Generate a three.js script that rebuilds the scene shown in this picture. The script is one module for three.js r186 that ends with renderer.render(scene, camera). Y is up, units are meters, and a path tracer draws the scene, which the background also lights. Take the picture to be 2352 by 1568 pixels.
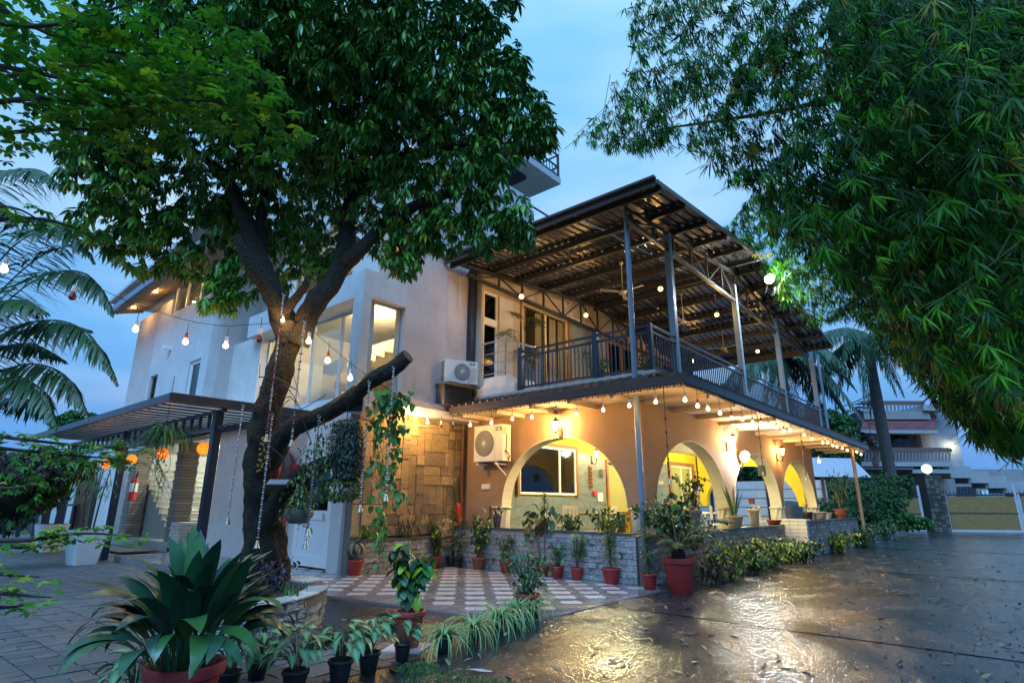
import * as THREE from 'three';
import { mergeGeometries } from 'three/addons/utils/BufferGeometryUtils.js';
import { ImprovedNoise } from 'three/addons/math/ImprovedNoise.js';
import { FontLoader } from 'three/addons/loaders/FontLoader.js';
import { TextGeometry } from 'three/addons/geometries/TextGeometry.js';

// ---------------------------------------------------------------- camera
const scene = new THREE.Scene();
const PW = 2352, PH = 1568, FL = 1306.7;
const camPos = new THREE.Vector3(0, 1.4, 0);
const PITCH = 15.85 * Math.PI / 180, ROLL = 0.3 * Math.PI / 180, YAW = 40.65 * Math.PI / 180;
const cFw = new THREE.Vector3(Math.cos(YAW) * Math.cos(PITCH), Math.sin(PITCH), -Math.sin(YAW) * Math.cos(PITCH));
const cR0 = new THREE.Vector3(Math.sin(YAW), 0, Math.cos(YAW));
const cU0 = new THREE.Vector3().crossVectors(cR0, cFw);
const cRt = cR0.clone().multiplyScalar(Math.cos(ROLL)).addScaledVector(cU0, Math.sin(ROLL));
const cUp = cU0.clone().multiplyScalar(Math.cos(ROLL)).addScaledVector(cR0, -Math.sin(ROLL));
const camera = new THREE.PerspectiveCamera(2 * Math.atan(784 / FL) * 180 / Math.PI, 1024 / 682, 0.05, 900);
camera.position.copy(camPos);
camera.quaternion.setFromRotationMatrix(new THREE.Matrix4().makeBasis(cRt, cUp, cFw.clone().negate()));
scene.add(camera);

// ---------------------------------------------------------------- sky, soft dusk key light, exposure
const noise = new ImprovedNoise();
const fbm = (x, y, z, o = 4) => { let a = 0, s = 1, t = 0; for (let i = 0; i < o; i++) { a += s * noise.noise(x, y, z); t += s; x *= 2.03; y *= 2.03; z *= 2.03; s *= 0.5; } return a / t; };
const sstep = (a, b, x) => { const t = Math.min(1, Math.max(0, (x - a) / (b - a))); return t * t * (3 - 2 * t); };
const lerp = (a, b, t) => a + (b - a) * t;
{
  const W = 1024, H = 512, data = new Float32Array(W * H * 4);
  for (let j = 0; j < H; j++) {
    const el = (j + 0.5) / H * Math.PI - Math.PI / 2, sy = Math.sin(el), ce = Math.cos(el);
    for (let i = 0; i < W; i++) {
      const az = ((i + 0.5) / W - 0.5) * 2 * Math.PI, x = Math.cos(az) * ce, z = Math.sin(az) * ce;
      const t = Math.max(0, sy), a = Math.pow(t, 0.55);
      let r = lerp(0.10, 0.265, a), g = lerp(0.26, 0.73, a), b = lerp(0.70, 1.22, a);
      const q = 1 / (t + 0.25);
      const cl = sstep(-0.12, 0.45, fbm(x * q * 1.1 + 3.1, sy * 3, z * q * 1.1 + 1.7, 5)) * sstep(0.0, 0.25, t);
      const st = fbm(x * 2.2, sy * 26, z * 2.2 + 9, 4) * sstep(0.5, 0.05, t) * 0.30;
      r = r * (1 + st) + cl * 0.34; g = g * (1 + st * 0.8) + cl * 0.26; b = b * (1 + st * 0.5) + cl * 0.06;
      if (sy < 0) { r = 0.05; g = 0.07; b = 0.11; }
      const k = (j * W + i) * 4; data[k] = r; data[k + 1] = g; data[k + 2] = b; data[k + 3] = 1;
    }
  }
  const sky = new THREE.DataTexture(data, W, H, THREE.RGBAFormat, THREE.FloatType);
  sky.mapping = THREE.EquirectangularReflectionMapping; sky.magFilter = THREE.LinearFilter; sky.minFilter = THREE.LinearFilter; sky.needsUpdate = true;
  scene.background = sky; scene.environment = sky; scene.backgroundIntensity = 1; scene.environmentIntensity = 1;
}
const sun = new THREE.DirectionalLight(new THREE.Color().setRGB(0.27, 0.55, 1.0), 3.2);
sun.position.set(-27, 46, 13); sun.target.position.set(10, 0, -8); sun.shadow.radius = 60; sun.castShadow = true;
sun.shadow.mapSize.set(2048, 2048); Object.assign(sun.shadow.camera, { left: -45, right: 45, top: 45, bottom: -45, near: 1, far: 160 });
scene.add(sun, sun.target);
const renderer = new THREE.WebGLRenderer({ antialias: true });
renderer.toneMapping = THREE.LinearToneMapping; renderer.toneMappingExposure = 1.0;
renderer.shadowMap.enabled = true;
renderer.setSize(1024, 682);

// ---------------------------------------------------------------- helpers
const V = (x, y, z) => new THREE.Vector3(x, y, z);
function rng(s) { return () => { s |= 0; s = s + 0x6D2B79F5 | 0; let t = Math.imul(s ^ s >>> 15, 1 | s); t = t + Math.imul(t ^ t >>> 7, 61 | t) ^ t; return ((t ^ t >>> 14) >>> 0) / 4294967296; }; }
// a pixel of the photograph (in a 2352 x 1568 frame) gives a direction; the plane that the thing touches gives its distance
const rayDir = (px, py) => cFw.clone().addScaledVector(cRt, (px - PW / 2) / FL).addScaledVector(cUp, -(py - PH / 2) / FL);
function at(px, py, ax, val) { const d = rayDir(px, py); return camPos.clone().addScaledVector(d, (val - camPos[ax]) / d[ax]); }
const pix = p => { const v = p.clone().sub(camPos), z = v.dot(cFw); return [PW / 2 + FL * v.dot(cRt) / z, PH / 2 - FL * v.dot(cUp) / z]; };
const atD = (px, py, depth) => camPos.clone().addScaledVector(rayDir(px, py), depth);
// pixel in an enlarged crop of the photograph -> pixel in the 2352 frame
const zp = (o, x, y) => [(o[0] + x * 0.408163) / 1.632653, (o[1] + y * 0.408163) / 1.632653];
const zat = (o, x, y, ax, v) => { const p = zp(o, x, y); return at(p[0], p[1], ax, v); };
const zatD = (o, x, y, d) => { const p = zp(o, x, y); return atD(p[0], p[1], d); };
const cropL1 = [0, 800], cropL2 = [0, 1400], cropL3 = [0, 1920], cropM4 = [800, 800], cropM5 = [800, 1400], cropM6 = [800, 1920], cropR2 = [1600, 1100], cropR3 = [1600, 1500], cropR4 = [1600, 1920], cropR6 = [2400, 1100], cropR7 = [2400, 1500], cropR8 = [2880, 1400];

const taken = {};
function numbered(n) { const k = taken[n] = (taken[n] || 0) + 1; return k === 1 ? n : n + '_' + String(k - 1).padStart(3, '0'); }
function tag(o, label, category, group) { o.userData.label = label; o.userData.category = category; if (group) o.userData.group = group; return o; }
function thing(name, label, category, group) { const g = new THREE.Group(); g.name = numbered(name); scene.add(g); return tag(g, label, category, group); }
function obj(name, geo, mat, parent) {
  const m = new THREE.Mesh(Array.isArray(geo) ? M(geo) : geo, mat); m.name = name; m.castShadow = m.receiveShadow = true;
  if (parent) parent.add(m); return m;
}
function solo(name, label, category, geo, mat, group) { const m = obj(numbered(name), geo, mat, scene); return settleMesh(tag(m, label, category, group)); }
function struct(name, geo, mat) { const m = obj(numbered(name), geo, mat, scene); m.userData.kind = 'structure'; return m; }
function settleMesh(m) { m.geometry.computeBoundingBox(); const b = m.geometry.boundingBox, c = V((b.min.x + b.max.x) / 2, b.min.y, (b.min.z + b.max.z) / 2); m.geometry.translate(-c.x, -c.y, -c.z); m.position.add(c); return m; }
// move a thing's origin to the middle of its base
function settle(g, base) {
  g.updateMatrixWorld(true);
  let c = base;
  if (!c) { const b = new THREE.Box3().setFromObject(g); c = V((b.min.x + b.max.x) / 2, b.min.y, (b.min.z + b.max.z) / 2); }
  for (const k of g.children) k.position.sub(c);
  g.position.add(c); return g;
}
function copyOf(src, pos, ry = 0, label, s = 1) { const c = src.clone(); c.name = numbered(src.name.replace(/_\d{3}$/, '')); c.position.copy(pos); c.rotation.y = ry; c.scale.multiplyScalar(s); if (label) c.userData.label = label; scene.add(c); return c; }

// geometry
function flat(g) { const h = g.index ? g.toNonIndexed() : g; for (const k of Object.keys(h.attributes)) if (!['position', 'normal', 'uv', 'color'].includes(k)) h.deleteAttribute(k); return h; }
function uvm(g) {   // uv in metres, laid on the face's main direction
  const h = flat(g), p = h.attributes.position, n = h.attributes.normal, uv = new Float32Array(p.count * 2);
  for (let i = 0; i < p.count; i++) {
    const ax = Math.abs(n.getX(i)), ay = Math.abs(n.getY(i)), az = Math.abs(n.getZ(i));
    let u, v; if (ay >= ax && ay >= az) { u = p.getX(i); v = p.getZ(i); } else if (ax >= az) { u = p.getZ(i); v = p.getY(i); } else { u = p.getX(i); v = p.getY(i); }
    uv[i * 2] = u; uv[i * 2 + 1] = v;
  }
  h.setAttribute('uv', new THREE.BufferAttribute(uv, 2)); return h;
}
function M(list) { const a = list.flat(Infinity).map(uvm); return a.length === 1 ? a[0] : mergeGeometries(a); }
const mm = (x0, y0, z0, x1, y1, z1) => { const g = new THREE.BoxGeometry(Math.abs(x1 - x0), Math.abs(y1 - y0), Math.abs(z1 - z0)); g.translate((x0 + x1) / 2, (y0 + y1) / 2, (z0 + z1) / 2); return uvm(g); };
function box(w, h, d, x = 0, y = 0, z = 0, ry = 0, rx = 0, rz = 0) { const g = new THREE.BoxGeometry(w, h, d); if (rz) g.rotateZ(rz); if (rx) g.rotateX(rx); if (ry) g.rotateY(ry); g.translate(x, y, z); return uvm(g); }
function bar(a, b, w, h = w) {   // box bar between two points
  const d = b.clone().sub(a), L = d.length(), g = new THREE.BoxGeometry(w, h, L);
  const m = new THREE.Matrix4().lookAt(b, a, Math.abs(d.y) > 0.98 * L ? V(1, 0, 0) : V(0, 1, 0)); g.applyMatrix4(m); g.translate((a.x + b.x) / 2, (a.y + b.y) / 2, (a.z + b.z) / 2); return uvm(g);
}
function rod(a, b, r0, r1 = r0, seg = 10) {
  const d = b.clone().sub(a), g = new THREE.CylinderGeometry(r1, r0, d.length(), seg); g.applyQuaternion(new THREE.Quaternion().setFromUnitVectors(V(0, 1, 0), d.clone().normalize())); g.translate((a.x + b.x) / 2, (a.y + b.y) / 2, (a.z + b.z) / 2); return uvm(g);
}
function tube(pts, r, seg = 6, n) { const c = new THREE.CatmullRomCurve3(pts); return flat(new THREE.TubeGeometry(c, n || pts.length * 5, r, seg)); }
function limb(pts, radii, seg = 10, n = 40, rough = 0) {   // a tapered, slightly uneven branch
  const c = new THREE.CatmullRomCurve3(pts), fr = c.computeFrenetFrames(n), pos = [], idx = [], uv = [];
  for (let i = 0; i <= n; i++) {
    const t = i / n, p = c.getPointAt(t), k = t * (radii.length - 1), a = Math.floor(k), r = lerp(radii[a], radii[Math.min(a + 1, radii.length - 1)], k - a);
    for (let j = 0; j <= seg; j++) {
      const th = j / seg * Math.PI * 2, e = rough ? 1 + rough * (noise.noise(p.x * 5 + Math.cos(th) * 2, p.y * 4, p.z * 5 + Math.sin(th) * 2) + 0.35 * noise.noise(p.x * 9 + Math.cos(th) * 5, p.y * 7, p.z * 9 + Math.sin(th) * 5)) : 1;
      const q = p.clone().addScaledVector(fr.normals[i], Math.cos(th) * r * e).addScaledVector(fr.binormals[i], Math.sin(th) * r * e); pos.push(q.x, q.y, q.z); uv.push(j / seg * 6.28 * r, t * c.getLength());
      if (i < n && j < seg) { const b = i * (seg + 1) + j, d = b + seg + 1; idx.push(b, d, b + 1, b + 1, d, d + 1); }
    }
  }
  const base = pos.length / 3, e = c.getPointAt(1); pos.push(e.x, e.y, e.z); uv.push(0, 0); for (let j = 0; j < seg; j++) idx.push(n * (seg + 1) + j, base, n * (seg + 1) + j + 1);
  const g = new THREE.BufferGeometry(); g.setAttribute('position', new THREE.Float32BufferAttribute(pos, 3)); g.setAttribute('uv', new THREE.Float32BufferAttribute(uv, 2)); g.setIndex(idx); g.computeVertexNormals(); return g;
}
function lathe(prof, seg = 24, x = 0, y = 0, z = 0) { const g = new THREE.LatheGeometry(prof.map(p => new THREE.Vector2(p[0], p[1])), seg); g.translate(x, y, z); return flat(g); }
function ball(r, x = 0, y = 0, z = 0, ws = 14, hs = 10) { const g = new THREE.SphereGeometry(r, ws, hs); g.translate(x, y, z); return flat(g); }
function poly(pts, depth, bevel = 0) { const s = new THREE.Shape(pts.map(p => new THREE.Vector2(p[0], p[1]))); return flat(new THREE.ExtrudeGeometry(s, { depth, bevelEnabled: bevel > 0, bevelSize: bevel, bevelThickness: bevel, bevelSegments: 1 })); }

// materials: base colours are linear
function tex(n, size, fn, srgb) {
  const d = new Uint8Array(n * n * 4);
  for (let j = 0; j < n; j++) for (let i = 0; i < n; i++) { const c = fn(i / n, j / n), k = (j * n + i) * 4; for (let q = 0; q < 3; q++) { let v = c[q]; if (srgb) v = v <= 0.0031308 ? v * 12.92 : 1.055 * Math.pow(v, 1 / 2.4) - 0.055; d[k + q] = Math.max(0, Math.min(255, v * 255)); } d[k + 3] = 255; }
  const t = new THREE.DataTexture(d, n, n); t.wrapS = t.wrapT = THREE.RepeatWrapping; t.magFilter = THREE.LinearFilter; t.minFilter = THREE.LinearMipmapLinearFilter; t.generateMipmaps = true; if (srgb) t.colorSpace = THREE.SRGBColorSpace; t.repeat.set(1 / size, 1 / size); t.needsUpdate = true; return t;
}
// noise that tiles, on a torus
function tn(u, v, f, s = 0, o = 4) { const a = u * 6.2832, b = v * 6.2832, R = f / 6.2832; let r = 0, w = 1, t = 0, k = 1; for (let i = 0; i < o; i++) { r += w * noise.noise(Math.cos(a) * R * k + s, Math.sin(a) * R * k + Math.cos(b) * R * k * 1.7, Math.sin(b) * R * k * 1.7 + s * 1.3); t += w; w *= 0.55; k *= 2.1; } return r / t; }
const std = (r, g, b, rough = 0.8, o = {}) => { const m = new THREE.MeshStandardMaterial({ roughness: rough, side: THREE.DoubleSide, ...o }); m.color.setRGB(r, g, b); return m; };
const phys = (r, g, b, rough, o = {}) => { const m = new THREE.MeshPhysicalMaterial({ roughness: rough, side: THREE.DoubleSide, ...o }); m.color.setRGB(r, g, b); return m; };
const glow = (r, g, b, k) => { const m = new THREE.MeshStandardMaterial({ color: 0x111111, roughness: 0.6 }); m.emissive.setRGB(r, g, b); m.emissiveIntensity = k; return m; };
const T = {};
T.plasterB = tex(512, 2.2, (u, v) => { const a = 0.5 + 0.28 * tn(u, v, 60, 3, 3) + 0.2 * tn(u, v, 12, 7, 3); return [a, a, a]; });
T.plasterC = tex(512, 5.3, (u, v) => { const a = 0.92 + 0.2 * tn(u, v, 5, 1, 5) + 0.10 * tn(u, (v * 0.15) % 1, 30, 12, 4) + 0.08 * tn(u, v, 40, 2, 3); return [a, a * 0.995, a * 0.985]; }, true);
T.bark = tex(512, 1.1, (u, v) => { const a = 0.5 + 0.7 * tn(u * 2 % 1, v, 26, 4, 5); return [a, a, a]; });
T.barkC = tex(512, 1.7, (u, v) => { const a = 0.75 + 0.7 * tn(u, v, 18, 5, 5), m = sstep(0.0, 0.35, tn(u, v, 6, 9, 4)); return [a * lerp(1, 0.75, m), a * lerp(0.92, 1.05, m), a * lerp(0.85, 0.7, m)]; }, true);
T.stone = tex(512, 1.3, (u, v) => { const a = 0.82 + 0.45 * tn(u, v, 9, 6, 5) + 0.25 * tn(u, v, 60, 1, 2); return [a, a * 0.97, a * 0.93]; }, true);
T.stoneB = tex(512, 0.9, (u, v) => { const a = 0.5 + 0.6 * tn(u, v, 14, 8, 5); return [a, a, a]; });
T.wash = tex(512, 1.5, (u, v) => { const d = sstep(0.05, 0.4, tn(u, v, 9, 2, 5)), e = 0.85 + 0.4 * tn(u, v, 50, 5, 3); return [lerp(1, 0.24, d) * e, lerp(1, 0.24, d) * e, lerp(1, 0.23, d) * e]; }, true);
T.wood = tex(512, 1.2, (u, v) => { const a = 0.8 + 0.35 * tn(u, (v * 0.12) % 1, 24, 3, 4) + 0.2 * tn(u, v, 60, 4, 2); return [a, a * 0.95, a * 0.9]; }, true);
T.fine = tex(256, 0.35, (u, v) => { const a = 0.5 + 0.5 * tn(u, v, 40, 2, 3); return [a, a, a]; });
T.granite = tex(512, 0.8, (u, v) => { const a = 0.8 + 0.6 * tn(u, v, 90, 3, 2) + 0.2 * tn(u, v, 8, 2, 3); return [a, a, a]; }, true);
T.slate = tex(512, 1.8, (u, v) => { const a = 0.85 + 0.5 * tn(u, v, 10, 12, 5); return [a, a, a]; }, true);
T.tin = tex(512, 3.0, (u, v) => { const a = 0.8 + 0.5 * tn(u, v, 8, 5, 5), r = sstep(0.12, 0.4, tn(u, v, 14, 15, 4)); return [a * lerp(1, 1.1, r), a * lerp(1, 0.72, r), a * lerp(1, 0.5, r)]; }, true);
T.drive = tex(1024, 7.3, (u, v) => { const p = tn(u, v, 5, 21, 5), q = tn(u, v, 120, 4, 2), l = sstep(0.05, 0.3, tn(u, v, 26, 33, 4)); const a = 0.78 + 0.5 * p + 0.7 * q; return [a * lerp(1, 0.75, l), a * lerp(0.98, 0.68, l), a * lerp(0.95, 0.6, l)]; }, true);
T.driveR = tex(1024, 7.3, (u, v) => { const p = tn(u, v, 7, 41, 5), q = tn(u, v, 80, 14, 3), w = sstep(-0.25, 0.3, p), m = sstep(-0.15, 0.5, tn(u, v, 11, 71, 5)); const c = Math.max(0.06, Math.min(0.8, lerp(0.25, 0.09, w) + 0.13 * m + 0.14 * q)); return [c, c, c]; });
T.driveB = tex(1024, 2.6, (u, v) => { const a = 0.5 + 0.7 * tn(u, v, 130, 5, 3) + 0.12 * tn(u, v, 16, 8, 3); return [a, a, a]; });
T.soil = tex(256, 0.4, (u, v) => { const a = 0.7 + 0.9 * tn(u, v, 30, 7, 4); return [a, a * 0.93, a * 0.85]; }, true);
const pl = { map: T.plasterC, bumpMap: T.plasterB, bumpScale: 0.004 };
const MT = {
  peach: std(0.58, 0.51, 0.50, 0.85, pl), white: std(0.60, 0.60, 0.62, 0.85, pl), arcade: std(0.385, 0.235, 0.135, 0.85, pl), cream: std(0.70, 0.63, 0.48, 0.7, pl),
  yellow: std(0.78, 0.60, 0.03, 0.7, pl), ceil: std(0.75, 0.72, 0.64, 0.8), beige: std(0.58, 0.44, 0.30, 0.8, pl), offwhite: std(0.66, 0.63, 0.60, 0.7, pl),
  stoneA: std(0.33, 0.24, 0.135, 0.75, { map: T.stone, bumpMap: T.stoneB, bumpScale: 0.012 }), stoneC: std(0.23, 0.175, 0.12, 0.75, { map: T.stone, bumpMap: T.stoneB, bumpScale: 0.012 }), stoneD: std(0.42, 0.31, 0.175, 0.7, { map: T.stone, bumpMap: T.stoneB, bumpScale: 0.012 }),
  washA: std(0.52, 0.51, 0.50, 0.85, { map: T.wash, bumpMap: T.stoneB, bumpScale: 0.035 }), washB: std(0.40, 0.38, 0.36, 0.85, { map: T.wash, bumpMap: T.stoneB, bumpScale: 0.02 }), washC: std(0.30, 0.25, 0.22, 0.85, { map: T.wash, bumpMap: T.stoneB, bumpScale: 0.02 }),
  mortar: std(0.16, 0.145, 0.13, 0.95), granite: std(0.12, 0.115, 0.115, 0.25, { map: T.granite }), graniteL: std(0.40, 0.40, 0.36, 0.3, { map: T.granite }),
  navy: std(0.018, 0.026, 0.045, 0.35, { metalness: 0.0 }), steelBlue: std(0.17, 0.23, 0.31, 0.4), brownMetal: std(0.055, 0.043, 0.042, 0.4), purlin: std(0.03, 0.028, 0.03, 0.5),
  sheet: std(0.20, 0.20, 0.21, 0.25, { metalness: 0.92, map: T.tin }), sheetTop: std(0.14, 0.09, 0.075, 0.5, { map: T.tin }), chrome: std(0.75, 0.75, 0.76, 0.15, { metalness: 1 }),
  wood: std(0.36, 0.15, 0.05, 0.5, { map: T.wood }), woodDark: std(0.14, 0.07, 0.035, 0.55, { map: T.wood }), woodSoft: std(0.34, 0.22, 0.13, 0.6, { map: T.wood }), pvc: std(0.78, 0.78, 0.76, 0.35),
  glassDark: phys(0.25, 0.27, 0.25, 0.05, { transmission: 1, thickness: 0, ior: 1.5 }), glass: phys(0.9, 0.93, 0.92, 0.03, { transmission: 1, thickness: 0, ior: 1.5 }), black: std(0.012, 0.012, 0.014, 0.5),
  slate: std(0.22, 0.26, 0.255, 0.35, { map: T.slate }), marble: std(0.30, 0.33, 0.30, 0.12, { map: T.slate }), bark: std(0.042, 0.034, 0.028, 0.95, { map: T.barkC, bumpMap: T.bark, bumpScale: 0.07 }), twig: std(0.06, 0.045, 0.035, 0.9),
  potRed: std(0.33, 0.028, 0.026, 0.55, { bumpMap: T.fine, bumpScale: 0.002 }), potBlack: std(0.017, 0.018, 0.02, 0.5), potTerra: std(0.30, 0.10, 0.055, 0.75, { map: T.stone }), potGrey: std(0.25, 0.24, 0.24, 0.7, { map: T.stone }), potCream: std(0.55, 0.48, 0.36, 0.6, { map: T.stone }), soil: std(0.04, 0.028, 0.02, 0.95, { map: T.soil, bumpMap: T.stoneB, bumpScale: 0.02 }),
  acWhite: std(0.66, 0.66, 0.64, 0.45), acGrille: std(0.10, 0.10, 0.105, 0.5), curtain: std(0.55, 0.42, 0.28, 0.9), redPaint: std(0.55, 0.03, 0.025, 0.4), cable: std(0.02, 0.018, 0.016, 0.6), bead: std(0.42, 0.42, 0.44, 0.35, { metalness: 0.6 }), beadRed: std(0.5, 0.02, 0.035, 0.35), beadBlue: std(0.02, 0.03, 0.18, 0.3), brass: std(0.42, 0.36, 0.26, 0.35, { metalness: 0.8 }),
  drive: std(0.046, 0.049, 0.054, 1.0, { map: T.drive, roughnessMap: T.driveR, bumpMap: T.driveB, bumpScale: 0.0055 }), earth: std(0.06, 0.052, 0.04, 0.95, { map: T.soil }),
  tileA: std(0.235, 0.215, 0.225, 1.0, { map: T.plasterC, roughnessMap: T.driveR }), tileW: std(0.66, 0.61, 0.62, 0.3, { map: T.plasterC }),
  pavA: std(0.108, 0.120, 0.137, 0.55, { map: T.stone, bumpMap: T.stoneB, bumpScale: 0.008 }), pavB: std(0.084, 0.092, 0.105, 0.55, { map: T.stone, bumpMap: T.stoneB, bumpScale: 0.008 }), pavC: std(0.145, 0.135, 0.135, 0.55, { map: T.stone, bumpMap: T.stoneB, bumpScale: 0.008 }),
  bulbWarm: glow(1, 0.76, 0.38, 6), bulbOff: std(0.10, 0.018, 0.018, 0.4), socket: std(0.45, 0.45, 0.5, 0.5), socketRed: std(0.32, 0.03, 0.015, 0.5)
};
function lamp(parent, p, r, g, b, cd, radius = 0.03) { const l = new THREE.PointLight(new THREE.Color().setRGB(r, g, b), cd, 0, 2); l.position.copy(p); l.castShadow = true; l.shadow.radius = radius / 0.02; parent.add(l); l.name = 'light'; return l; }
// ================================================================ the setting: ground, drive, patio, courtyard paving
struct('ground', [mm(-150, -0.62, -250, 250, -0.26, 150)], MT.earth);
// the drive dips a little towards the spider plants
const gy = (x, z) => -0.012 - 0.115 * (1 - sstep(4.0, 6.1, x)) * sstep(1.5, -2.5, z) - 0.03 * sstep(0, 3, z) + 0.012 * fbm(x * 0.35, 0, z * 0.35, 3);
{
  const drive = new THREE.Group(); drive.name = 'driveway'; drive.userData.kind = 'structure'; scene.add(drive);
  const xs = [-3.5, 2.2, 7.66, 11.36, 15.4, 19.4, 24, 29, 36, 47];
  for (let k = 0; k < xs.length - 1; k++) {
    const g0 = 0.007, x0 = xs[k] + g0, x1 = xs[k + 1] - g0, near = k < 5;
    const z0 = x1 > 9 ? -5.4 : -4.9 - (k < 2 ? 3.4 : 0), z1 = 9, nx = near ? 24 : 8, nz = near ? 60 : 20;
    const g = new THREE.PlaneGeometry(x1 - x0, z1 - z0, nx, nz); g.rotateX(-Math.PI / 2); g.translate((x0 + x1) / 2, 0, (z0 + z1) / 2);
    const p = g.attributes.position; for (let i = 0; i < p.count; i++) p.setY(i, gy(p.getX(i), p.getZ(i)) - (k % 2) * 0.006); g.computeVertexNormals();
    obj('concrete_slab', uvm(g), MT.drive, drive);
  }
  obj('joint_filler', [mm(-3.5, -0.3, -8.3, 7.66, -0.17, 9), mm(7.6, -0.3, -5.4, 47, -0.045, 9)], MT.mortar, drive);
}
// tiled patio in front of the low walls
{
  const patio = new THREE.Group(); patio.name = 'patio'; patio.userData.kind = 'structure'; scene.add(patio);
  const out = [[5.35, -18.5], [5.42, -8.5], [5.72, -6.1], [6.15, -4.80], [9.45, -4.80], [9.95, -5.1], [9.95, -10.4], [7.6, -10.4], [7.6, -18.5]];
  const g = poly(out.map(([x, z]) => [x, -z]), 0.2); g.rotateX(-Math.PI / 2); g.translate(0, -0.2, 0);
  obj('slab', [g], MT.tileA, patio);
  const inside = (x, z) => { let c = false; for (let i = 0, j = out.length - 1; i < out.length; j = i++) { const [xi, zi] = out[i], [xj, zj] = out[j]; if ((zi > z) !== (zj > z) && x < (xj - xi) * (z - zi) / (zj - zi) + xi) c = !c; } return c; };
  const s = 0.168; const oct = poly([[-1, 0.12], [-0.74, -0.72], [0, -0.55], [0.74, -0.72], [1, -0.1], [0.74, 0.72], [0, 0.55], [-0.74, 0.72]].map(([a, b]) => [a * s, b * s * 1.1]), 0.012); oct.rotateX(-Math.PI / 2); oct.rotateY(-Math.PI / 4);
  const tg = uvm(oct);
  const st = 0.33;
  for (let i = 0; i < 16; i++) for (let j = 0; j < 26; j++) if ((i + j) % 2 === 0) {
    const x = 5.5 + i * st, z = -5.25 - j * st; const m = 0.3;
    if (![[m, 0], [-m, 0], [0, m], [0, -m]].every(([a, b]) => inside(x + a, z + b))) continue;
    const t = obj('white_tile', tg, MT.tileW, patio); t.position.set(x, -0.0095 + 0.0015 * ((i * 7 + j * 3) % 3), z);
  }
  for (let i = 0; i < 6; i++) obj('joint', [mm(5.5 + i * 0.99 - 0.18, -0.01, -10.3, 5.5 + i * 0.99 - 0.174, 0.0012, -4.85)], MT.mortar, patio);
}
// brick-paved courtyard on the left
{
  const yard = new THREE.Group(); yard.name = 'courtyard_paving'; yard.userData.kind = 'structure'; scene.add(yard);
  obj('bedding', [mm(-6, -0.5, -42, 7.6, -0.165, -8.31), mm(-6, -0.5, -8.31, 2.6, -0.172, -4.9)], MT.mortar, yard);
  const r = rng(11), geos = [[0.388, 0.188], [0.188, 0.188]].map(([a, b]) => { const g = new THREE.BoxGeometry(a, 0.08, b, 1, 1, 1); return uvm(g); });
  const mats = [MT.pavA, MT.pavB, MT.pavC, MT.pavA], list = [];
  const put = (x, z, k) => list.push([x, z, k, r()]);
  for (let i = -14; i < 20; i++) for (let j = 0; j < 120; j++) {
    const x = 0.2 + i * 0.4 - (0.06 * j * 0.1), z = -5.0 - j * 0.2; if (z < -29) continue;
    if (x > 5.3) continue; if (x < -1 && z > -9) continue;
    if ((i + j) % 3 === 0) { put(x - 0.1, z, 1); put(x + 0.1, z, 1); } else put(x, z, 0);
  }
  const d2 = o => { const dx = o[0], dz = o[1]; const v = dx * cFw.x + dz * cFw.z, w = dx * cRt.x + dz * cRt.z; return v < 1.5 || Math.abs(w / v) > 0.97 ? 1e6 + dx * dx : dx * dx + dz * dz; };
  list.sort((a, b) => d2(a) - d2(b));
  const rest = [];
  list.forEach(([x, z, k, q], n) => {
    const y = -0.16 + (q - 0.5) * 0.008 + 0.008 * fbm(x * 0.6, 3, z * 0.6, 2);
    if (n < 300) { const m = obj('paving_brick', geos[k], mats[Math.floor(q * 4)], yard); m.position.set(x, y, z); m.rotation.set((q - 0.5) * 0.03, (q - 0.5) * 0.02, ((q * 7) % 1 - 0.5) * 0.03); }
    else rest.push(geos[k].clone().translate(x, y, z));
  });
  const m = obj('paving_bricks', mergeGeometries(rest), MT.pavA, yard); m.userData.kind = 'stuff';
}
// ================================================================ the guest house
const house = thing('guest_house', 'two-storey pale guest house with arched veranda and roofed terrace', 'building');
const XF = 10.4, ZF = -5.47, TH = 0.33, YS = 1.32, YT = 3.42;
function archWall(len, yTop, yBot, arches, th) {   // u along x, openings from yBot up
  const pts = [[0, yBot]]; const n = 28;
  for (const a of arches) for (let i = 0; i <= n; i++) { const t = Math.PI - i / n * Math.PI; pts.push([a.c + Math.cos(t) * a.hw, yBot + Math.sin(t) * a.rise]); }
  pts.push([len, yBot], [len, yTop], [0, yTop]);
  return poly(pts, th);
}
function archReveal(a, yBot, th, o = 0.012) {
  const s = [], n = 28;
  for (let i = 0; i <= n; i++) { const t = Math.PI - i / n * Math.PI; s.push([a.c + Math.cos(t) * (a.hw + 0.003), yBot + Math.sin(t) * (a.rise + 0.003)]); }
  for (let i = n; i >= 0; i--) { const t = Math.PI - i / n * Math.PI; s.push([a.c + Math.cos(t) * (a.hw - o), yBot + Math.sin(t) * (a.rise - o)]); }
  return poly(s, th + 0.006).translate(0, 0, -0.003);
}
const toX = g => { const h = g.clone(); h.rotateY(Math.PI / 2); h.translate(XF, 0, ZF); return h; };      // u -> -z, depth -> +x
const toZ = (g, x0) => { const h = g.clone(); h.translate(x0, 0, ZF - TH); return h; };
const archX = [{ c: 2.085, hw: 1.67, rise: 1.5 }];
const archZ = [{ c: 12.755 - 10.73, hw: 1.93, rise: 1.47 }, { c: 17.08 - 10.73, hw: 1.93, rise: 1.48 }, { c: 21.2 - 10.73, hw: 1.93, rise: 1.5 }];
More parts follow.
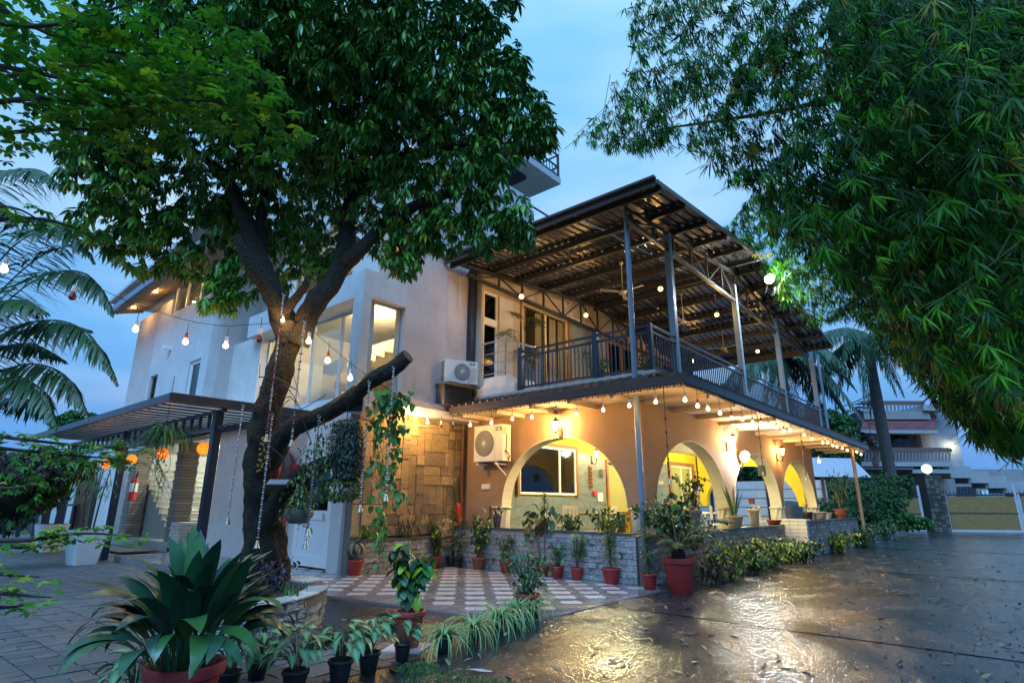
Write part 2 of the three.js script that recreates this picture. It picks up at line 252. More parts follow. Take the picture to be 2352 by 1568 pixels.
obj('arcade_wall', [toX(archWall(4.73, YT, YS, archX, TH)), mm(XF, 0, -10.2, XF + TH, YS, -9.62), mm(XF, 0, -10.52, XF + TH, YT, -10.2)], MT.arcade, house);
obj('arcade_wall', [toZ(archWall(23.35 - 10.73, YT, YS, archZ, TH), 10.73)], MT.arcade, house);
for (const a of archX) obj('arch_reveal', [toX(archReveal(a, YS, TH))], MT.cream, house);
for (const a of archZ) obj('arch_reveal', [toZ(archReveal(a, YS, TH), 10.73)], MT.cream, house);
// end arch of the veranda, painted yellow
obj('veranda_end_wall', [archWall(3.9, 3.3, YS, [{ c: 1.95, hw: 1.72, rise: 1.5 }], 0.3).rotateY(Math.PI / 2).translate(23.02, 0, -5.81)], MT.yellow, house);
// twisted columns under the arch feet
{
  const n = 40, h = 26, pos = [], idx = [];
  for (let i = 0; i <= h; i++) for (let j = 0; j <= n; j++) { const th = j / n * Math.PI * 2, y = i / h * 0.50, r = 0.205 + 0.017 * Math.cos(9 * th + y * 9); pos.push(Math.cos(th) * r, y, Math.sin(th) * r); if (i < h && j < n) { const b = i * (n + 1) + j, d = b + n + 1; idx.push(b, d, b + 1, b + 1, d, d + 1); } }
  const g = new THREE.BufferGeometry(); g.setAttribute('position', new THREE.Float32BufferAttribute(pos, 3)); g.setIndex(idx); g.computeVertexNormals(); g.setAttribute('uv', new THREE.Float32BufferAttribute(new Float32Array(pos.length / 3 * 2), 2));
  const shaft = uvm(g), cap = M([lathe([[0, 0.5], [0.23, 0.5], [0.25, 0.525], [0.24, 0.55], [0, 0.55]], 28)]), collar = M([lathe([[0, -0.05], [0.25, -0.05], [0.25, 0], [0, 0]], 28)]);
  const spots = [[10.56, -9.38], [10.58, -5.68], [14.9, -5.64], [19.14, -5.64], [23.2, -5.64]];
  for (const [x, z] of spots) { const c = obj('twisted_column', shaft, MT.cream, house); c.position.set(x, 0.77, z); obj('capital', cap, MT.cream, c); obj('collar', collar, MT.cream, c); obj('foot', [mm(-0.2, -0.77, -0.2, 0.2, -0.05, 0.2)], MT.cream, c); }
}
obj('veranda_floor', [mm(10.74, 0.1, -9.72, 23.0, 0.4, -5.81), mm(23, 0.1, -9.7, 26, 0.39, -5.6)], MT.graniteL, house);
obj('veranda_ceiling', [mm(10.74, 3.30, -9.72, 23.0, 3.42, -5.81)], MT.ceil, house);
// back wall of the veranda: grey tile cladding below a yellow band
obj('veranda_back_wall', [mm(10.5, 0.4, -10.1, 11.55, 3.3, -9.76), mm(11.55, 0.4, -10.1, 14.25, 1.6, -9.76), mm(11.55, 2.96, -10.1, 14.25, 3.3, -9.76), mm(14.25, 0.4, -10.1, 15.95, 3.3, -9.76), mm(15.95, 2.75, -10.1, 17.6, 3.3, -9.76), mm(17.6, 0.4, -10.1, 20.35, 3.3, -9.76), mm(20.35, 2.95, -10.1, 22.6, 3.3, -9.76), mm(22.6, 0.4, -10.1, 23.0, 3.3, -9.76)], MT.yellow, house);
{
  const tile = (x0, x1, y0, y1) => obj('wall_tile', [mm(x0 + 0.004, y0 + 0.004, -9.756, x1 - 0.004, y1 - 0.004, -9.735)], MT.slate, house);
  for (let k = 0; k < 8; k++) {
    const y0 = 0.4 + k * 0.305, y1 = Math.min(y0 + 0.305, 2.84);
    const rows = y0 < 1.4 ? [[10.74, 12.4], [12.4, 14.2], [14.2, 15.9]] : (k < 4 ? [[10.74, 11.5], [14.3, 15.9]] : [[10.74, 11.5], [14.3, 15.9]]);
    if (y0 > 1.2 && y0 < 1.5) { tile(10.74, 11.5, y0, y1); tile(11.5, 14.3, y0, Math.min(1.57, y1)); tile(14.3, 15.9, y0, y1); } else for (const [a, b] of rows) tile(a, b, y0, y1);
    for (const [a, b] of [[17.7, 19.0], [19.0, 20.3]]) tile(a, b, y0, y1);
  }
}
// a window: frame, panes, trim
function windowZ(parent, x0, x1, y0, y1, z, splits, frameMat, glassMat, trim, w = 0.06) {
  const f = obj('window', [mm(x0, y0, z - 0.03, x1, y0 + w, z + 0.04), mm(x0, y1 - w, z - 0.03, x1, y1, z + 0.04), mm(x0, y0 + w, z - 0.03, x0 + w, y1 - w, z + 0.04), mm(x1 - w, y0 + w, z - 0.03, x1, y1 - w, z + 0.04), ...splits.map(s => mm(s - w / 2, y0 + w, z - 0.025, s + w / 2, y1 - w, z + 0.035))], frameMat, parent);
  const xs = [x0 + w, ...splits, x1 - w]; for (let i = 0; i < xs.length - 1; i++) obj('pane', [mm(xs[i] + (i ? w / 2 : 0), y0 + w, z - 0.004, xs[i + 1] - (i < xs.length - 2 ? w / 2 : 0), y1 - w, z + 0.004)], glassMat, f);
  if (trim) obj('trim', [mm(x0 - 0.09, y0 - 0.05, z - 0.03, x0, y1 + 0.09, z + 0.07), mm(x1, y0 - 0.05, z - 0.03, x1 + 0.09, y1 + 0.09, z + 0.07), mm(x0, y1, z - 0.03, x1, y1 + 0.09, z + 0.07)], trim, f);
  return f;
}
function windowX(parent, z0, z1, y0, y1, x, splits, frameMat, glassMat, w = 0.06) {
  const f = obj('window', [mm(x - 0.04, y0, z0, x + 0.03, y0 + w, z1), mm(x - 0.04, y1 - w, z0, x + 0.03, y1, z1), mm(x - 0.04, y0 + w, z0, x + 0.03, y1 - w, z0 + w), mm(x - 0.04, y0 + w, z1 - w, x + 0.03, y1 - w, z1), ...splits.map(s => mm(x - 0.035, y0 + w, s - w / 2, x + 0.025, y1 - w, s + w / 2))], frameMat, parent);
  const zs = [z0 + w, ...splits, z1 - w]; for (let i = 0; i < zs.length - 1; i++) obj('pane', [mm(x - 0.004, y0 + w, zs[i] + (i ? w / 2 : 0), x + 0.004, y1 - w, zs[i + 1] - (i < zs.length - 2 ? w / 2 : 0))], glassMat, f);
  return f;
}
windowZ(house, 11.6, 14.2, 1.62, 2.92, -9.72, [13.4], MT.pvc, MT.glassDark, MT.wood);
// inner doors with blinds
{
  const d1 = obj('door_frame', [mm(15.95, 0.4, -9.85, 16.05, 2.75, -9.7), mm(17.5, 0.4, -9.85, 17.6, 2.75, -9.7), mm(16.05, 2.65, -9.85, 17.5, 2.75, -9.7)], MT.wood, house);
  obj('blind', [mm(16.15, 1.15, -9.83, 17.4, 2.6, -9.81)], std(0.42, 0.36, 0.12, 0.8, { bumpMap: T.fine, bumpScale: 0.004 }), d1);
  const d2 = obj('door_frame', [mm(20.35, 0.4, -9.86, 20.5, 2.95, -9.68), mm(22.45, 0.4, -9.86, 22.6, 2.95, -9.68), mm(20.5, 2.82, -9.86, 22.45, 2.95, -9.68)], MT.wood, house);
  windowZ(d1, 20.5, 22.45, 0.42, 2.82, -9.78, [21.5], MT.pvc, phys(0.7, 0.72, 0.3, 0.15, { transmission: 0.6, thickness: 0 }), null, 0.07);
}
obj('service_room', [mm(11, 0.4, -14, 23, 0.42, -10.2), mm(11, 0.4, -14.2, 23, 3.3, -14), mm(10.46, 0.4, -14.2, 10.8, 3.3, -10.15), mm(23, 0.4, -14.2, 23.2, 3.3, -10.15), mm(10.46, 3.31, -14.2, 23.2, 3.41, -10.15)], MT.beige, house);

// ---- stone cladding between the veranda and the side door: every stone its own piece
{
  const x0 = 7.16, x1 = 10.38, y0 = 0.7, y1 = 3.32, z = -10.5;
  const clad = obj('stone_cladding', [mm(x0, 0, z - 0.3, x1 + 0.02, y1, z)], MT.mortar, house);
  const r = rng(77), U = 0.11, nx = Math.round((x1 - x0) / U), ny = Math.round((y1 - y0) / U), grid = Array.from({ length: nx }, () => new Uint8Array(ny));
  const sizes = [[5, 4], [4, 4], [6, 3], [2, 6], [4, 2], [2, 4], [3, 3], [5, 2], [2, 2], [3, 1], [1, 3], [2, 1], [1, 2], [1, 1]];
  const ms = [MT.stoneA, MT.stoneC, MT.stoneD, MT.stoneA];
  for (let j = 0; j < ny; j++) for (let i = 0; i < nx; i++) if (!grid[i][j]) {
    const k0 = Math.floor(r() * 9);
    for (let q = 0; q < sizes.length; q++) {
      const [a, b] = sizes[q < 9 ? (q + k0) % 9 : q]; let ok = i + a <= nx && j + b <= ny; for (let u = 0; ok && u < a; u++) for (let v = 0; ok && v < b; v++) if (grid[i + u][j + v]) ok = false;
      if (!ok) continue;
      for (let u = 0; u < a; u++) for (let v = 0; v < b; v++) grid[i + u][j + v] = 1;
      const d = 0.012 + r() * 0.045; obj('stone', [mm(x0 + i * U + 0.007, y0 + j * U + 0.007, z - 0.02, x0 + (i + a) * U - 0.007, y0 + (j + b) * U - 0.007, z + d)], ms[Math.floor(r() * 4)], clad); break;
    }
  }
}
// ledge above the stone, soffit boards
obj('ledge', [mm(6.95, 3.34, -10.85, 10.42, 3.5, -10.02), mm(6.95, 3.5, -10.85, 10.42, 3.66, -10.12)], MT.peach, house);

// ---- upper storey on the left: bay box with two tall windows
const PX = 6.9;
obj('bay_wall', [
  mm(PX, 3.66, -10.68, 7.12, 6.5, -10.3), mm(7.12, 5.88, -10.68, 8.1, 6.5, -10.3), mm(7.12, 3.6, -10.68, 8.1, 3.72, -10.3),   // corner pier and the head over the front window
  mm(PX, 5.88, -15.7, 7.5, 6.5, -10.68), mm(PX, 5.88, -15.9, 7.6, 6.5, -15.7),
], MT.white, house);
obj('wall', [mm(8.1, 3.5, -10.68, 10.36, 10.9, -10.3)], MT.peach, house);
obj('wall', [mm(7.4, 3.5, -16.0, 7.6, 3.72, -10.68), mm(7.2, 0, -17.4, 7.5, 3.5, -12.75), mm(7.2, 2.25, -12.75, 7.5, 3.5, -11.2), mm(7.2, 0, -11.2, 7.5, 3.5, -10.82), mm(7.2, 3.5, -17.4, 7.5, 6.0, -15.6)], MT.offwhite, house);
windowZ(house, 7.12, 8.1, 3.72, 5.88, -10.5, [], std(0.35, 0.36, 0.38, 0.4), MT.glass, null, 0.05);
windowX(house, -15.6, -10.68, 3.72, 5.88, 7.46, [-11.9, -13.2], std(0.5, 0.55, 0.62, 0.4), MT.glass, 0.06);
// the stair hall behind the glass
obj('hall', [mm(7.52, 3.4, -16, 12.2, 3.55, -10.7), mm(7.52, 6.55, -16, 12.2, 6.68, -10.7), mm(12.05, 3.55, -16, 12.2, 6.55, -10.7), mm(7.52, 3.55, -16.15, 12.2, 6.55, -15.98)], MT.cream, house);
for (let k = 0; k < 6; k++) obj('stair_flight', [mm(8.5 + k * 0.3, 4.9 + k * 0.18, -14.4, 8.8 + k * 0.3, 5.16 + k * 0.18, -13.2)], MT.offwhite, house);
obj('hall_door', [mm(8.6, 3.56, -15.97, 9.4, 5.5, -15.92)], MT.pvc, house);
// third storey, set back
obj('wall', [mm(7.9, 6.5, -11.6, 8.3, 10.9, -11.2), mm(8.3, 6.5, -11.6, 12.9, 6.62, -11.2), mm(7.9, 9.0, -11.6, 12.9, 10.9, -11.2), mm(9.6, 6.62, -11.6, 12.9, 9, -11.2), mm(7.9, 6.5, -18, 8.2, 7.0, -11.6), mm(7.9, 9, -18, 8.2, 10.9, -11.6), mm(7.9, 7.0, -12.4, 8.2, 9, -11.6), mm(7.9, 7, -18, 8.2, 9, -15.5)], MT.offwhite, house);
obj('roof_slab', [mm(7.5, 6.5, -17.3, 12.9, 6.6, -10.69)], MT.white, house);
windowZ(house, 8.3, 9.6, 6.62, 9, -11.4, [8.95], MT.pvc, MT.glass, null);
windowX(house, -15.5, -12.4, 7.0, 9, 8.05, [-13.4, -14.4], std(0.1, 0.12, 0.15, 0.4), MT.glass);
obj('upper_room', [mm(8.3, 6.62, -18, 12.8, 6.66, -11.7), mm(8.3, 9.2, -18, 12.8, 9.3, -11.7), mm(12.7, 6.6, -18, 12.85, 9.3, -11.7)], MT.cream, house);
obj('wall', [mm(10.36, 7.4, -10.68, 12.9, 10.9, -10.3), mm(8.2, 9.5, -18, 12.9, 13.4, -11.65)], MT.white, house);
// cantilevered top balcony
obj('balcony_slab', [mm(10.5, 12.22, -12.6, 14.6, 12.46, -10.3)], MT.white, house);
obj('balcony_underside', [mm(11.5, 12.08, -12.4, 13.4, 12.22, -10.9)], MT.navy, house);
function railing(parent, name, a, b, y0, y1, n, mat, rails = [y1, y1 - 0.14, y0 + 0.07], bw = 0.022) {
  const r = obj(name, rails.map(y => bar(V(a.x, y, a.z), V(b.x, y, b.z), 0.05, 0.045)), mat, parent);
  const top = rails.length > 1 ? rails[1] : y1; const g = uvm(new THREE.BoxGeometry(bw, top - y0 - 0.07, bw));
  for (let i = 1; i < n; i++) { const t = i / n, m = obj('baluster', g, mat, r); m.position.set(lerp(a.x, b.x, t), (top + y0 + 0.07) / 2, lerp(a.z, b.z, t)); }
  return r;
}
const postAt = (r, x, y0, y1, z, w, mat) => obj('post', [mm(x - w / 2, y0, z - w / 2, x + w / 2, y1, z + w / 2)], mat, r);
{
  const r1 = railing(house, 'balcony_railing', V(11, 0, -10.36), V(14.5, 0, -10.36), 12.46, 13.4, 22, MT.navy, [13.38, 12.9, 12.55]); postAt(r1, 14.53, 12.46, 13.42, -10.36, 0.07, MT.navy);
  const r2 = railing(house, 'balcony_railing', V(14.53, 0, -10.4), V(14.53, 0, -12.4), 12.46, 13.4, 12, MT.navy, [13.38, 12.9, 12.55]);
  const r3 = railing(house, 'roof_railing', V(12.92, 0, -10.4), V(22, 0, -10.4), 9.7, 10.75, 50, MT.navy, [10.74, 10.0, 9.8]);
}
obj('wall', [mm(12.9, 7.4, -10.7, 23.9, 9.7, -10.3)], MT.white, house);

// ---- left wing with the overhanging roof
obj('left_wing_wall', [mm(6.5, 3.5, -22.3, 6.8, 4.3, -17.4), mm(6.5, 5.55, -22.3, 6.8, 7.6, -17.4), mm(6.5, 4.3, -17.9, 6.8, 5.55, -17.4), mm(6.5, 4.3, -21.4, 6.8, 5.55, -18.75), mm(6.5, 4.3, -22.3, 6.8, 5.55, -22.1), mm(6.5, 7.6, -22.3, 6.8, 8.2, -21.2)], MT.white, house);
obj('left_wing_wall', [mm(6.8, 3.5, -17.7, 8.3, 9.4, -17.4), mm(6.5, 8.4, -17.7, 6.8, 9.4, -17.4)], MT.peach, house);
obj('left_wing_wall', [mm(6.55, 3.5, -24.6, 6.85, 8.1, -22.3), mm(6.8, 3.5, -24.6, 12, 8.1, -24.3)], MT.peach, house);
windowX(house, -18.75, -17.9, 4.3, 5.55, 6.6, [], MT.pvc, MT.glassDark, 0.1);
windowX(house, -21.2, -17.75, 7.6, 9.1, 6.62, [-19, -20.2], MT.pvc, MT.glass, 0.09);
windowX(house, -22.1, -21.4, 4.3, 5.55, 6.62, [], MT.woodDark, MT.glassDark, 0.08);
obj('wing_room', [mm(6.85, 7.5, -22.2, 10, 7.56, -17.75), mm(9.9, 7.5, -22.2, 10, 9.5, -17.75)], MT.cream, house);
{
  const q = (x, y, z) => [x, y, z];
  const rf = obj('wing_roof', [bar(V(8.4, 8.58, -24.6), V(8.4, 9.1, -16.0), 6.0, 0.12)], MT.white, house);
  for (let k = 0; k < 9; k++) obj('soffit_board', [bar(V(5.57 + k * 0.118, 8.10 + k * 0.048, -24.5), V(5.57 + k * 0.118, 8.42 + k * 0.048, -16.1), 0.112, 0.02)], MT.woodSoft, rf);
  obj('fascia', [bar(V(5.46, 8.18, -24.6), V(5.46, 8.5, -16.0), 0.04, 0.22), bar(V(5.44, 8.16, -24.62), V(6.6, 8.5, -24.62), 0.04, 0.1)], MT.steelBlue, rf);
}
// ---- entrance hall below the left wing
MT.stripeA = std(0.30, 0.25, 0.22, 0.8, { map: T.stone }); MT.stripeB = std(0.36, 0.31, 0.27, 0.8, { map: T.stone });
{
  const strips = (x0, x1, z0, z1, y0, y1) => { const c = obj('clad_column', [mm(x0, y0, z0, x1, y1, z1)], MT.woodDark, house); const n = Math.round((y1 - y0) / 0.1); for (let k = 0; k < n; k++) { const d = 0.012 + 0.012 * ((k * 7) % 3); obj('slat', [mm(x0 - d, y0 + k * 0.1 + 0.006, z0 - d, x1 + d, y0 + k * 0.1 + 0.088, z1 + d)], k % 4 === 1 ? MT.stripeB : MT.stripeA, c); } };
  strips(7.5, 7.95, -21.3, -20.75, 0.0, 3.3); strips(7.5, 7.95, -25.9, -25.2, 0.0, 3.3);
  const bl = obj('rough_plinth', [mm(7.45, -0.15, -20.75, 8.0, 0.75, -20.0)], MT.mortar, house);
  for (let j = 0; j < 8; j++) for (let i = 0; i < 3; i++) obj('plinth_stone', [mm(7.40 + 0.02 * ((i + j) % 2), -0.12 + j * 0.11 + 0.006, -20.7 + i * 0.24, 8.03, -0.12 + (j + 1) * 0.11 - 0.006, -20.7 + (i + 1) * 0.24 - 0.01)], MT.offwhite, bl);
  obj('entrance_floor', [mm(7.4, -0.15, -27, 14, 0.14, -20.2)], MT.graniteL, house);
  obj('entrance_wall', [mm(7.5, 3.3, -30, 12, 3.6, -17.4), mm(12.4, 0, -27, 12.7, 3.3, -16), mm(7.5, 0, -30, 7.8, 3.3, -27.2), mm(7.5, 0, -27.2, 13, 3.3, -26.9), mm(8.3, 0, -19.0, 12.5, 3.3, -18.8)], MT.offwhite, house);
  for (let k = 0; k < 12; k++) { const st = obj('stair_step', [mm(8.05, 0.14, -22.4 - (k + 1) * 0.36, 10.4, 0.105 + (k + 1) * 0.21, -22.4 - k * 0.36)], MT.graniteL, house); obj('tread', [mm(8.03, 0.107 + (k + 1) * 0.21, -22.4 - (k + 1) * 0.36, 10.42, 0.14 + (k + 1) * 0.21, -22.36 - k * 0.36)], MT.offwhite, st); };
  const hr = obj('stair_handrail', [rod(V(8.25, 1.1, -22.3), V(8.25, 3.2, -26.0), 0.035), rod(V(8.25, 0.82, -22.3), V(8.25, 2.92, -26.0), 0.016), rod(V(8.25, 0.56, -22.3), V(8.25, 2.66, -26.0), 0.016), rod(V(8.25, 1.1, -22.3), V(9.0, 1.1, -22.3), 0.03), ...[0, 1, 2, 3].map(k => rod(V(8.25, 0.15 + k * 0.58, -22.4 - k * 1.0), V(8.25, 1.12 + k * 0.57, -22.4 - k * 1.0), 0.022))], MT.chrome, house);
  obj('garage_wall', [mm(7.3, 0, -46, 7.5, 3.2, -30), mm(7.28, -0.1, -46, 7.52, 0.35, -30)], MT.white, house);
  obj('doorway_shade_box', [mm(7.1, 0, -31.2, 7.29, 2.6, -29.6)], MT.woodDark, house);  // solid dark box; its colour stands in for the shade inside the opening
  for (const z of [-33, -36.5, -40]) obj('panel_joint', [mm(7.2, 0, z - 0.1, 7.3, 3.2, z + 0.1)], MT.navy, house);
}
// side door beside the tree
{
  const d = obj('side_door', [mm(7.16, 0.05, -12.7, 7.24, 2.22, -12.55), mm(7.16, 0.05, -11.4, 7.24, 2.22, -11.25), mm(7.16, 2.12, -12.55, 7.24, 2.22, -11.4), mm(7.17, 1.02, -12.55, 7.23, 1.22, -11.4), mm(7.17, 0.05, -12.55, 7.23, 0.28, -11.4)], MT.pvc, house);
  obj('door_panel', [mm(7.19, 0.28, -12.55, 7.215, 1.02, -11.4)], std(0.74, 0.74, 0.76, 0.5), d); obj('door_glass', [mm(7.19, 1.22, -12.55, 7.215, 2.12, -11.4)], MT.glassDark, d); obj('handle', [box(0.03, 0.14, 0.03, 7.14, 1.1, -11.5)], MT.chrome, d);
  obj('door_pier', [mm(7.08, 0, -11.14, 7.2, 3.2, -10.72)], MT.white, house);
}

// ---- terrace over the veranda
obj('terrace_slab', [mm(10.2, 3.84, -10.28, 24.4, 3.97, -5.03), mm(10.22, 3.43, -10.28, 24.2, 3.84, -5.6)], std(0.42, 0.43, 0.46, 0.6, pl), house);
obj('terrace_wall', [mm(10.36, 3.97, -10.29, 10.45, 7.5, -9.97), mm(11.05, 3.97, -10.29, 12.0, 7.5, -9.97), mm(12.0, 7.12, -10.29, 14.45, 7.6, -9.97), mm(10.45, 6.95, -10.29, 11.05, 7.5, -9.97), mm(14.45, 3.97, -10.29, 24, 7.7, -9.97), mm(10.4, 7.4, -10.29, 24, 8.05, -10.05)], MT.beige, house);
obj('white_panel', [mm(11.05, 3.97, -9.97, 11.62, 6.9, -9.94)], MT.offwhite, house);
windowZ(house, 10.45, 11.05, 4.3, 6.95, -10.05, [], MT.pvc, MT.glassDark, null, 0.07);
obj('window_bar', [mm(10.5, 6.0, -10.04, 11.0, 6.2, -10.0)], MT.pvc, house);
{
  const w = windowZ(house, 12.05, 14.35, 4.0, 7.05, -10.02, [13.2], std(0.62, 0.52, 0.30, 0.4), MT.glass, MT.wood, 0.08);
  const r = rng(5); for (const x of [12.25, 13.05, 13.75, 14.2]) { const g = new THREE.PlaneGeometry(0.3, 2.9, 14, 1); const p = g.attributes.position; for (let i = 0; i < p.count; i++) p.setZ(i, 0.03 * Math.sin(p.getX(i) * 60)); g.computeVertexNormals(); g.translate(x, 5.52, -10.14); obj('curtain', [g], MT.curtain, w); }
  obj('terrace_room', [mm(10.4, 3.97, -13.5, 14.6, 7.4, -13.3), mm(10.4, 3.97, -13.5, 10.5, 7.4, -10.3), mm(14.5, 3.97, -13.5, 14.6, 7.4, -10.3), mm(10.4, 3.9, -13.5, 14.6, 3.98, -10.3), mm(10.4, 7.4, -13.5, 14.6, 7.5, -10.3)], MT.beige, house);
  obj('marble_panel', [mm(14.5, 3.97, -9.97, 16.3, 7.15, -9.94)], MT.marble, house);
  obj('marble_top', [mm(14.5, 7.15, -9.97, 16.35, 7.2, -9.92)], MT.pvc, house);
  windowZ(house, 16.6, 18.6, 4.0, 6.9, -9.93, [17.6], MT.wood, MT.glassDark, null, 0.09);
  windowZ(house, 19.4, 22.0, 4.0, 6.9, -9.93, [20.7], MT.wood, MT.glassDark, null, 0.09);
}
// terrace railings: every baluster stands alone
{
  const y0 = 3.97, y1 = 4.93;
  const rx = railing(house, 'terrace_railing', V(10.26, 0, -5.1), V(10.26, 0, -8.5), y0, y1, 33, MT.navy);
  for (const [z, h, w] of [[-8.52, 5.02, 0.12], [-6.4, 5.0, 0.12], [-5.1, 4.96, 0.08]]) postAt(rx, 10.26, y0, h, z, w, MT.navy);
  const rz = railing(house, 'terrace_railing', V(10.26, 0, -5.1), V(24.3, 0, -5.1), y0, y1, 112, MT.navy);
  const pg = obj('terrace_posts', [mm(11.43, y0, -5.2, 11.57, 7.45, -5.06)], MT.steelBlue, house);
  pg.name = 'roof_post';
  for (const x of [15.7, 19.5, 23.8]) obj('roof_post', [mm(x - 0.07, y0, -5.2, x + 0.07, 7.45, -5.06)], MT.steelBlue, house);
  obj('roof_post', [rod(V(24.35, 3.4, -5.0), V(24.35, 7.1, -5.0), 0.05)], MT.steelBlue, house);
  obj('roof_post', [rod(V(9.82, 0.55, -5.26), V(9.82, 7.5, -5.26), 0.055, 0.055, 16)], MT.steelBlue, house);
  obj('roof_post', [mm(10.16, 4, -10.3, 10.32, 7.5, -10.14)], MT.navy, house);
}
// landing and steel handrail at the end of the terrace
obj('landing', [mm(10.24, 3.97, -9.95, 11.4, 4.42, -9.0), mm(10.24, 3.97, -9.0, 11.4, 4.2, -8.72)], MT.offwhite, house);
{
  const hr = obj('steel_handrail', [0.95, 0.65, 0.38, 0.12].map((h, i) => [rod(V(10.35, 4.42 + h, -9.92), V(10.35, 4.42 + h, -9.1), i ? 0.011 : 0.026), rod(V(10.35, 4.42 + h, -9.1), V(10.35, 3.97 + h, -8.0), i ? 0.011 : 0.026)]).flat(), MT.chrome, house);
  for (const z of [-9.1, -8.7, -8.0]) obj('rail_post', [rod(V(10.35, z < -9 ? 4.42 : 4.0, z), V(10.35, z < -9 ? 5.36 : (z < -8.5 ? 5.2 : 4.92), z), 0.022)], MT.chrome, hr);
}
// ---- terrace roof: corrugated sheets on purlins and trusses
{
  const E1 = V(9.26, 7.42, 0), RG = V(15.7, 8.02, 0), E2 = V(23.5, 7.12, 0), z0 = -4.27, z1 = -10.25;
  const roof = obj('terrace_roof', [bar(V(9.24, 7.44, z0), V(9.24, 7.44, z1), 0.05, 0.17), bar(V(9.18, 7.50, z0 + 0.02), V(9.18, 7.50, z1), 0.1, 0.05)], MT.brownMetal, house);
  const sheetGeo = (a, b, za, zb) => {
    const prof = [], P = 0.2; for (let z = 0; z < 1.0 - 1e-6; z += P) prof.push([z, 0], [z + 0.12, 0], [z + 0.14, 0.035], [z + 0.18, 0.035]); prof.push([1.0, 0]);
    const pos = [], idx = []; const nx = 1; const dz = zb - za;
    prof.forEach(([t, h], i) => { pos.push(a.x, a.y + h, za + t * dz, b.x, b.y + h, za + t * dz); if (i) { const k = i * 2; idx.push(k - 2, k - 1, k, k - 1, k + 1, k); } });
    const g = new THREE.BufferGeometry(); g.setAttribute('position', new THREE.Float32BufferAttribute(pos, 3)); g.setAttribute('uv', new THREE.Float32BufferAttribute(new Float32Array(pos.length / 3 * 2), 2)); g.setIndex(idx); const h = g.toNonIndexed(); h.computeVertexNormals(); return uvm(h);
  };
  for (let k = 0; k < 6; k++) { const dz = (z1 - z0) / 6, za = z0 + k * dz, zb = za + dz, o = (k % 2) * 0.004; const d = V(0, o, 0); obj('roof_sheet', sheetGeo(E1.clone().add(d), RG.clone().add(d), za, zb), MT.sheet, roof); obj('roof_sheet', sheetGeo(RG.clone().add(d), E2.clone().add(d), za, zb), MT.sheet, roof); }
  const yAt = x => x < RG.x ? lerp(E1.y, RG.y, (x - E1.x) / (RG.x - E1.x)) : lerp(RG.y, E2.y, (x - RG.x) / (E2.x - RG.x));
  for (const x of [9.45, 10.6, 11.8, 13.0, 14.2, 15.4, 16.1, 17.3, 18.5, 19.7, 20.9, 22.1, 23.3]) obj('purlin', [mm(x - 0.03, yAt(x) - 0.13, z1, x + 0.03, yAt(x) - 0.005, z0)], MT.purlin, roof);
  obj('verge', [bar(V(9.26, 7.43, z0 + 0.02), V(15.7, 8.03, z0 + 0.02), 0.03, 0.1), bar(V(15.7, 8.03, z0 + 0.02), V(23.5, 7.13, z0 + 0.02), 0.03, 0.1)], MT.brownMetal, roof);
  for (const z of [-5.13, -9.75]) {
    const tr = obj('truss', [bar(V(9.6, yAt(9.6) - 0.18, z), V(15.7, yAt(15.7) - 0.18, z), 0.08), bar(V(15.7, yAt(15.7) - 0.18, z), V(23.4, yAt(23.4) - 0.18, z), 0.08), bar(V(9.6, 7.05, z), V(23.4, 6.85, z), 0.08)], MT.purlin, roof);
    for (let i = 0; i < 14; i++) { const x = 9.8 + i * 1.0, yb = lerp(7.05, 6.85, (x - 9.6) / 13.8); obj('strut', [bar(V(x, yb, z), V(x, yAt(x) - 0.18, z), 0.05)], MT.purlin, tr); if (i < 13) obj('diagonal', [bar(V(x, i % 2 ? yAt(x) - 0.2 : yb, z), V(x + 1, i % 2 ? yb : yAt(x + 1) - 0.2, z), 0.035)], MT.purlin, tr); }
  }
  for (const x of [11.5, 15.7, 19.5, 23.3]) obj('tie_beam', [mm(x - 0.04, yAt(x) - 0.24, -9.7, x + 0.04, yAt(x) - 0.14, -5.1)], MT.purlin, roof);
}
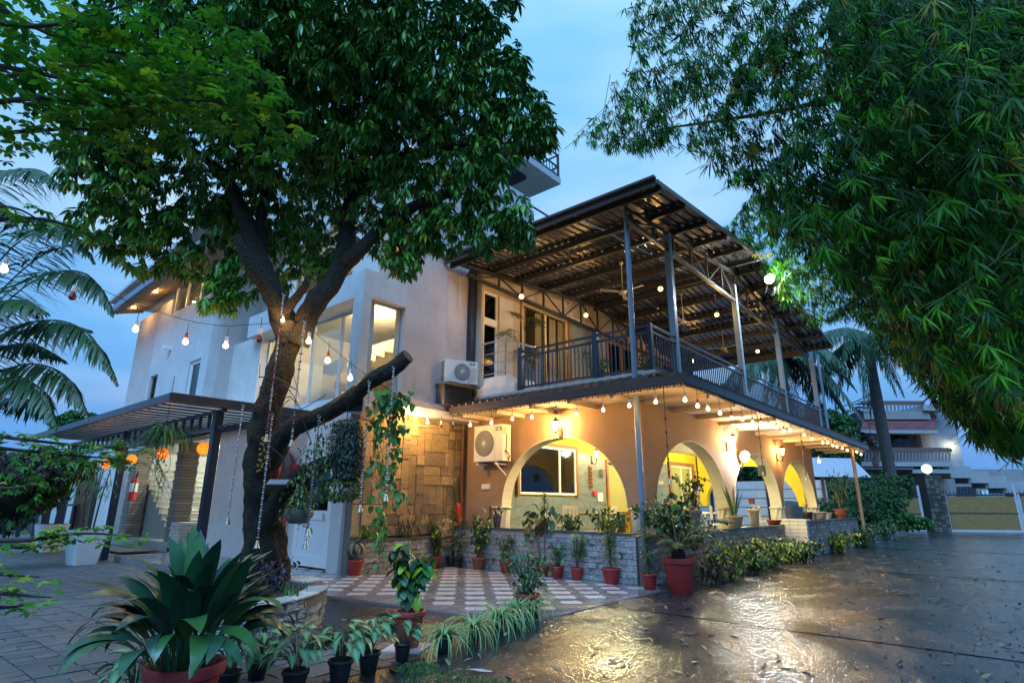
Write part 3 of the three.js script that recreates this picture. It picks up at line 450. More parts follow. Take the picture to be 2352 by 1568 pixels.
// ---- lower eave of ribbed tin with a scrolled valance
{
  const EX = 9.4, EZ = -4.07, yE = 3.60, yW = 3.86, xEnd = 26.2, zEnd = -10.1;
  const eave = obj('eave', [bar(V(EX - 0.02, 3.53, EZ + 0.02), V(EX - 0.02, 3.53, zEnd), 0.025, 0.16), bar(V(EX - 0.02, 3.53, EZ), V(xEnd, 3.53, EZ), 0.025, 0.16)], MT.brownMetal, house);
  const quad = (a, b, c, d) => { const g = new THREE.BufferGeometry(); g.setAttribute('position', new THREE.Float32BufferAttribute([a, b, c, a, c, d].flatMap(p => [p.x, p.y, p.z]), 3)); g.setAttribute('uv', new THREE.Float32BufferAttribute(new Float32Array(12), 2)); g.computeVertexNormals(); return uvm(g); };
  for (let k = 0; k < 6; k++) { const a = lerp(EZ, zEnd, k / 6), b = lerp(EZ, zEnd, (k + 1) / 6), i0 = Math.min(a, ZF + 0.44), i1 = Math.min(b, ZF + 0.44); obj('eave_sheet', [quad(V(EX, yE, a), V(EX, yE, b), V(10.2, yW, Math.min(b, -5.03)), V(10.2, yW, Math.min(a, -5.03)))], MT.sheetTop, eave); }
  for (let k = 0; k < 14; k++) { const a = lerp(EX, xEnd, k / 14), b = lerp(EX, xEnd, (k + 1) / 14); obj('eave_sheet', [quad(V(a, yE, EZ), V(b, yE, EZ), V(Math.max(b, 10.2), yW, -5.03), V(Math.max(a, 10.2), yW, -5.03))], MT.sheetTop, eave); }
  for (let k = 0; k < 26; k++) { const z = EZ - 0.1 - k * 0.23; obj('rib', [bar(V(EX - 0.04, yE + 0.03, z), V(10.2, yW + 0.03, Math.min(z, -5.05)), 0.05, 0.04)], MT.sheetTop, eave); }
  for (let k = 0; k < 68; k++) { const x = EX + 0.2 + k * 0.245; obj('rib', [bar(V(x, yE + 0.03, EZ + 0.04), V(Math.max(x, 10.22), yW + 0.03, -5.03), 0.05, 0.04)], MT.sheetTop, eave); }
  // soffit boards and brackets
  obj('soffit', [mm(EX + 0.01, 3.425, zEnd, XF, 3.445, -5.48), mm(EX + 0.01, 3.425, -5.47, xEnd, 3.445, EZ - 0.01)], MT.beige, eave);
  for (let k = 0; k < 5; k++) obj('soffit_beam', [mm(EX + 0.02, 3.34, -9.6 + k * 1.0, XF - 0.002, 3.424, -9.52 + k * 1.0)], MT.beige, eave);
  for (let k = 0; k < 12; k++) obj('soffit_beam', [mm(10.5 + k * 1.35, 3.34, -5.468, 10.58 + k * 1.35, 3.424, EZ - 0.05)], MT.beige, eave);
  const ring = flat(new THREE.TorusGeometry(0.030, 0.008, 5, 10)), drop = uvm(new THREE.ConeGeometry(0.018, 0.05, 6).rotateX(Math.PI));
  const sc = mergeGeometries([uvm(ring.clone().translate(-0.032, 0, 0)), uvm(ring.clone().translate(0.032, 0, 0)), uvm(drop.clone().translate(0, -0.035, 0))]);
  const nX = 46, nZ = 128;
  for (let k = 0; k < nX; k++) { const m = obj('scroll', sc, MT.brownMetal, eave); m.position.set(EX - 0.02, 3.425, lerp(EZ, zEnd, (k + 0.5) / nX)); m.rotation.y = Math.PI / 2; }
  for (let k = 0; k < nZ; k++) { const m = obj('scroll', sc, MT.brownMetal, eave); m.position.set(lerp(EX, xEnd, (k + 0.5) / nZ), 3.425, EZ); }
  obj('eave_post', [rod(V(24.2, 0, -4.3), V(24.2, 3.45, -4.3), 0.06), rod(V(9.82, 3.44, -4.45), V(9.82, 3.5, -4.45), 0.05)], MT.arcade, house);
}
settle(house, V(14, 0, -12));

// ================================================================ low planter walls of whitewashed brick
function brickWall(label, x0, x1, z0, z1, h, face, mats, seed, cap, soil) {   // face 'x': front at x0 looking to -x; face 'z': front at z1 looking to +z
  const w = thing('planter_wall', label, 'wall'), r = rng(seed), L = face === 'x' ? z1 - z0 : x1 - x0, bh = 0.105, bl = 0.245;
  obj('core', [face === 'x' ? mm(x0 + 0.02, -0.15, z0, x0 + 0.2, h, z1) : mm(x0, -0.15, z1 - 0.2, x1, h, z1 - 0.02)], MT.mortar, w);
  const rows = Math.round(h / bh), n = Math.ceil(L / bl);
  for (let j = 0; j < rows; j++) for (let i = 0; i <= n; i++) {
    let a = i * bl - (j % 2) * bl / 2, b = a + bl; a = Math.max(0, a); b = Math.min(L, b); if (b - a < 0.04) continue;
    const y0 = j * h / rows + 0.005, y1 = (j + 1) * h / rows - 0.005, d = (r() - 0.5) * 0.016;
    const g = face === 'x' ? mm(x0 + d, y0, z0 + a + 0.005, x0 + 0.06, y1, z0 + b - 0.005) : mm(x0 + a + 0.005, y0, z1 - 0.06, x0 + b - 0.005, y1, z1 + d);
    obj('brick', g, mats[Math.floor(r() * mats.length)], w);
  }
  if (cap) obj('cap', [face === 'x' ? mm(x0 - 0.03, h, z0, x0 + 0.2, h + 0.035, z1) : mm(x0, h, z1 - 0.2, x1, h + 0.035, z1 + 0.03)], cap, w);
  if (soil) obj('soil', [face === 'x' ? mm(x0 + 0.2, 0, z0, x1, h - 0.05, z1) : mm(x0, 0, z0, x1, h - 0.05, z1 - 0.2)], MT.soil, w);
  return settle(w);
}
brickWall('whitewashed brick planter wall below the large first arch', 9.8, 10.38, -10.15, -5.42, 0.84, 'x', [MT.washA, MT.washA, MT.washB], 21, MT.granite, true);
brickWall('brownish brick planter wall under the arches with bushes along it', 9.85, 18.2, -5.45, -5.2, 0.82, 'z', [MT.washB, MT.washC, MT.washC], 22, MT.granite, false);
brickWall('brick wall end with pale lit end face, pots along its top', 18.2, 24.9, -5.3, -4.6, 0.92, 'z', [MT.washC, MT.washC, MT.washB], 23, MT.granite, true);
{ const w = thing('wall_pier', 'short cream brick pier where the low wall steps out', 'pier'); for (let j = 0; j < 9; j++) for (let i = 0; i < 3; i++) obj('brick', [mm(18.02, j * 0.105 + 0.004, -5.25 + i * 0.22, 18.19, (j + 1) * 0.105 - 0.004, -5.25 + (i + 1) * 0.22 - 0.008)], MT.cream, w); obj('core', [mm(18.04, 0, -5.24, 18.18, 0.95, -4.61)], MT.mortar, w); obj('cap', [mm(18.0, 0.95, -5.27, 18.5, 1.0, -4.58)], MT.cream, w); settle(w); }
brickWall('low weathered brick bed along the foot of the stone wall', 7.22, 9.79, -10.45, -10.2, 0.63, 'z', [MT.washC, MT.washB, MT.washC], 24, MT.granite, true);
// ================================================================ lamps
const serif = await new FontLoader().loadAsync('fonts/droid/droid_serif_bold.typeface.json');
const sansB = await new FontLoader().loadAsync('fonts/droid/droid_sans_bold.typeface.json');
const text = (s, font, size, depth) => flat(new TextGeometry(s, { font, size, depth, curveSegments: 4, bevelEnabled: false }));
MT.lampGlass = glow(1, 0.78, 0.40, 7); MT.lampIron = std(0.03, 0.018, 0.012, 0.4, { metalness: 0.3 });
function sconce(label, p, ry, cd, on = MT.lampGlass) {   // carriage lamp on a wall whose face looks along +z before turning
  const g = thing('wall_lantern', label, 'lamp', 'carriage lanterns on the veranda walls');
  obj('back_plate', [box(0.09, 0.26, 0.02, 0, -0.17, -0.17)], MT.lampIron, g);
  obj('arm', [tube([V(0, -0.24, -0.16), V(0, -0.30, -0.06), V(0, -0.24, 0.0), V(0, -0.15, 0)], 0.014, 8)], MT.lampIron, g);
  const b = obj('cage', [lathe([[0, -0.15], [0.05, -0.14], [0.06, -0.12], [0, -0.12]], 6), lathe([[0.0, 0.2], [0.02, 0.16], [0.10, 0.11], [0.105, 0.09], [0, 0.09]], 6), ...[0, 1, 2, 3, 4, 5].map(k => rod(V(Math.cos(k * 1.047) * 0.055, -0.12, Math.sin(k * 1.047) * 0.055), V(Math.cos(k * 1.047) * 0.095, 0.09, Math.sin(k * 1.047) * 0.095), 0.006, 0.006, 5))], MT.lampIron, g);
  obj('lamp_glass', [lathe([[0.045, -0.118], [0.085, 0.088]], 6)], on, g);
  lamp(g, V(0, 0.0, 0.0), 1, 0.60, 0.19, cd * 1.75, 0.06);
  g.position.copy(p); g.rotation.y = ry; return g;
}
sconce('glowing carriage lantern on the wall directly above the first arch', V(10.2, 3.05, -7.47), -Math.PI / 2, 9);
sconce('glowing carriage lantern between the second and third arches', V(14.9, 2.98, -5.28), 0, 6.5);
sconce('glowing carriage lantern between the third and fourth arches', V(19.05, 2.98, -5.28), 0, 6.5);
sconce('glowing carriage lantern on the grey tiles beside the veranda window', V(15.12, 2.86, -9.55), 0, 3);
// ceiling lights inside the veranda and halls
function ceilingLight(label, p, cd, col = [1, 0.88, 0.58], r = 0.14) {
  const g = thing('ceiling_light', label, 'lamp', 'ceiling lights indoors'); obj('rim', [lathe([[0, 0], [r + 0.02, 0], [r + 0.02, -0.03], [r, -0.035]], 20)], MT.pvc, g); obj('diffuser', [lathe([[r, -0.03], [r * 0.7, -0.06], [0.001, -0.07]], 20)], glow(col[0], col[1], col[2], 5), g);
  lamp(g, V(0, -0.2, 0), col[0], col[1], col[2], cd, 0.12); g.position.copy(p); return g;
}
ceilingLight('round white ceiling light in the veranda behind the first arch', V(12.6, 3.29, -7.7), 26, [1, 0.90, 0.48]);
ceilingLight('round white ceiling light in the veranda behind the second arch', V(16.6, 3.29, -7.7), 26, [1, 0.90, 0.48]);
ceilingLight('round white ceiling light in the veranda behind the fourth arch', V(21.0, 3.29, -7.7), 22, [1, 0.90, 0.48]);
ceilingLight('added unseen light that brightens the glass of the veranda window', V(13.2, 3.29, -12), 7, [1, 0.86, 0.45]);  // invented lamp behind the window, added to brighten its glass
ceilingLight('ceiling light of the stair hall behind the bay glass', V(8.9, 6.54, -12.6), 30, [1, 0.74, 0.36]);
ceilingLight('ceiling light of the upper room behind the tree', V(9.6, 9.19, -13), 16, [1, 0.72, 0.36]);
ceilingLight('white ceiling light in the entrance stair hall', V(9.2, 3.29, -21.6), 20, [0.92, 1, 0.80]);
ceilingLight('white ceiling light in the passage behind the tree trunk', V(10.5, 3.29, -24.6), 10, [0.92, 1, 0.80]);
ceilingLight('ceiling light behind the upper windows of the left wing', V(8.0, 9.4, -19.5), 5, [1, 0.7, 0.3]);
// small downlights in the wing's timber soffit
for (const [zx, zy] of [[1668, 500], [1430, 703], [1222, 873]]) {
  const c = zat(cropL1, zx, zy, 'x', 5.98), yy = 8.10 + (c.z + 24.5) / 8.4 * 0.32 + 0.16; c.y = Math.min(c.y, yy) ;
  const g = thing('downlight', 'small warm downlight set into the timber soffit of the left wing', 'lamp', 'downlights in the timber soffit'); const y = yy + 0.005;
  obj('bezel', [lathe([[0.09, 0.02], [0.10, -0.02], [0.075, -0.025]], 16)], MT.pvc, g); obj('lens', [lathe([[0.075, -0.02], [0.001, -0.022]], 16)], glow(1, 0.66, 0.2, 8), g); lamp(g, V(0, -0.06, 0), 1, 0.58, 0.16, 2.6, 0.05); g.position.set(c.x, y, c.z);
}
// white LED floodlights
function flood(label, p, dir, cd, post) {
  const g = thing('floodlight', label, 'lamp', 'white floodlights'); obj('housing', [lathe([[0, -0.08], [0.11, -0.08], [0.155, -0.015], [0.152, -0.01], [0.14, -0.012]], 20).rotateX(Math.PI / 2)], MT.black, g); obj('lens', [lathe([[0, 0.03], [0.09, 0.018], [0.14, 0]], 20).rotateX(Math.PI / 2).translate(0, 0, -0.008)], glow(0.85, 0.97, 1, 30), g); obj('bracket', [rod(V(0, -0.08, -0.05), V(0, -0.4, -0.12), 0.012)], MT.black, g);
  lamp(g, V(0, 0, 0.12), 0.88, 0.98, 1.0, cd, 0.07);
  g.position.copy(p); g.lookAt(p.clone().add(dir)); return g;
}
flood('dazzling white floodlight on the terrace roof beside the bamboo', V(15.8, 7.42, -4.15), V(-0.62, -0.42, 0.7), 42);
flood('dazzling white floodlight at the crown of the third arch', V(15.66, 2.62, -5.28), V(-0.75, -0.3, 1), 15);
// wide light that also escapes sideways from the two bright lamps
// ---------------------------------------------------------------- string bulbs
const globeG = M([ball(0.034, 0, -0.035, 0, 12, 10), lathe([[0.02, -0.012], [0.017, 0.012], [0, 0.012]], 10)]), sockG = M([lathe([[0, 0.008], [0.019, 0.008], [0.021, 0.03], [0.019, 0.075], [0.006, 0.085], [0, 0.085]], 10)]);
function bulb(name, label, group, p, lit, cd, red, wire = 0.06, s = 1) {
  const g = thing(name, label, 'light bulb', group); obj('socket', sockG, red ? MT.socketRed : MT.socket, g); obj('globe', globeG, lit ? MT.bulbWarm : MT.bulbOff, g); obj('wire', [rod(V(0, 0.08, 0), V(0, 0.08 + wire / s, 0), 0.004, 0.004, 5)], MT.cable, g);
  if (lit && cd) lamp(g, V(0, -0.035, 0), 1, 0.60, 0.20, cd * 1.5, 0.03); g.scale.setScalar(s); g.position.copy(p); return g;
}
{
  const EL = 'small glowing bulb on the string along the eave valance', EG = 'bulbs strung along the eave';
  const xs = [[400, 1195], [595, 1175], [787, 1138], [967, 1122], [1375, 1092], [1622, 1055], [1862, 1015], [2105, 980]];
  const ws = []; 
  for (const [a, b] of xs) { const p = zat(cropR2, a, b, 'x', 9.46); ws.push(p); bulb('eave_bulb', EL, EG, p, true, 0.26, false, 3.42 - p.y - 0.08, 1.05); }
  const zs = [[413, 960], [530, 1015], [625, 1043], [735, 1083], [845, 1128], [942, 1140], [1035, 1170], [1113, 1178], [1180, 1200], [1255, 1215], [1323, 1252], [1382, 1243], [1510, 1290], [1580, 1325], [1680, 1360], [1725, 1360], [1773, 1385], [1810, 1398], [1860, 1413], [1905, 1430], [1993, 1447], [2032, 1470]];
  zs.forEach(([a, b], i) => { const p = zat(cropR6, a, b, 'z', -4.13); ws.push(p); bulb('eave_bulb', EL, EG, p, true, i % 2 ? 0.34 : 0.26, i % 3 === 1, Math.max(0.03, 3.42 - p.y - 0.08), 1.1); });
  for (const [a, b] of [[1960, 1508], [1647, 1530]]) bulb('eave_bulb', 'glowing bulb hanging apart from the string near the far eave post', 'far eave bulbs', zat(cropR6, a, b, 'z', -4.6), true, 0.3, false, 0.3, 1.4);
  bulb('dead_bulb', 'unlit dark bulb socket hanging from the eave above the first arch', undefined, zat(cropR2, 1185, 1070, 'x', 9.46), false, 0, false, 0.15, 1.2);
  const left = [[1855, 378, 1], [1968, 435, 1], [2093, 470, 0], [2200, 475, 0]];
  for (const [a, b, on] of left) { const p = zat(cropM5, a, b, 'z', -9.95); bulb(on ? 'ledge_bulb' : 'dead_bulb', on ? 'small glowing bulb hanging below the ledge over the stone wall' : 'unlit bulb hanging below the ledge over the stone wall', on ? 'lit ledge bulbs' : 'unlit ledge bulbs', p, !!on, 2.8, false, 0.12, 1.1); }
  solo('string_cable', 'thin cable of the string lights running under the eave', 'cable', [tube([V(9.46, 3.40, -9.9), V(9.46, 3.36, -8), V(9.45, 3.39, -6), V(9.5, 3.39, -4.13), V(12, 3.36, -4.13), V(16, 3.39, -4.13), V(20, 3.37, -4.13), V(25.6, 3.36, -4.13)], 0.005, 5, 90)], MT.cable);
  // wall lamp glow on the stone: a small lamp hidden behind the ledge's lip is visible as bright spots in the photo
  solo('sagging_wire', 'thin pale wire sagging across the top of the stone wall', 'cable', [tube([zat(cropM5, 1260, 355, 'z', -10.35), zat(cropM5, 1780, 470, 'z', -10.3), zat(cropM5, 2100, 490, 'z', -10.3), zat(cropM5, 2330, 505, 'z', -10.2)], 0.006, 5)], MT.potCream);
}
// ================================================================ terrace: pendants and ceiling fans
{
  const roofY = x => x < 15.7 ? lerp(7.42, 8.02, (x - 9.26) / 6.44) : lerp(8.02, 7.12, (x - 15.7) / 7.8);
  const pg = M([ball(0.06, 0, 0, 0, 14, 10)]);
  for (const [x, y, z] of [[10.25, 6.34, -8.5], [13.16, 6.6, -8.5], [12.6, 6.6, -5.9], [15.5, 6.6, -5.6], [20.4, 6.6, -6.06], [20.3, 6.6, -8.4]]) {
    const g = thing('pendant_lamp', 'amber globe bulb hanging on a rod from the terrace roof', 'lamp', 'amber pendants under the terrace roof'); obj('globe', pg, glow(1, 0.55, 0.14, 9), g); obj('holder', [lathe([[0, 0.12], [0.03, 0.12], [0.035, 0.05], [0, 0.05]], 10)], MT.black, g); obj('rod', [rod(V(0, 0.1, 0), V(0, roofY(x) - y - 0.02, 0), 0.008)], MT.black, g); lamp(g, V(0, 0, 0), 1, 0.55, 0.14, 4.2, 0.06); g.position.set(x, y, z);
  }
  const bladeShape = poly([[0.1, -0.045], [0.22, -0.06], [0.62, -0.065], [0.64, 0.05], [0.22, 0.055], [0.1, 0.03]], 0.008).rotateX(-Math.PI / 2 + 0.18);
  const spots = [[12.65, 6.8, -7, 0.4], [16.42, 6.89, -7, 1.1], [19.72, 6.73, -7, 0.2]];
  let first; for (const [x, y, z, a] of spots) {
    const g = thing('ceiling_fan', 'cream three-bladed ceiling fan hanging on a long rod under the terrace roof', 'fan', 'ceiling fans of the terrace'); obj('motor', [lathe([[0, 0.07], [0.06, 0.06], [0.11, 0.01], [0.10, -0.04], [0.05, -0.06], [0, -0.06]], 20)], MT.potCream, g); obj('rod', [rod(V(0, 0.06, 0), V(0, roofY(x) - y - 0.05, 0), 0.014), lathe([[0, 0], [0.05, 0.02], [0.06, 0.08], [0, 0.09]], 14, 0, roofY(x) - y - 0.16, 0)], MT.potCream, g);
    for (let k = 0; k < 3; k++) obj('blade', uvm(bladeShape.clone().rotateY(k * 2.0944)), MT.potCream, g); g.position.set(x, y, z); g.rotation.y = a;
  }
  const vf = thing('veranda_fan', 'white ceiling fan seen through the second arch', 'fan'); obj('motor', [lathe([[0, 0.07], [0.1, 0.02], [0.09, -0.04], [0, -0.06]], 18)], MT.pvc, vf); obj('rod', [rod(V(0, 0.05, 0), V(0, 0.3, 0), 0.012)], MT.pvc, vf); for (let k = 0; k < 3; k++) obj('blade', uvm(bladeShape.clone().rotateY(k * 2.0944)), MT.pvc, vf); vf.position.set(15.2, 3.0, -7.4);
}
// ================================================================ air-conditioner outdoor units
function acUnit(label, w, h, d, pos, ry, withSide) {
  const g = thing('air_conditioner', label, 'air conditioner');
  obj('casing', [mm(-w / 2, 0, -d, w / 2, h, 0)], MT.acWhite, g);
  const fx = withSide ? -0.12 : 0.02, R = h * 0.36, fy = h * 0.5;
  const f = obj('fan_grille', [lathe([[0, 0], [R, 0], [R, 0.012], [R * 0.96, 0.02], [0, 0.014]], 36).rotateX(Math.PI / 2).translate(fx, fy, 0.0)], MT.acGrille, g);
  const rings = []; for (let k = 1; k < 7; k++) rings.push(flat(new THREE.TorusGeometry(R * k / 6.6, 0.0035, 4, 36)).translate(fx, fy, 0.024)); for (let k = 0; k < 28; k++) { const a = k / 28 * 6.283; rings.push(rod(V(fx + Math.cos(a) * 0.04, fy + Math.sin(a) * 0.04, 0.024), V(fx + Math.cos(a + 0.35) * R * 0.97, fy + Math.sin(a + 0.35) * R * 0.97, 0.024), 0.003, 0.003, 4)); }
  obj('grille_wires', rings, MT.acWhite, f); obj('hub', [lathe([[0, 0.03], [0.04, 0.028], [0.045, 0], [0, 0]], 18).rotateX(Math.PI / 2).translate(fx, fy, 0.0)], MT.acWhite, f);
  for (let k = 0; k < 8; k++) if (!withSide) obj('louvre', [mm(w / 2 - 0.22, 0.06 + k * h * 0.085, 0.001, w / 2 - 0.03, 0.06 + k * h * 0.085 + 0.022, 0.014)], MT.acWhite, g);
  obj('side_grille', Array.from({ length: 9 }, (_, k) => mm(-w / 2 - 0.006, 0.05 + k * h * 0.1, -d + 0.03, -w / 2 - 0.001, 0.05 + k * h * 0.1 + h * 0.06, -0.05)), MT.acGrille, g);
  obj('lettering', [text('IFB', serif, h * 0.105, 0.004).translate(w / 2 - 0.22, h * 0.82, 0.002)], MT.black, g);
  obj('seam', [mm(w / 2 - 0.245, 0.01, 0.0005, w / 2 - 0.24, h - 0.01, 0.003)], MT.acGrille, g);
  obj('foot', [mm(-w / 2 + 0.1, -0.03, -d + 0.02, -w / 2 + 0.16, 0, 0.01)], MT.acGrille, g); obj('foot', [mm(w / 2 - 0.16, -0.03, -d + 0.02, w / 2 - 0.1, 0, 0.01)], MT.acGrille, g);
  g.position.copy(pos); g.rotation.y = ry; return g;
}
acUnit('white air-conditioner unit on the upper wall at the terrace end', 0.86, 0.57, 0.30, V(9.58, 4.22, -9.86), -0.42, false);
{
  const s = thing('ac_bracket', 'dark stained ledge block carrying the upper air conditioner', 'bracket'); obj('block', [mm(9.15, 3.66, -10.29, 10.1, 4.16, -9.98)], std(0.10, 0.09, 0.085, 0.95, { map: T.stone }), s); obj('shelf', [mm(9.1, 4.16, -10.29, 10.14, 4.19, -9.75)], MT.acGrille, s); settle(s);
  const u = acUnit('white air-conditioner unit beside the first arch, pipes on its side', 0.92, 0.85, 0.31, V(10.06, 2.35, -9.38), -Math.PI / 2, true);
  obj('valve_box', [mm(0.461, 0.62, -0.2, 0.50, 0.76, -0.08)], MT.pvc, u); obj('energy_sticker', [mm(0.461, 0.62, -0.07, 0.463, 0.76, -0.02)], std(0.55, 0.5, 0.05, 0.6), u);
  obj('pipe', [tube([V(0.47, 0.62, -0.14), V(0.475, 0.4, -0.14), V(0.48, 0.25, -0.12), V(0.49, 0.16, -0.16)], 0.008, 6), tube([V(0.47, 0.22, -0.08), V(0.52, 0.2, -0.1), V(0.53, 0.12, -0.18), V(0.48, 0.08, -0.22), V(0.47, 0.02, -0.2)], 0.014, 6)], MT.woodDark, u);
  const b = thing('ac_bracket', 'pale steel wall bracket under the lower air conditioner', 'bracket'); obj('arm', [mm(10.0, 2.27, -9.7, 10.39, 2.31, -9.66)], MT.acWhite, b); obj('arm', [mm(10.0, 2.27, -9.1, 10.39, 2.31, -9.06)], MT.acWhite, b); obj('brace', [bar(V(10.02, 2.28, -9.08), V(10.39, 2.02, -9.08), 0.03)], MT.acWhite, b); obj('brace', [bar(V(10.02, 2.28, -9.68), V(10.39, 2.02, -9.68), 0.03)], MT.acWhite, b); settle(b);
  solo('drain_pipe', 'dark drain pipe running down the inner corner beside the stone wall', 'pipe', [rod(V(10.25, 0.1, -10.42), V(10.25, 3.3, -10.42), 0.05), rod(V(10.12, 0.1, -10.44), V(10.12, 2.0, -10.44), 0.03)], MT.woodDark);
  solo('wall_socket', 'white cable trunking box under the lower air conditioner', 'socket', [mm(10.37, 1.72, -9.86, 10.4, 1.84, -9.6)], MT.pvc);
}
// wires drooping on the peach upper wall
solo('loop_wire', 'thin grey wire hanging in a loop on the upper wall', 'cable', [tube([zat(cropM4, 2150, 560, 'z', -10.27), zat(cropM4, 2150, 1000, 'z', -10.27), zat(cropM4, 2165, 1200, 'z', -10.27), zat(cropM4, 2220, 1245, 'z', -10.27), zat(cropM4, 2300, 1180, 'z', -10.27), zat(cropM4, 2330, 900, 'z', -10.27), zat(cropM4, 2345, 640, 'z', -10.27)], 0.007, 5, 50)], MT.socket);
solo('hanging_wire', 'straight pale wire dangling from the roof corner', 'cable', [tube([zat(cropM4, 2268, 390, 'z', -10.2), zat(cropM4, 2269, 860, 'z', -10.2)], 0.007, 5)], MT.pvc);
// ================================================================ veranda furniture and fittings
function chair(label, x, z, ry, mat = MT.cream) {
  const g = thing('dining_chair', label, 'chair', 'cream wooden chairs on the veranda'); obj('seat', [box(0.44, 0.04, 0.42, 0, 0.45, 0)], mat, g); for (const sx of [-1, 1]) { obj('leg', [box(0.045, 0.45, 0.045, sx * 0.19, 0.225, 0.18)], mat, g); obj('leg', [box(0.045, 0.95, 0.045, sx * 0.19, 0.475, -0.19)], mat, g); }
  obj('top_rail', [box(0.335, 0.09, 0.03, 0, 0.9, -0.19)], mat, g); for (const k of [-1, 0, 1]) obj('back_slat', [box(0.07, 0.38, 0.02, k * 0.11, 0.665, -0.19)], mat, g); g.position.set(x, 0.4, z); g.rotation.y = ry; return g;
}
function table(label, x, z, w, d, mat) { const g = thing('dining_table', label, 'table', 'veranda tables'); obj('table_top', [box(w, 0.045, d, 0, 0.74, 0)], mat, g); for (const a of [-1, 1]) for (const b of [-1, 1]) obj('leg', [rod(V(a * (w / 2 - 0.1), 0, b * (d / 2 - 0.1)), V(a * (w / 2 - 0.1), 0.72, b * (d / 2 - 0.1)), 0.03)], mat, g); g.position.set(x, 0.4, z); return g; }
chair('cream wooden chair in front of the grey tiles, behind the first arch', 12.15, -8.6, 2.6); chair('cream wooden chair by the far wall, behind the first arch', 14.6, -8.9, 3.4); chair('cream wooden chair at the planter below the sansevieria', 16.6, -6.5, 0.3); chair('cream wooden chair beside a twisted column of the third arch', 18.0, -6.6, -0.2); chair('cream wooden chair behind the fourth arch', 20.6, -6.6, 0.2); chair('cream wooden chair turned sideways behind the fourth arch', 21.4, -6.8, 0.7); chair('brown wooden chair inside the second arch', 14.6, -7.5, 1.2, MT.wood);
table('wooden table with log legs behind the first arch', 13.3, -8.3, 1.5, 0.8, MT.woodSoft); table('table under a white cloth behind the third arch', 17.4, -7.3, 1.3, 0.8, MT.pvc);
{
  const t = thing('wood_carving', 'narrow carved wooden totem hanging on the grey tiles', 'carving'); obj('board', [mm(14.94, 1.82, -9.73, 15.06, 2.5, -9.69)], MT.wood, t); for (let k = 0; k < 6; k++) obj('knob', [ball(0.045, 15.0, 1.9 + k * 0.105, -9.675, 10, 8)], MT.wood, t); settle(t);
  solo('fire_alarm', 'red fire alarm call point on the grey tiles', 'alarm', [mm(15.12, 1.62, -9.73, 15.28, 1.76, -9.67)], MT.redPaint);
  solo('switch_board', 'white switch board on the grey tiles', 'switch', [mm(15.38, 1.46, -9.73, 15.66, 1.72, -9.7)], MT.pvc);
  solo('wall_fan_box', 'small grey speaker box high on the grey tiles', 'speaker', [mm(15.55, 2.2, -9.73, 15.75, 2.42, -9.62)], MT.acGrille);
  const p = zat(cropR7, 172, 775, 'z', -9.72), q = zat(cropR7, 216, 775, 'z', -9.72); const g = text('ean', sansB, 0.22, 0.02); g.computeBoundingBox(); const s = (q.x - p.x) / g.boundingBox.max.x; g.scale(s, s, 1); g.translate(p.x, p.y, -9.73); const L = solo('wall_lettering', 'cream raised letters on the grey tiles by the second arch', 'lettering', [g], MT.cream);
  solo('speaker', 'small black loudspeaker hung at the third arch crown', 'speaker', [mm(17.62, 2.2, -5.62, 17.8, 2.5, -5.45)], MT.black);
}
// bells hanging on cords along the eave
[[215, 870, 270, 690, 'x'], [1080, 1150, 1140, 1670, 'z'], [1475, 1280, 1530, 1720, 'z']].forEach(([a, b, c, d], i) => {
  const t = zat(cropR6, a, b, 'z', -4.25), e = zat([2400, 1500], c, d - (i === 0 ? 0 : 980), 'z', -4.25); const g = thing('bell_cord', ['beaded cord with a wheel ornament hanging before the second arch', 'brown cord with a bell hanging before the third arch', 'brown cord with a bell hanging before the fourth arch'][i], 'ornament'); const yb = t.y - (i === 0 ? 1.55 : 1.25);
  obj('cord', [rod(V(t.x, yb, t.z), V(t.x, 3.42, t.z), 0.009, 0.009, 6)], MT.woodDark, g); for (let k = 0; k < 5; k++) obj('bead', [ball(0.025, t.x, yb + 0.15 + k * 0.22, t.z, 8, 6)], MT.woodDark, g); obj('bell', [lathe([[0, 0.06], [0.02, 0.05], [0.03, 0], [0.042, -0.03]], 12, t.x, yb, t.z)], MT.brass, g); settle(g);
});
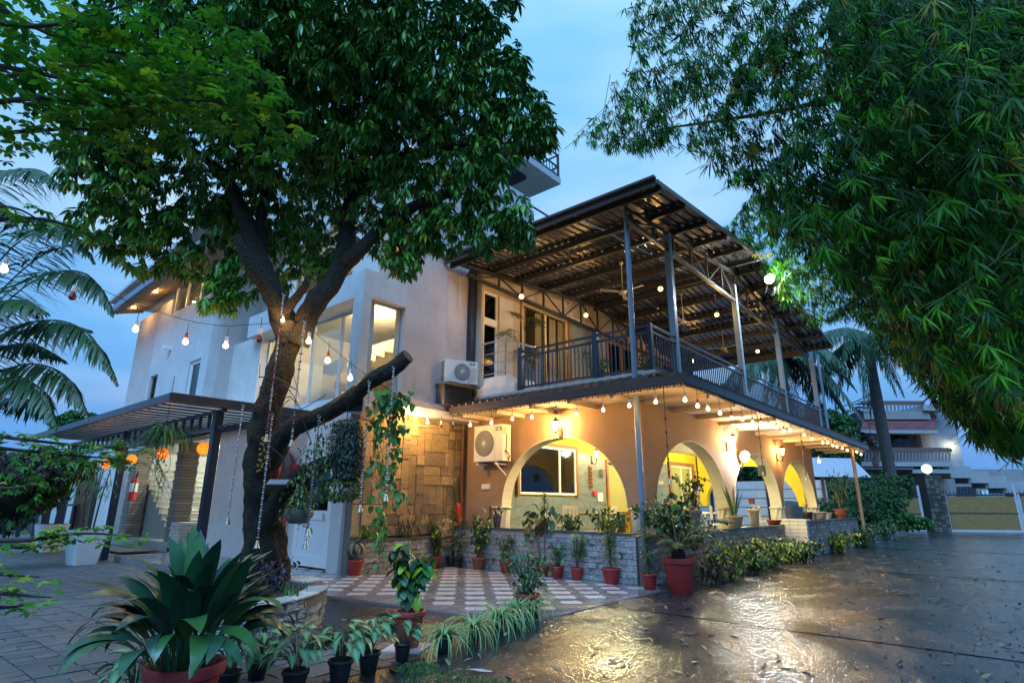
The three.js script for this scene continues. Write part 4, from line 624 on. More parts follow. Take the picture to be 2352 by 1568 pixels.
// ================================================================ side yard: hose reel, pipes, extinguisher
{
  const g = thing('hose_reel', 'round red fire hose reel on the wall behind the tree trunk', 'hose reel'), c = zat(cropM5, 610, 860, 'x', 6.95); const D = (x) => lathe([[0, 0], [0.36, 0], [0.36, 0.02], [0, 0.02]], 32).rotateZ(Math.PI / 2).translate(c.x + x, c.y, c.z);
  obj('disc', [D(-0.12)], MT.redPaint, g); obj('disc', [D(0.16)], MT.redPaint, g); for (let k = 0; k < 6; k++) obj('hose_coil', [flat(new THREE.TorusGeometry(0.28, 0.022, 6, 30)).rotateY(Math.PI / 2).translate(c.x - 0.10 + k * 0.044, c.y, c.z)], MT.potGrey, g); obj('bracket', [mm(c.x + 0.16, c.y - 0.05, c.z - 0.03, 7.2, c.y + 0.05, c.z + 0.03), mm(c.x + 0.1, c.y - 0.1, c.z + 0.3, 7.2, c.y + 0.06, c.z + 0.48)], MT.redPaint, g); settle(g);
  solo('fire_pipe', 'upright red fire water pipe at the side wall', 'pipe', [rod(V(7.1, 0, -13.05), V(7.1, 1.9, -13.05), 0.04)], MT.redPaint);
  const e = thing('fire_extinguisher', 'red fire extinguisher hanging on the pale wall past the striped column', 'extinguisher'), p = zat(cropL2, 1222, 1060, 'x', 7.2); obj('cylinder', [lathe([[0, -0.4], [0.12, -0.4], [0.13, -0.37], [0.13, 0.3], [0.08, 0.4], [0, 0.42]], 18, p.x, p.y, p.z)], MT.redPaint, e); obj('label_band', [lathe([[0.133, -0.1], [0.133, 0.2]], 18, p.x, p.y, p.z)], MT.pvc, e); obj('hose', [tube([V(p.x, p.y + 0.42, p.z), V(p.x, p.y + 0.6, p.z + 0.2), V(p.x - 0.05, p.y + 0.3, p.z + 0.3), V(p.x - 0.05, p.y - 0.2, p.z + 0.2)], 0.02, 6)], MT.black, e); settle(e);
}
// ================================================================ pergola over the side entrance
{
  const g = thing('pergola', 'dark steel pergola with flat bars beside the entrance', 'pergola'), y = 3.4, x0 = 4.12, x1 = 7.1, z0 = -12.45, z1 = -25;
  obj('edge_beam', [mm(x0 - 0.05, y - 0.06, z1, x0 + 0.05, y + 0.09, z0)], MT.navy, g); obj('edge_beam', [mm(x0 - 0.05, y - 0.09, z0 - 0.05, x1 + 0.3, y + 0.085, z0 + 0.05)], MT.brownMetal, g); obj('edge_beam', [mm(x1 - 0.05, y - 0.09, z1, x1 + 0.05, y + 0.08, z0 - 0.06)], MT.navy, g);
  for (let k = 1; k < 26; k++) obj('slat', [mm(x0 + 0.05, y + 0.03, z0 - k * 0.48 - 0.05, x1 - 0.05, y + 0.06, z0 - k * 0.48 + 0.05)], MT.navy, g);
  for (let k = 0; k < 6; k++) obj('roof_panel', [mm(x0 + 0.02, y + 0.092, z0 - k * 2.08 - 2.07, x1, y + 0.1, z0 - k * 2.08)], phys(0.9, 0.9, 0.88, 0.5, { transmission: 0.85, thickness: 0 }), g);
  const tr = obj('lattice_beam', [mm(5.16, y - 0.16, z1, 5.24, y - 0.09, z0 - 0.1), mm(5.16, y - 0.52, z1, 5.24, y - 0.45, z0 - 0.1)], MT.navy, g); for (let k = 0; k < 26; k++) obj('strut', [mm(5.17, y - 0.45, z0 - 0.4 - k * 0.48, 5.23, y - 0.16, z0 - 0.34 - k * 0.48)], MT.navy, tr);
  for (const z of [-12.85, -18.8, -24.1]) { obj('post', [mm(5.12, -0.12, z - 0.08, 5.28, y - 0.1, z + 0.08)], MT.navy, g); } settle(g);
  for (const z of [-29, -33, -37]) solo('steel_post', 'slim dark steel post along the pale side wall', 'post', [mm(5.7, -0.12, z - 0.07, 5.84, 3.2, z + 0.07)], MT.navy, 'posts along the side wall');
}
{
  const L = [[1866, 690, 'orange wicker ball lantern next to the front pergola post'], [1490, 735, 'orange wicker ball lantern behind the hanging fern basket'], [1207, 790, 'orange wicker ball lantern in front of the fire extinguisher wall'], [973, 830, 'orange wicker ball lantern between two hanging spider plants'], [805, 860, 'orange wicker ball lantern deepest under the pergola, half behind leaves']];
  const ribs = []; for (let k = 0; k < 18; k++) { const a = k / 18 * 6.283; ribs.push(flat(new THREE.TorusGeometry(0.158, 0.004, 4, 24)).rotateY(a)); } for (let k = -6; k <= 6; k++) { const y = k * 0.022; ribs.push(flat(new THREE.TorusGeometry(Math.sqrt(0.158 ** 2 - y * y), 0.003, 4, 24)).rotateX(Math.PI / 2).translate(0, y, 0)); }
  const rg = M(ribs), inner = M([ball(0.152, 0, 0, 0, 20, 14)]), core = M([ball(0.05, 0, -0.05, 0, 12, 8)]); const shade = phys(0.62, 0.26, 0.03, 0.8, { transmission: 0.55, thickness: 0 });
  shade.emissive.setRGB(1, 0.42, 0.04); shade.emissiveIntensity = 0.55;
  for (const [a, b, lab] of L) { const p = zat(cropL2, a, b, 'x', 5.2); const g = thing('wicker_lantern', lab, 'lantern', 'wicker ball lanterns under the pergola'); obj('weave', rg, std(0.5, 0.2, 0.03, 0.8), g); obj('shade', inner, shade, g); obj('bulb', core, glow(1, 0.8, 0.3, 8), g); obj('cord', [rod(V(0, 0.15, 0), V(0, (3.2 - p.y) / 0.86, 0), 0.006)], MT.cable, g); lamp(g, V(0, -0.05, 0), 1, 0.5, 0.12, 0.9, 0.08); g.position.copy(p); g.scale.setScalar(0.86); }
}
// ================================================================ plants: leaf shapes and helpers
const leafM = (r, rough = 0.42, tr = 0) => { const m = tr ? new THREE.MeshPhysicalMaterial({ roughness: 0.9, transmission: tr, thickness: 0, specularIntensity: 0.35, side: THREE.DoubleSide }) : new THREE.MeshStandardMaterial({ roughness: rough, side: THREE.DoubleSide }); if (r) m.vertexColors = true; return m; };
const LM = leafM(true, 0.45), LMi = leafM(false, 0.33), LMb = phys(1, 1, 1, 0.55, { specularIntensity: 0.35 }), LMt = leafM(false, 0.6, 0.42), LMv = leafM(true, 0.5, 0.3);
const shapes = {
  lance: t => Math.pow(Math.sin(Math.PI * Math.pow(t, 0.75)), 0.9), strap: t => Math.min(1, 0.35 + t * 2.2) * Math.pow(1 - Math.pow(t, 3.2), 0.8), obov: t => Math.pow(Math.sin(Math.PI * Math.pow(t, 1.5)), 0.7), aspid: t => t < 0.36 ? 0.12 : 0.12 * (1 - t) + Math.pow(Math.sin(Math.PI * Math.pow((t - 0.36) / 0.64, 0.9)), 0.75), blade: t => 1 - t * 0.9, oval: t => Math.pow(Math.sin(Math.PI * t), 0.75), heart: t => Math.sqrt(Math.max(0, Math.sin(Math.PI * Math.pow(t, 0.5)))), arrow: t => t < 0.22 ? 0.62 + 1.5 * t : Math.pow((1 - t) / 0.78, 0.85)
};
// a leaf from the origin along +z, blade facing +y; colour may run across the width (variegation)
function leafGeo(L, W, { segs = 3, bend = 0.5, up = 0, fold = 0.25, shape = 'lance', mid, edge, ears = 0, wave = 0, late = 0 } = {}) {
  const f = shapes[shape], pos = [], col = [], idx = []; let y = 0, z = 0, a = up;
  const c0 = mid || [1, 1, 1], c1 = edge || c0;
  for (let i = 0; i <= segs; i++) {
    const t = i / segs, w = Math.max(0.0, f(Math.min(0.999, Math.max(0.001, t)))) * W / 2 * (i === segs ? 0.05 : 1) + (i === 0 && shape !== 'strap' && shape !== 'blade' && shape !== 'arrow' ? 0.0008 : 0), d = ears && i === 0 ? -ears * L : 0;
    const wv = wave * Math.sin(t * 9) * W;
    pos.push(-w, y + w * fold + wv, z + d, 0, y, z, w, y + w * fold - wv, z + d); col.push(...c1, ...c0, ...c1);
    if (i < segs) { const k = i * 3; idx.push(k, k + 3, k + 1, k + 1, k + 3, k + 4, k + 1, k + 4, k + 2, k + 2, k + 4, k + 5); }
    a -= bend / segs * (late ? 2 * t : 1); y += Math.sin(a) * L / segs; z += Math.cos(a) * L / segs;
  }
  const g = new THREE.BufferGeometry(); g.setAttribute('position', new THREE.Float32BufferAttribute(pos, 3)); g.setAttribute('color', new THREE.Float32BufferAttribute(col, 3)); g.setAttribute('uv', new THREE.Float32BufferAttribute(new Float32Array(pos.length / 3 * 2), 2)); g.setIndex(idx); g.computeVertexNormals(); return g.toNonIndexed();
}
class Acc {   // collects many small pieces into one mesh
  constructor() { this.p = []; this.n = []; this.c = []; }
  add(g, m, c = [1, 1, 1]) {
    const P = g.attributes.position, N = g.attributes.normal, C = g.attributes.color, v = new THREE.Vector3(), nm = new THREE.Matrix3().getNormalMatrix(m);
    for (let i = 0; i < P.count; i++) { v.fromBufferAttribute(P, i).applyMatrix4(m); this.p.push(v.x, v.y, v.z); v.fromBufferAttribute(N, i).applyMatrix3(nm).normalize(); this.n.push(v.x, v.y, v.z); if (C) this.c.push(C.getX(i) * c[0], C.getY(i) * c[1], C.getZ(i) * c[2]); else this.c.push(c[0], c[1], c[2]); }
  }
  geo() { const g = new THREE.BufferGeometry(); g.setAttribute('position', new THREE.Float32BufferAttribute(this.p, 3)); g.setAttribute('normal', new THREE.Float32BufferAttribute(this.n, 3)); g.setAttribute('color', new THREE.Float32BufferAttribute(this.c, 3)); g.setAttribute('uv', new THREE.Float32BufferAttribute(new Float32Array(this.p.length / 3 * 2), 2)); return g; }
}
const mat4 = (p, yaw, pitch = 0, roll = 0, s = 1) => new THREE.Matrix4().compose(p, new THREE.Quaternion().setFromEuler(new THREE.Euler(pitch, yaw, roll, 'YXZ')), V(s, s, s));
const jit = (r, c, a) => { const k = 1 + (r() - 0.5) * a; return [c[0] * k * (1 + (r() - 0.5) * a * 0.8), c[1] * k, c[2] * k * (1 + (r() - 0.5) * a * 0.6)]; };
function instanced(name, geo, mat, list, parent) {   // leaf clumps of a crown
  const m = new THREE.InstancedMesh(geo, mat, list.length), c = new THREE.Color(); m.name = name; m.castShadow = m.receiveShadow = true; m.userData.kind = 'stuff';
  list.forEach(([M4, col], i) => { m.setMatrixAt(i, M4); m.setColorAt(i, c.setRGB(col[0], col[1], col[2])); }); m.instanceMatrix.needsUpdate = true; parent.add(m); return m;
}
const noCol = g => { const h = g.clone(); h.deleteAttribute('color'); return h; };
function cluster(n, mk, r) { const a = []; for (let i = 0; i < n; i++) a.push(noCol(mk(i, r))); return mergeGeometries(a); }
const PI = Math.PI;

// ================================================================ the big tree in its stone ring
{
  const tree = thing('mango_tree', 'large dark leaning tree with forked trunk and drooping glossy leaves', 'tree');
  const D = (x, y, d) => atD(x, y, d * 0.955), r = rng(101);
  const base = D(612, 1330, 8.55); base.y = 0.2;
  const fork = D(672, 735, 8.4);
  obj('trunk', limb([base.clone().add(V(0, -0.3, 0)), base, D(606, 1200, 8.5), D(598, 1080, 8.45), D(608, 970, 8.4), D(636, 870, 8.4), D(664, 775, 8.4), fork], [0.37, 0.31, 0.25, 0.225, 0.20, 0.178, 0.17, 0.165], 28, 120, 0.3), MT.bark, tree);
  const lb = (pts, rad, seg = 12) => obj('limb', limb(pts, rad, seg + 4, 60, 0.24), MT.bark, tree);
  lb([D(668, 790, 8.4), D(636, 690, 8.5), D(596, 600, 8.7), D(560, 500, 9), D(510, 400, 9.3), D(420, 330, 9.5)], [0.18, 0.145, 0.125, 0.105, 0.085, 0.04]);
  lb([D(600, 610, 8.7), D(600, 500, 9.2), D(615, 400, 9.8), D(640, 250, 10)], [0.10, 0.085, 0.07, 0.03]);
  lb([D(650, 745, 8.4), D(622, 680, 8.2), D(575, 610, 8.0), D(540, 540, 7.9)], [0.11, 0.10, 0.085, 0.04]);
  lb([D(682, 790, 8.4), D(720, 700, 8.5), D(768, 640, 8.7), D(794, 560, 9), D(806, 470, 9.3), D(840, 350, 9.6), D(900, 230, 9.8)], [0.175, 0.145, 0.135, 0.12, 0.10, 0.08, 0.03]);
  lb([D(785, 610, 8.8), D(835, 565, 8.8), D(880, 520, 9), D(960, 470, 9), D(1060, 440, 9.0)], [0.12, 0.10, 0.09, 0.07, 0.03]);
  lb([D(790, 520, 9.2), D(850, 420, 9.1), D(960, 360, 9.1), D(1080, 330, 9.2)], [0.10, 0.08, 0.06, 0.03]);
  lb([D(650, 720, 8.35), D(690, 670, 8.2), D(705, 650, 8.15)], [0.08, 0.06, 0.05]);
  const cut = lb([D(615, 1060, 8.4), D(668, 985, 8.2), D(735, 955, 8.0), D(790, 925, 7.9), D(850, 875, 7.8), D(905, 845, 7.75), D(936, 818, 7.7)], [0.17, 0.14, 0.12, 0.112, 0.106, 0.10, 0.098]);
  obj('sawn_end', [lathe([[0, 0], [0.094, 0]], 18).applyQuaternion(new THREE.Quaternion().setFromUnitVectors(V(0, 1, 0), D(936, 818, 7.7).sub(D(905, 845, 7.75)).normalize())).translate(...D(937, 817, 7.7).toArray())], std(0.22, 0.09, 0.06, 0.9, { map: T.wood }), tree);
  lb([D(615, 1190, 8.4), D(660, 1120, 8.15), D(720, 1075, 7.95), D(790, 1050, 7.9)], [0.16, 0.13, 0.11, 0.09]);
  const mk = (i, q) => { const g = leafGeo(0.15 + q() * 0.07, 0.048, { segs: 3, bend: 0.35, fold: 0.3 }); g.rotateX(0.45 + q() * 0.75); g.rotateY(i * 0.75 + q() * 0.5); return g; };
  const geos = [cluster(9, mk, rng(1)), cluster(8, mk, rng(2)), cluster(10, mk, rng(3))];
  const B = [[300, 480, 9, 0.72], [250, 400, 8.6, 0.55], [335, 555, 9, 0.5], [450, 565, 9.4, 0.62], [540, 640, 8.9, 0.34], [505, 675, 8.7, 0.26], [620, 560, 10, 0.75], [720, 575, 9.6, 0.42], [735, 600, 9.2, 0.25], [430, 390, 9.5, 0.95], [600, 420, 10.5, 1.15], [760, 390, 10.2, 1.1], [900, 480, 9.5, 0.8], [925, 585, 8.9, 0.32], [955, 540, 9, 0.4], [1020, 480, 9, 0.7], [1100, 520, 8.8, 0.42], [1165, 500, 8.6, 0.38], [1190, 530, 8.4, 0.2], [1115, 390, 8.8, 0.52], [1195, 285, 9, 0.52], [1120, 250, 9.5, 0.85], [1000, 300, 9.3, 1.05], [1080, 120, 9.5, 0.7], [950, 100, 10, 1.1], [800, 150, 9, 1.15], [640, 200, 8.7, 1.05], [500, 150, 8.7, 1.15], [700, 10, 9, 1.2], [900, -40, 9.5, 1.2], [520, -30, 9, 1.2], [330, 60, 8.7, 1.0], [300, 250, 8.9, 0.95], [1110, 10, 9.5, 0.55], [1170, 160, 9.2, 0.3], [220, 330, 8.8, 0.5], [1235, 300, 8.9, 0.28], [850, 300, 8.8, 0.8], [700, 330, 8.8, 0.8], [520, 290, 8.6, 0.75], [650, 90, 8.0, 0.7], [850, 60, 8.3, 0.8], [980, 200, 8.6, 0.7]];
  const lists = [[], [], []];
  for (const [x, y, d, R] of B) {
    const c = D(x, y, d), n = Math.round(38 * 4 * PI * R * R * 0.55 + 12), lobes = [];
    for (let k = 0; k < 7; k++) lobes.push([V(r() - 0.5, r() - 0.4, r() - 0.5).normalize(), 0.16 + r() * 0.2]);
    for (let i = 0; i < n; i++) {
      const u = V(r() * 2 - 1, r() * 2 - 1, r() * 2 - 1).normalize(); let k = 0.78 + 0.2 * r(); for (const [l, s] of lobes) k += s * Math.max(0, u.dot(l) - 0.55); if (r() < 0.22) k *= r(); else if (r() < 0.06) k *= 1.14;
      const p = c.clone().addScaledVector(u.multiply(V(1, 0.85, 1)), R * k);
      const young = r() < 0.05, col = jit(r, young ? [0.20, 0.31, 0.02] : (r() < 0.4 ? [0.10, 0.27, 0.035] : [0.058, 0.18, 0.028]), 0.5);
      lists[i % 3].push([mat4(p, r() * 6.28, (r() - 0.5) * 0.8, (r() - 0.5) * 0.8, 0.62 + r() * 0.75), col]);
    }
  }
  lists.forEach((l, i) => instanced('crown', geos[i], LMi, l, tree));
  // thin bare twigs and creeper stems on the trunk
  const tw = []; for (let k = 0; k < 16; k++) { const x = 590 + r() * 90, y = 840 + r() * 330, dx = (r() - 0.3) * 150; tw.push(tube([D(x, y, 8.2), D(x + dx * 0.4, y - 30 + r() * 60, 8.0), D(x + dx, y + (r() - 0.4) * 160, 7.9)], 0.004 + r() * 0.004, 4, 10)); } obj('twigs', tw, MT.twig, tree);
  settle(tree, base.clone());
  // stone ring
  const ring = thing('stone_planter', 'curved whitewashed stone planter round the tree with tiles on its rim', 'planter'), cc = V(0, 0, 0), q = rng(61);
  obj('core', [lathe([[0, -0.2], [1.0, -0.2], [1.0, 0.38], [0, 0.38]], 40, cc.x, 0, cc.z)], MT.mortar, ring);
  for (let j = 0; j < 5; j++) { let a = q() * 0.2; while (a < 6.2) { const w = 0.2 + q() * 0.25, R = 1.02 + q() * 0.05, m = a + w / 2; const g = new THREE.BoxGeometry(w * R * 0.95, 0.108, 0.14, 2, 2, 1); const p = g.attributes.position; for (let i = 0; i < p.count; i++) if (p.getZ(i) > 0) p.setXYZ(i, p.getX(i) * 0.93, p.getY(i) * 0.9, p.getZ(i) + (q() - 0.5) * 0.035); g.computeVertexNormals(); g.rotateY(m); g.translate(cc.x + Math.sin(m) * (R - 0.07), -0.13 + j * 0.116 + 0.05, cc.z + Math.cos(m) * (R - 0.07)); obj('stone', [g], q() < 0.6 ? MT.washA : MT.washB, ring); a += w; } }
  for (let k = 0; k < 14; k++) { const a = k / 14 * 6.283; const s = new THREE.Shape(); s.absarc(0, 0, 1.09, a + 0.02, a + 0.42, false); s.absarc(0, 0, 0.76, a + 0.42, a + 0.02, true); if (k % 5 !== 3) obj('rim_tile', [flat(new THREE.ExtrudeGeometry(s, { depth: 0.02, bevelEnabled: false, curveSegments: 4 })).rotateX(-PI / 2).translate(cc.x, 0.455, cc.z)], k % 3 ? MT.tileW : MT.pvc, ring); }
  obj('rim', [lathe([[0.74, 0.2], [0.74, 0.45], [1.05, 0.45], [1.05, 0.3]], 40, cc.x, 0, cc.z)], MT.mortar, ring); obj('soil', [lathe([[0, 0.42], [0.75, 0.40]], 32, cc.x, 0, cc.z)], MT.soil, ring);
  ring.position.copy(atD(577, 1400, 7.15).setY(-0.12)); ring.scale.set(0.78, 0.92, 1.35); ring.rotation.y = Math.atan2(cFw.x, cFw.z);
}
// ================================================================ bamboo overhanging from the right
const spray = (q) => cluster(8, (i, s) => { const g = leafGeo(0.14 + s() * 0.1, 0.021, { segs: 3, bend: 0.5, fold: 0.2, shape: 'lance' }); g.rotateX(0.25 + s() * 0.5); g.rotateY((i - 3.5) * 0.33 + (s() - 0.5) * 0.35); g.translate((s() - 0.5) * 0.03, 0, i * 0.012); return g; }, q);
{
  const geos = [spray(rng(1)), spray(rng(2)), spray(rng(3)), spray(rng(4))];
  const poly2 = P => (x, y) => { let c = false; for (let i = 0, j = P.length - 1; i < P.length; j = i++) { const [xi, yi] = P[i], [xj, yj] = P[j]; if ((yi > y) !== (yj > y) && x < (xj - xi) * (y - yi) / (yj - yi) + xi) c = !c; } return c; };
  const clump = (name, label, P, n, depth, seed, cols, mat, s0, culms) => {
    const t = thing(name, label, 'bamboo', 'bamboo clumps'), r = rng(seed), ins = poly2(P), xs = P.map(p => p[0]), ys = P.map(p => p[1]), x0 = Math.min(...xs), x1 = Math.max(...xs), y0 = Math.min(...ys), y1 = Math.max(...ys), lists = [[], [], [], []];
    const st = []; for (const c of culms) { const pts = c.map(([x, y, d]) => atD(x, y, d)); st.push(limb(pts, [0.045, 0.04, 0.03, 0.012], 7, 30)); } 
    for (const c of st) obj('culm', uvm(c), std(0.10, 0.115, 0.03, 0.5), t);
    let k = 0, tries = 0; const twig = [];
    while (k < n && tries++ < n * 30) {
      const cx = lerp(x0, x1, r()), cy = lerp(y0, y1, r()); if (!ins(cx, cy)) continue; const d0 = depth(cx, cy, r);
      // one drooping branchlet with several sprays
      const dirx = -0.75 + r() * 0.6, m = 3 + Math.floor(r() * 4), p0 = atD(cx, cy, d0), dir = cRt.clone().multiplyScalar(dirx).addScaledVector(cFw, (r() - 0.5) * 0.9).add(V(0, -0.15 - r() * 0.65, 0)).normalize();
      for (let i = 0; i < m; i++) { const p = p0.clone().addScaledVector(dir, i * 0.13).add(V((r() - 0.5) * 0.12, (r() - 0.5) * 0.12 - i * i * 0.006, (r() - 0.5) * 0.12)); if (i > 1) { const [ax, ay] = pix(p); if (!ins(ax, ay)) break; } const yaw = Math.atan2(dir.x, dir.z) + (r() - 0.5) * 1.6, pit = 0.35 + r() * 0.7; lists[Math.floor(r() * 4)].push([mat4(p, yaw, pit, (r() - 0.5) * 0.9, s0 * (0.55 + r() * 0.75)), jit(r, r() < 0.025 ? [0.28, 0.22, 0.03] : cols[Math.floor(r() * cols.length)], 0.45)]); k++; }
      if (r() < 0.2) twig.push(tube([p0.clone().addScaledVector(dir, -0.5).add(V(0, 0.12, 0)), p0, p0.clone().addScaledVector(dir, 0.5).add(V(0, -0.06, 0))], 0.005, 3, 4));
    }
    obj('twigs', twig.map(uvm), std(0.07, 0.08, 0.03, 0.7), t).userData.kind = 'stuff';
    lists.forEach((l, i) => instanced('foliage', geos[i], mat, l, t)); settle(t, atD(2500, 1300, 7).setY(0)); return t;
  };
  const g1 = [[0.034, 0.145, 0.003], [0.018, 0.078, 0.004], [0.06, 0.215, 0.004], [0.012, 0.05, 0.004], [0.013, 0.056, 0.008]];
  clump('bamboo_clump', 'dense bamboo overhanging the drive, its leaf tips reaching toward the terrace roof', [[1500, -60], [1440, 40], [1465, 120], [1400, 205], [1322, 318], [1400, 330], [1490, 345], [1560, 318], [1640, 370], [1705, 395], [1760, 480], [1850, 560], [1950, 640], [2090, 730], [2150, 800], [2240, 880], [2380, 920], [2420, -60]], 6000, (x, y, r) => Math.max(4.4, lerp(9.6, 5.4, Math.min(1, (x - 1300) / 950)) + (r() - 0.35) * 2.4), 31, g1, LMb, 0.98, [[[2600, 1400, 7], [2500, 500, 7], [2250, 100, 7.4], [1700, 150, 8.6]], [[2650, 1300, 6], [2480, 300, 6], [2200, -100, 6.5], [1800, -60, 8]], [[2560, 1400, 5], [2440, 500, 5], [2250, 200, 5.2], [2000, 200, 6]], [[2460, -100, 6], [2200, 120, 6.2], [1900, 230, 7], [1500, 300, 8.6]], [[2460, 300, 5.4], [2250, 400, 5.6], [2000, 460, 6.5], [1780, 420, 7.6]], [[2460, 560, 5.2], [2300, 640, 5.4], [2150, 720, 5.8], [2060, 730, 6.2]], [[2460, 20, 5], [2280, 260, 5.2], [2150, 500, 5.4], [2080, 680, 5.6]]]);
  clump('bamboo_clump', 'bamboo around the roof floodlight, behind the roof edge', [[1665, 520], [1720, 430], [1800, 420], [2380, 420], [2380, 1040], [2250, 1000], [2180, 925], [2110, 860], [2050, 795], [1960, 715], [1880, 745], [1800, 690], [1750, 600], [1720, 570], [1690, 560]], 4600, (x, y, r) => lerp(15.6, 8.5, sstep(1900, 2280, x)) + (r() - 0.4) * 2.4, 32, g1, LMt, 1.25, [[[2420, 1250, 10], [2300, 700, 10], [2100, 450, 11], [1850, 480, 13]], [[2450, 1250, 9], [2380, 600, 9], [2250, 450, 9.5], [2100, 600, 10]]]);
  // more canopy added overhead and to the right, unseen, to shade what hangs below
  clump('bamboo_clump', 'unseen bamboo canopy added overhead to shade the drooping tips', [[1750, -900], [3300, -900], [3300, 1000], [2480, 900], [2440, -80], [1900, -90]], 2600, (x, y, r) => 5.2 + r() * 5, 34, g1, LMb, 2.0, [[[2900, 1300, 7], [2900, 300, 7], [2700, -300, 7], [2300, -500, 7]]]);
  clump('bamboo_clump', 'deep dark bamboo mass filling the far right edge', [[1900, -60], [2400, -60], [2400, 1030], [2280, 970], [2150, 850], [2060, 680], [1950, 450]], 4200, (x, y, r) => 9 + r() * 3.5, 33, g1, LMb, 1.5, [[[2500, 1250, 11], [2400, 700, 11], [2250, 200, 11], [2000, 0, 11]]]);
}
// ================================================================ small-leaved tree reaching in from the left
{
  const t = thing('almond_tree', 'small-leaved tree with flat layered branches reaching in from the left', 'tree'), r = rng(201), list = [[], []];
  const ros = q => cluster(6, (i, s) => { const g = leafGeo(0.075 + s() * 0.035, 0.045, { segs: 3, bend: 0.4, fold: 0.2, shape: 'obov' }); g.rotateX(-0.2 + s() * 0.5); g.rotateY(i * 1.05 + s() * 0.4); return g; }, q); const geos = [ros(rng(5)), ros(rng(6))];
  const branches = [
    [[-120, 30, 4.6], [80, 60, 4.8], [260, 20, 5], [430, -40, 5.2]], [[-120, 130, 4.8], [120, 175, 4.9], [330, 225, 5.1], [520, 240, 5.3], [640, 300, 5.4]], [[-120, 250, 4.7], [100, 225, 4.8], [260, 240, 5], [480, 170, 5.2], [600, 190, 5.3]], [[-120, 320, 4.9], [80, 300, 5], [240, 300, 5.2], [330, 330, 5.3]], [[-80, -20, 5], [200, 110, 5.2], [400, 120, 5.4], [560, 90, 5.6]], [[-100, 200, 5.2], [200, 150, 5.4], [420, 200, 5.6], [580, 270, 5.6]],
    [[-120, 985, 6.2], [60, 1010, 6.3], [180, 1022, 6.5], [330, 1030, 6.7]], [[-120, 1015, 6.3], [100, 1040, 6.4], [240, 1052, 6.6], [300, 1060, 6.6]], [[-120, 1100, 6], [40, 1120, 6.2], [110, 1090, 6.4]], [[-120, 1235, 4.8], [60, 1240, 4.9], [180, 1225, 5.1], [322, 1232, 5.3]], [[-120, 1225, 4.9], [50, 1258, 5], [110, 1245, 5.1]], [[-120, 1300, 4.4], [20, 1320, 4.5], [90, 1325, 4.6]], [[-120, 1350, 4.2], [30, 1365, 4.3], [118, 1372, 4.4]], [[-60, 1380, 4.3], [0, 1395, 4.3], [60, 1390, 4.4]],
    [[-100, 520, 5.6], [60, 500, 5.8], [160, 520, 6], [250, 570, 6.2]], [[-120, 470, 5.6], [40, 480, 5.7], [110, 520, 5.9]]];
  const dens = [10, 16, 14, 12, 12, 14, 15, 14, 12, 12, 8, 8, 9, 7, 4.5, 6];
  const br = [];
  branches.forEach((b, bi) => {
    const c = new THREE.CatmullRomCurve3(b.map(([x, y, d]) => atD(x, y, d))), L = c.getLength(), n = Math.round(L * dens[bi] * (bi < 6 ? 4.5 : 2.6)); br.push(limb(b.map(([x, y, d]) => atD(x, y, d)), [0.028, 0.02, 0.012, 0.005], 6, 24));
    const sp = bi < 6 ? 0.34 : 0.15;
    for (let i = 0; i < n; i++) { const p = c.getPoint(0.05 + 0.95 * r()), s = bi < 6 ? 1 : 0.8; p.add(V((r() - 0.5) * sp * 2, (r() - 0.5) * sp, (r() - 0.5) * sp * 2)); const y = r() < 0.08; list[i % 2].push([mat4(p, r() * 6.28, (r() - 0.5) * 0.5, (r() - 0.5) * 0.5, s * (0.75 + r() * 0.5)), jit(r, y ? [0.30, 0.45, 0.02] : (r() < 0.5 ? [0.11, 0.33, 0.018] : [0.06, 0.21, 0.022]), 0.5)]); }
  });
  for (const b of br) obj('branch', b, MT.twig, t);
  obj('trunk', limb([V(-3.2, -0.2, -4.2), V(-3.1, 1.5, -4.2), V(-3.0, 3.2, -4.3), V(-2.8, 5.0, -4.3)], [0.16, 0.14, 0.12, 0.05], 10, 20, 0.1), MT.bark, t);
  list.forEach((l, i) => instanced('crown', geos[i], LMt, l, t)); settle(t, V(-3.2, -0.2, -4.2));
}
// ================================================================ palms
function frondInto(acc, p0, p1, p2, len, n, r, col, droop = 0.5, w = 0.03, both = true) {
  const c = new THREE.QuadraticBezierCurve3(p0, p1, p2);
  for (let i = 2; i <= n; i++) {
    const t = i / n, p = c.getPoint(t), tan = c.getTangent(t), side0 = V(0, 1, 0).cross(tan).normalize(), L = len * Math.sin(PI * Math.min(0.97, 0.18 + t * 0.8)) * (0.85 + r() * 0.3);
    for (const s of [-1, 1]) { if (!both && s < 0) continue; const dir = side0.clone().multiplyScalar(s).addScaledVector(tan, 0.75).add(V(0, -droop * (0.4 + r() * 0.5), 0)).normalize(); const x = V(0, 1, 0).cross(dir).normalize(), y = dir.clone().cross(x); const m = new THREE.Matrix4().makeBasis(x, y, dir).setPosition(p).multiply(new THREE.Matrix4().makeRotationZ((r() - 0.5) * 0.5)); acc.add(frondInto.leaf[Math.floor(r() * 2)], m.multiply(new THREE.Matrix4().makeScale(w / 0.03, L, L)), jit(r, col, 0.4)); }
  }
}
frondInto.leaf = [leafGeo(1, 0.03, { segs: 3, bend: 0.55, fold: 0.3, shape: 'lance' }), leafGeo(1, 0.03, { segs: 3, bend: 0.9, fold: 0.3, shape: 'lance' })];
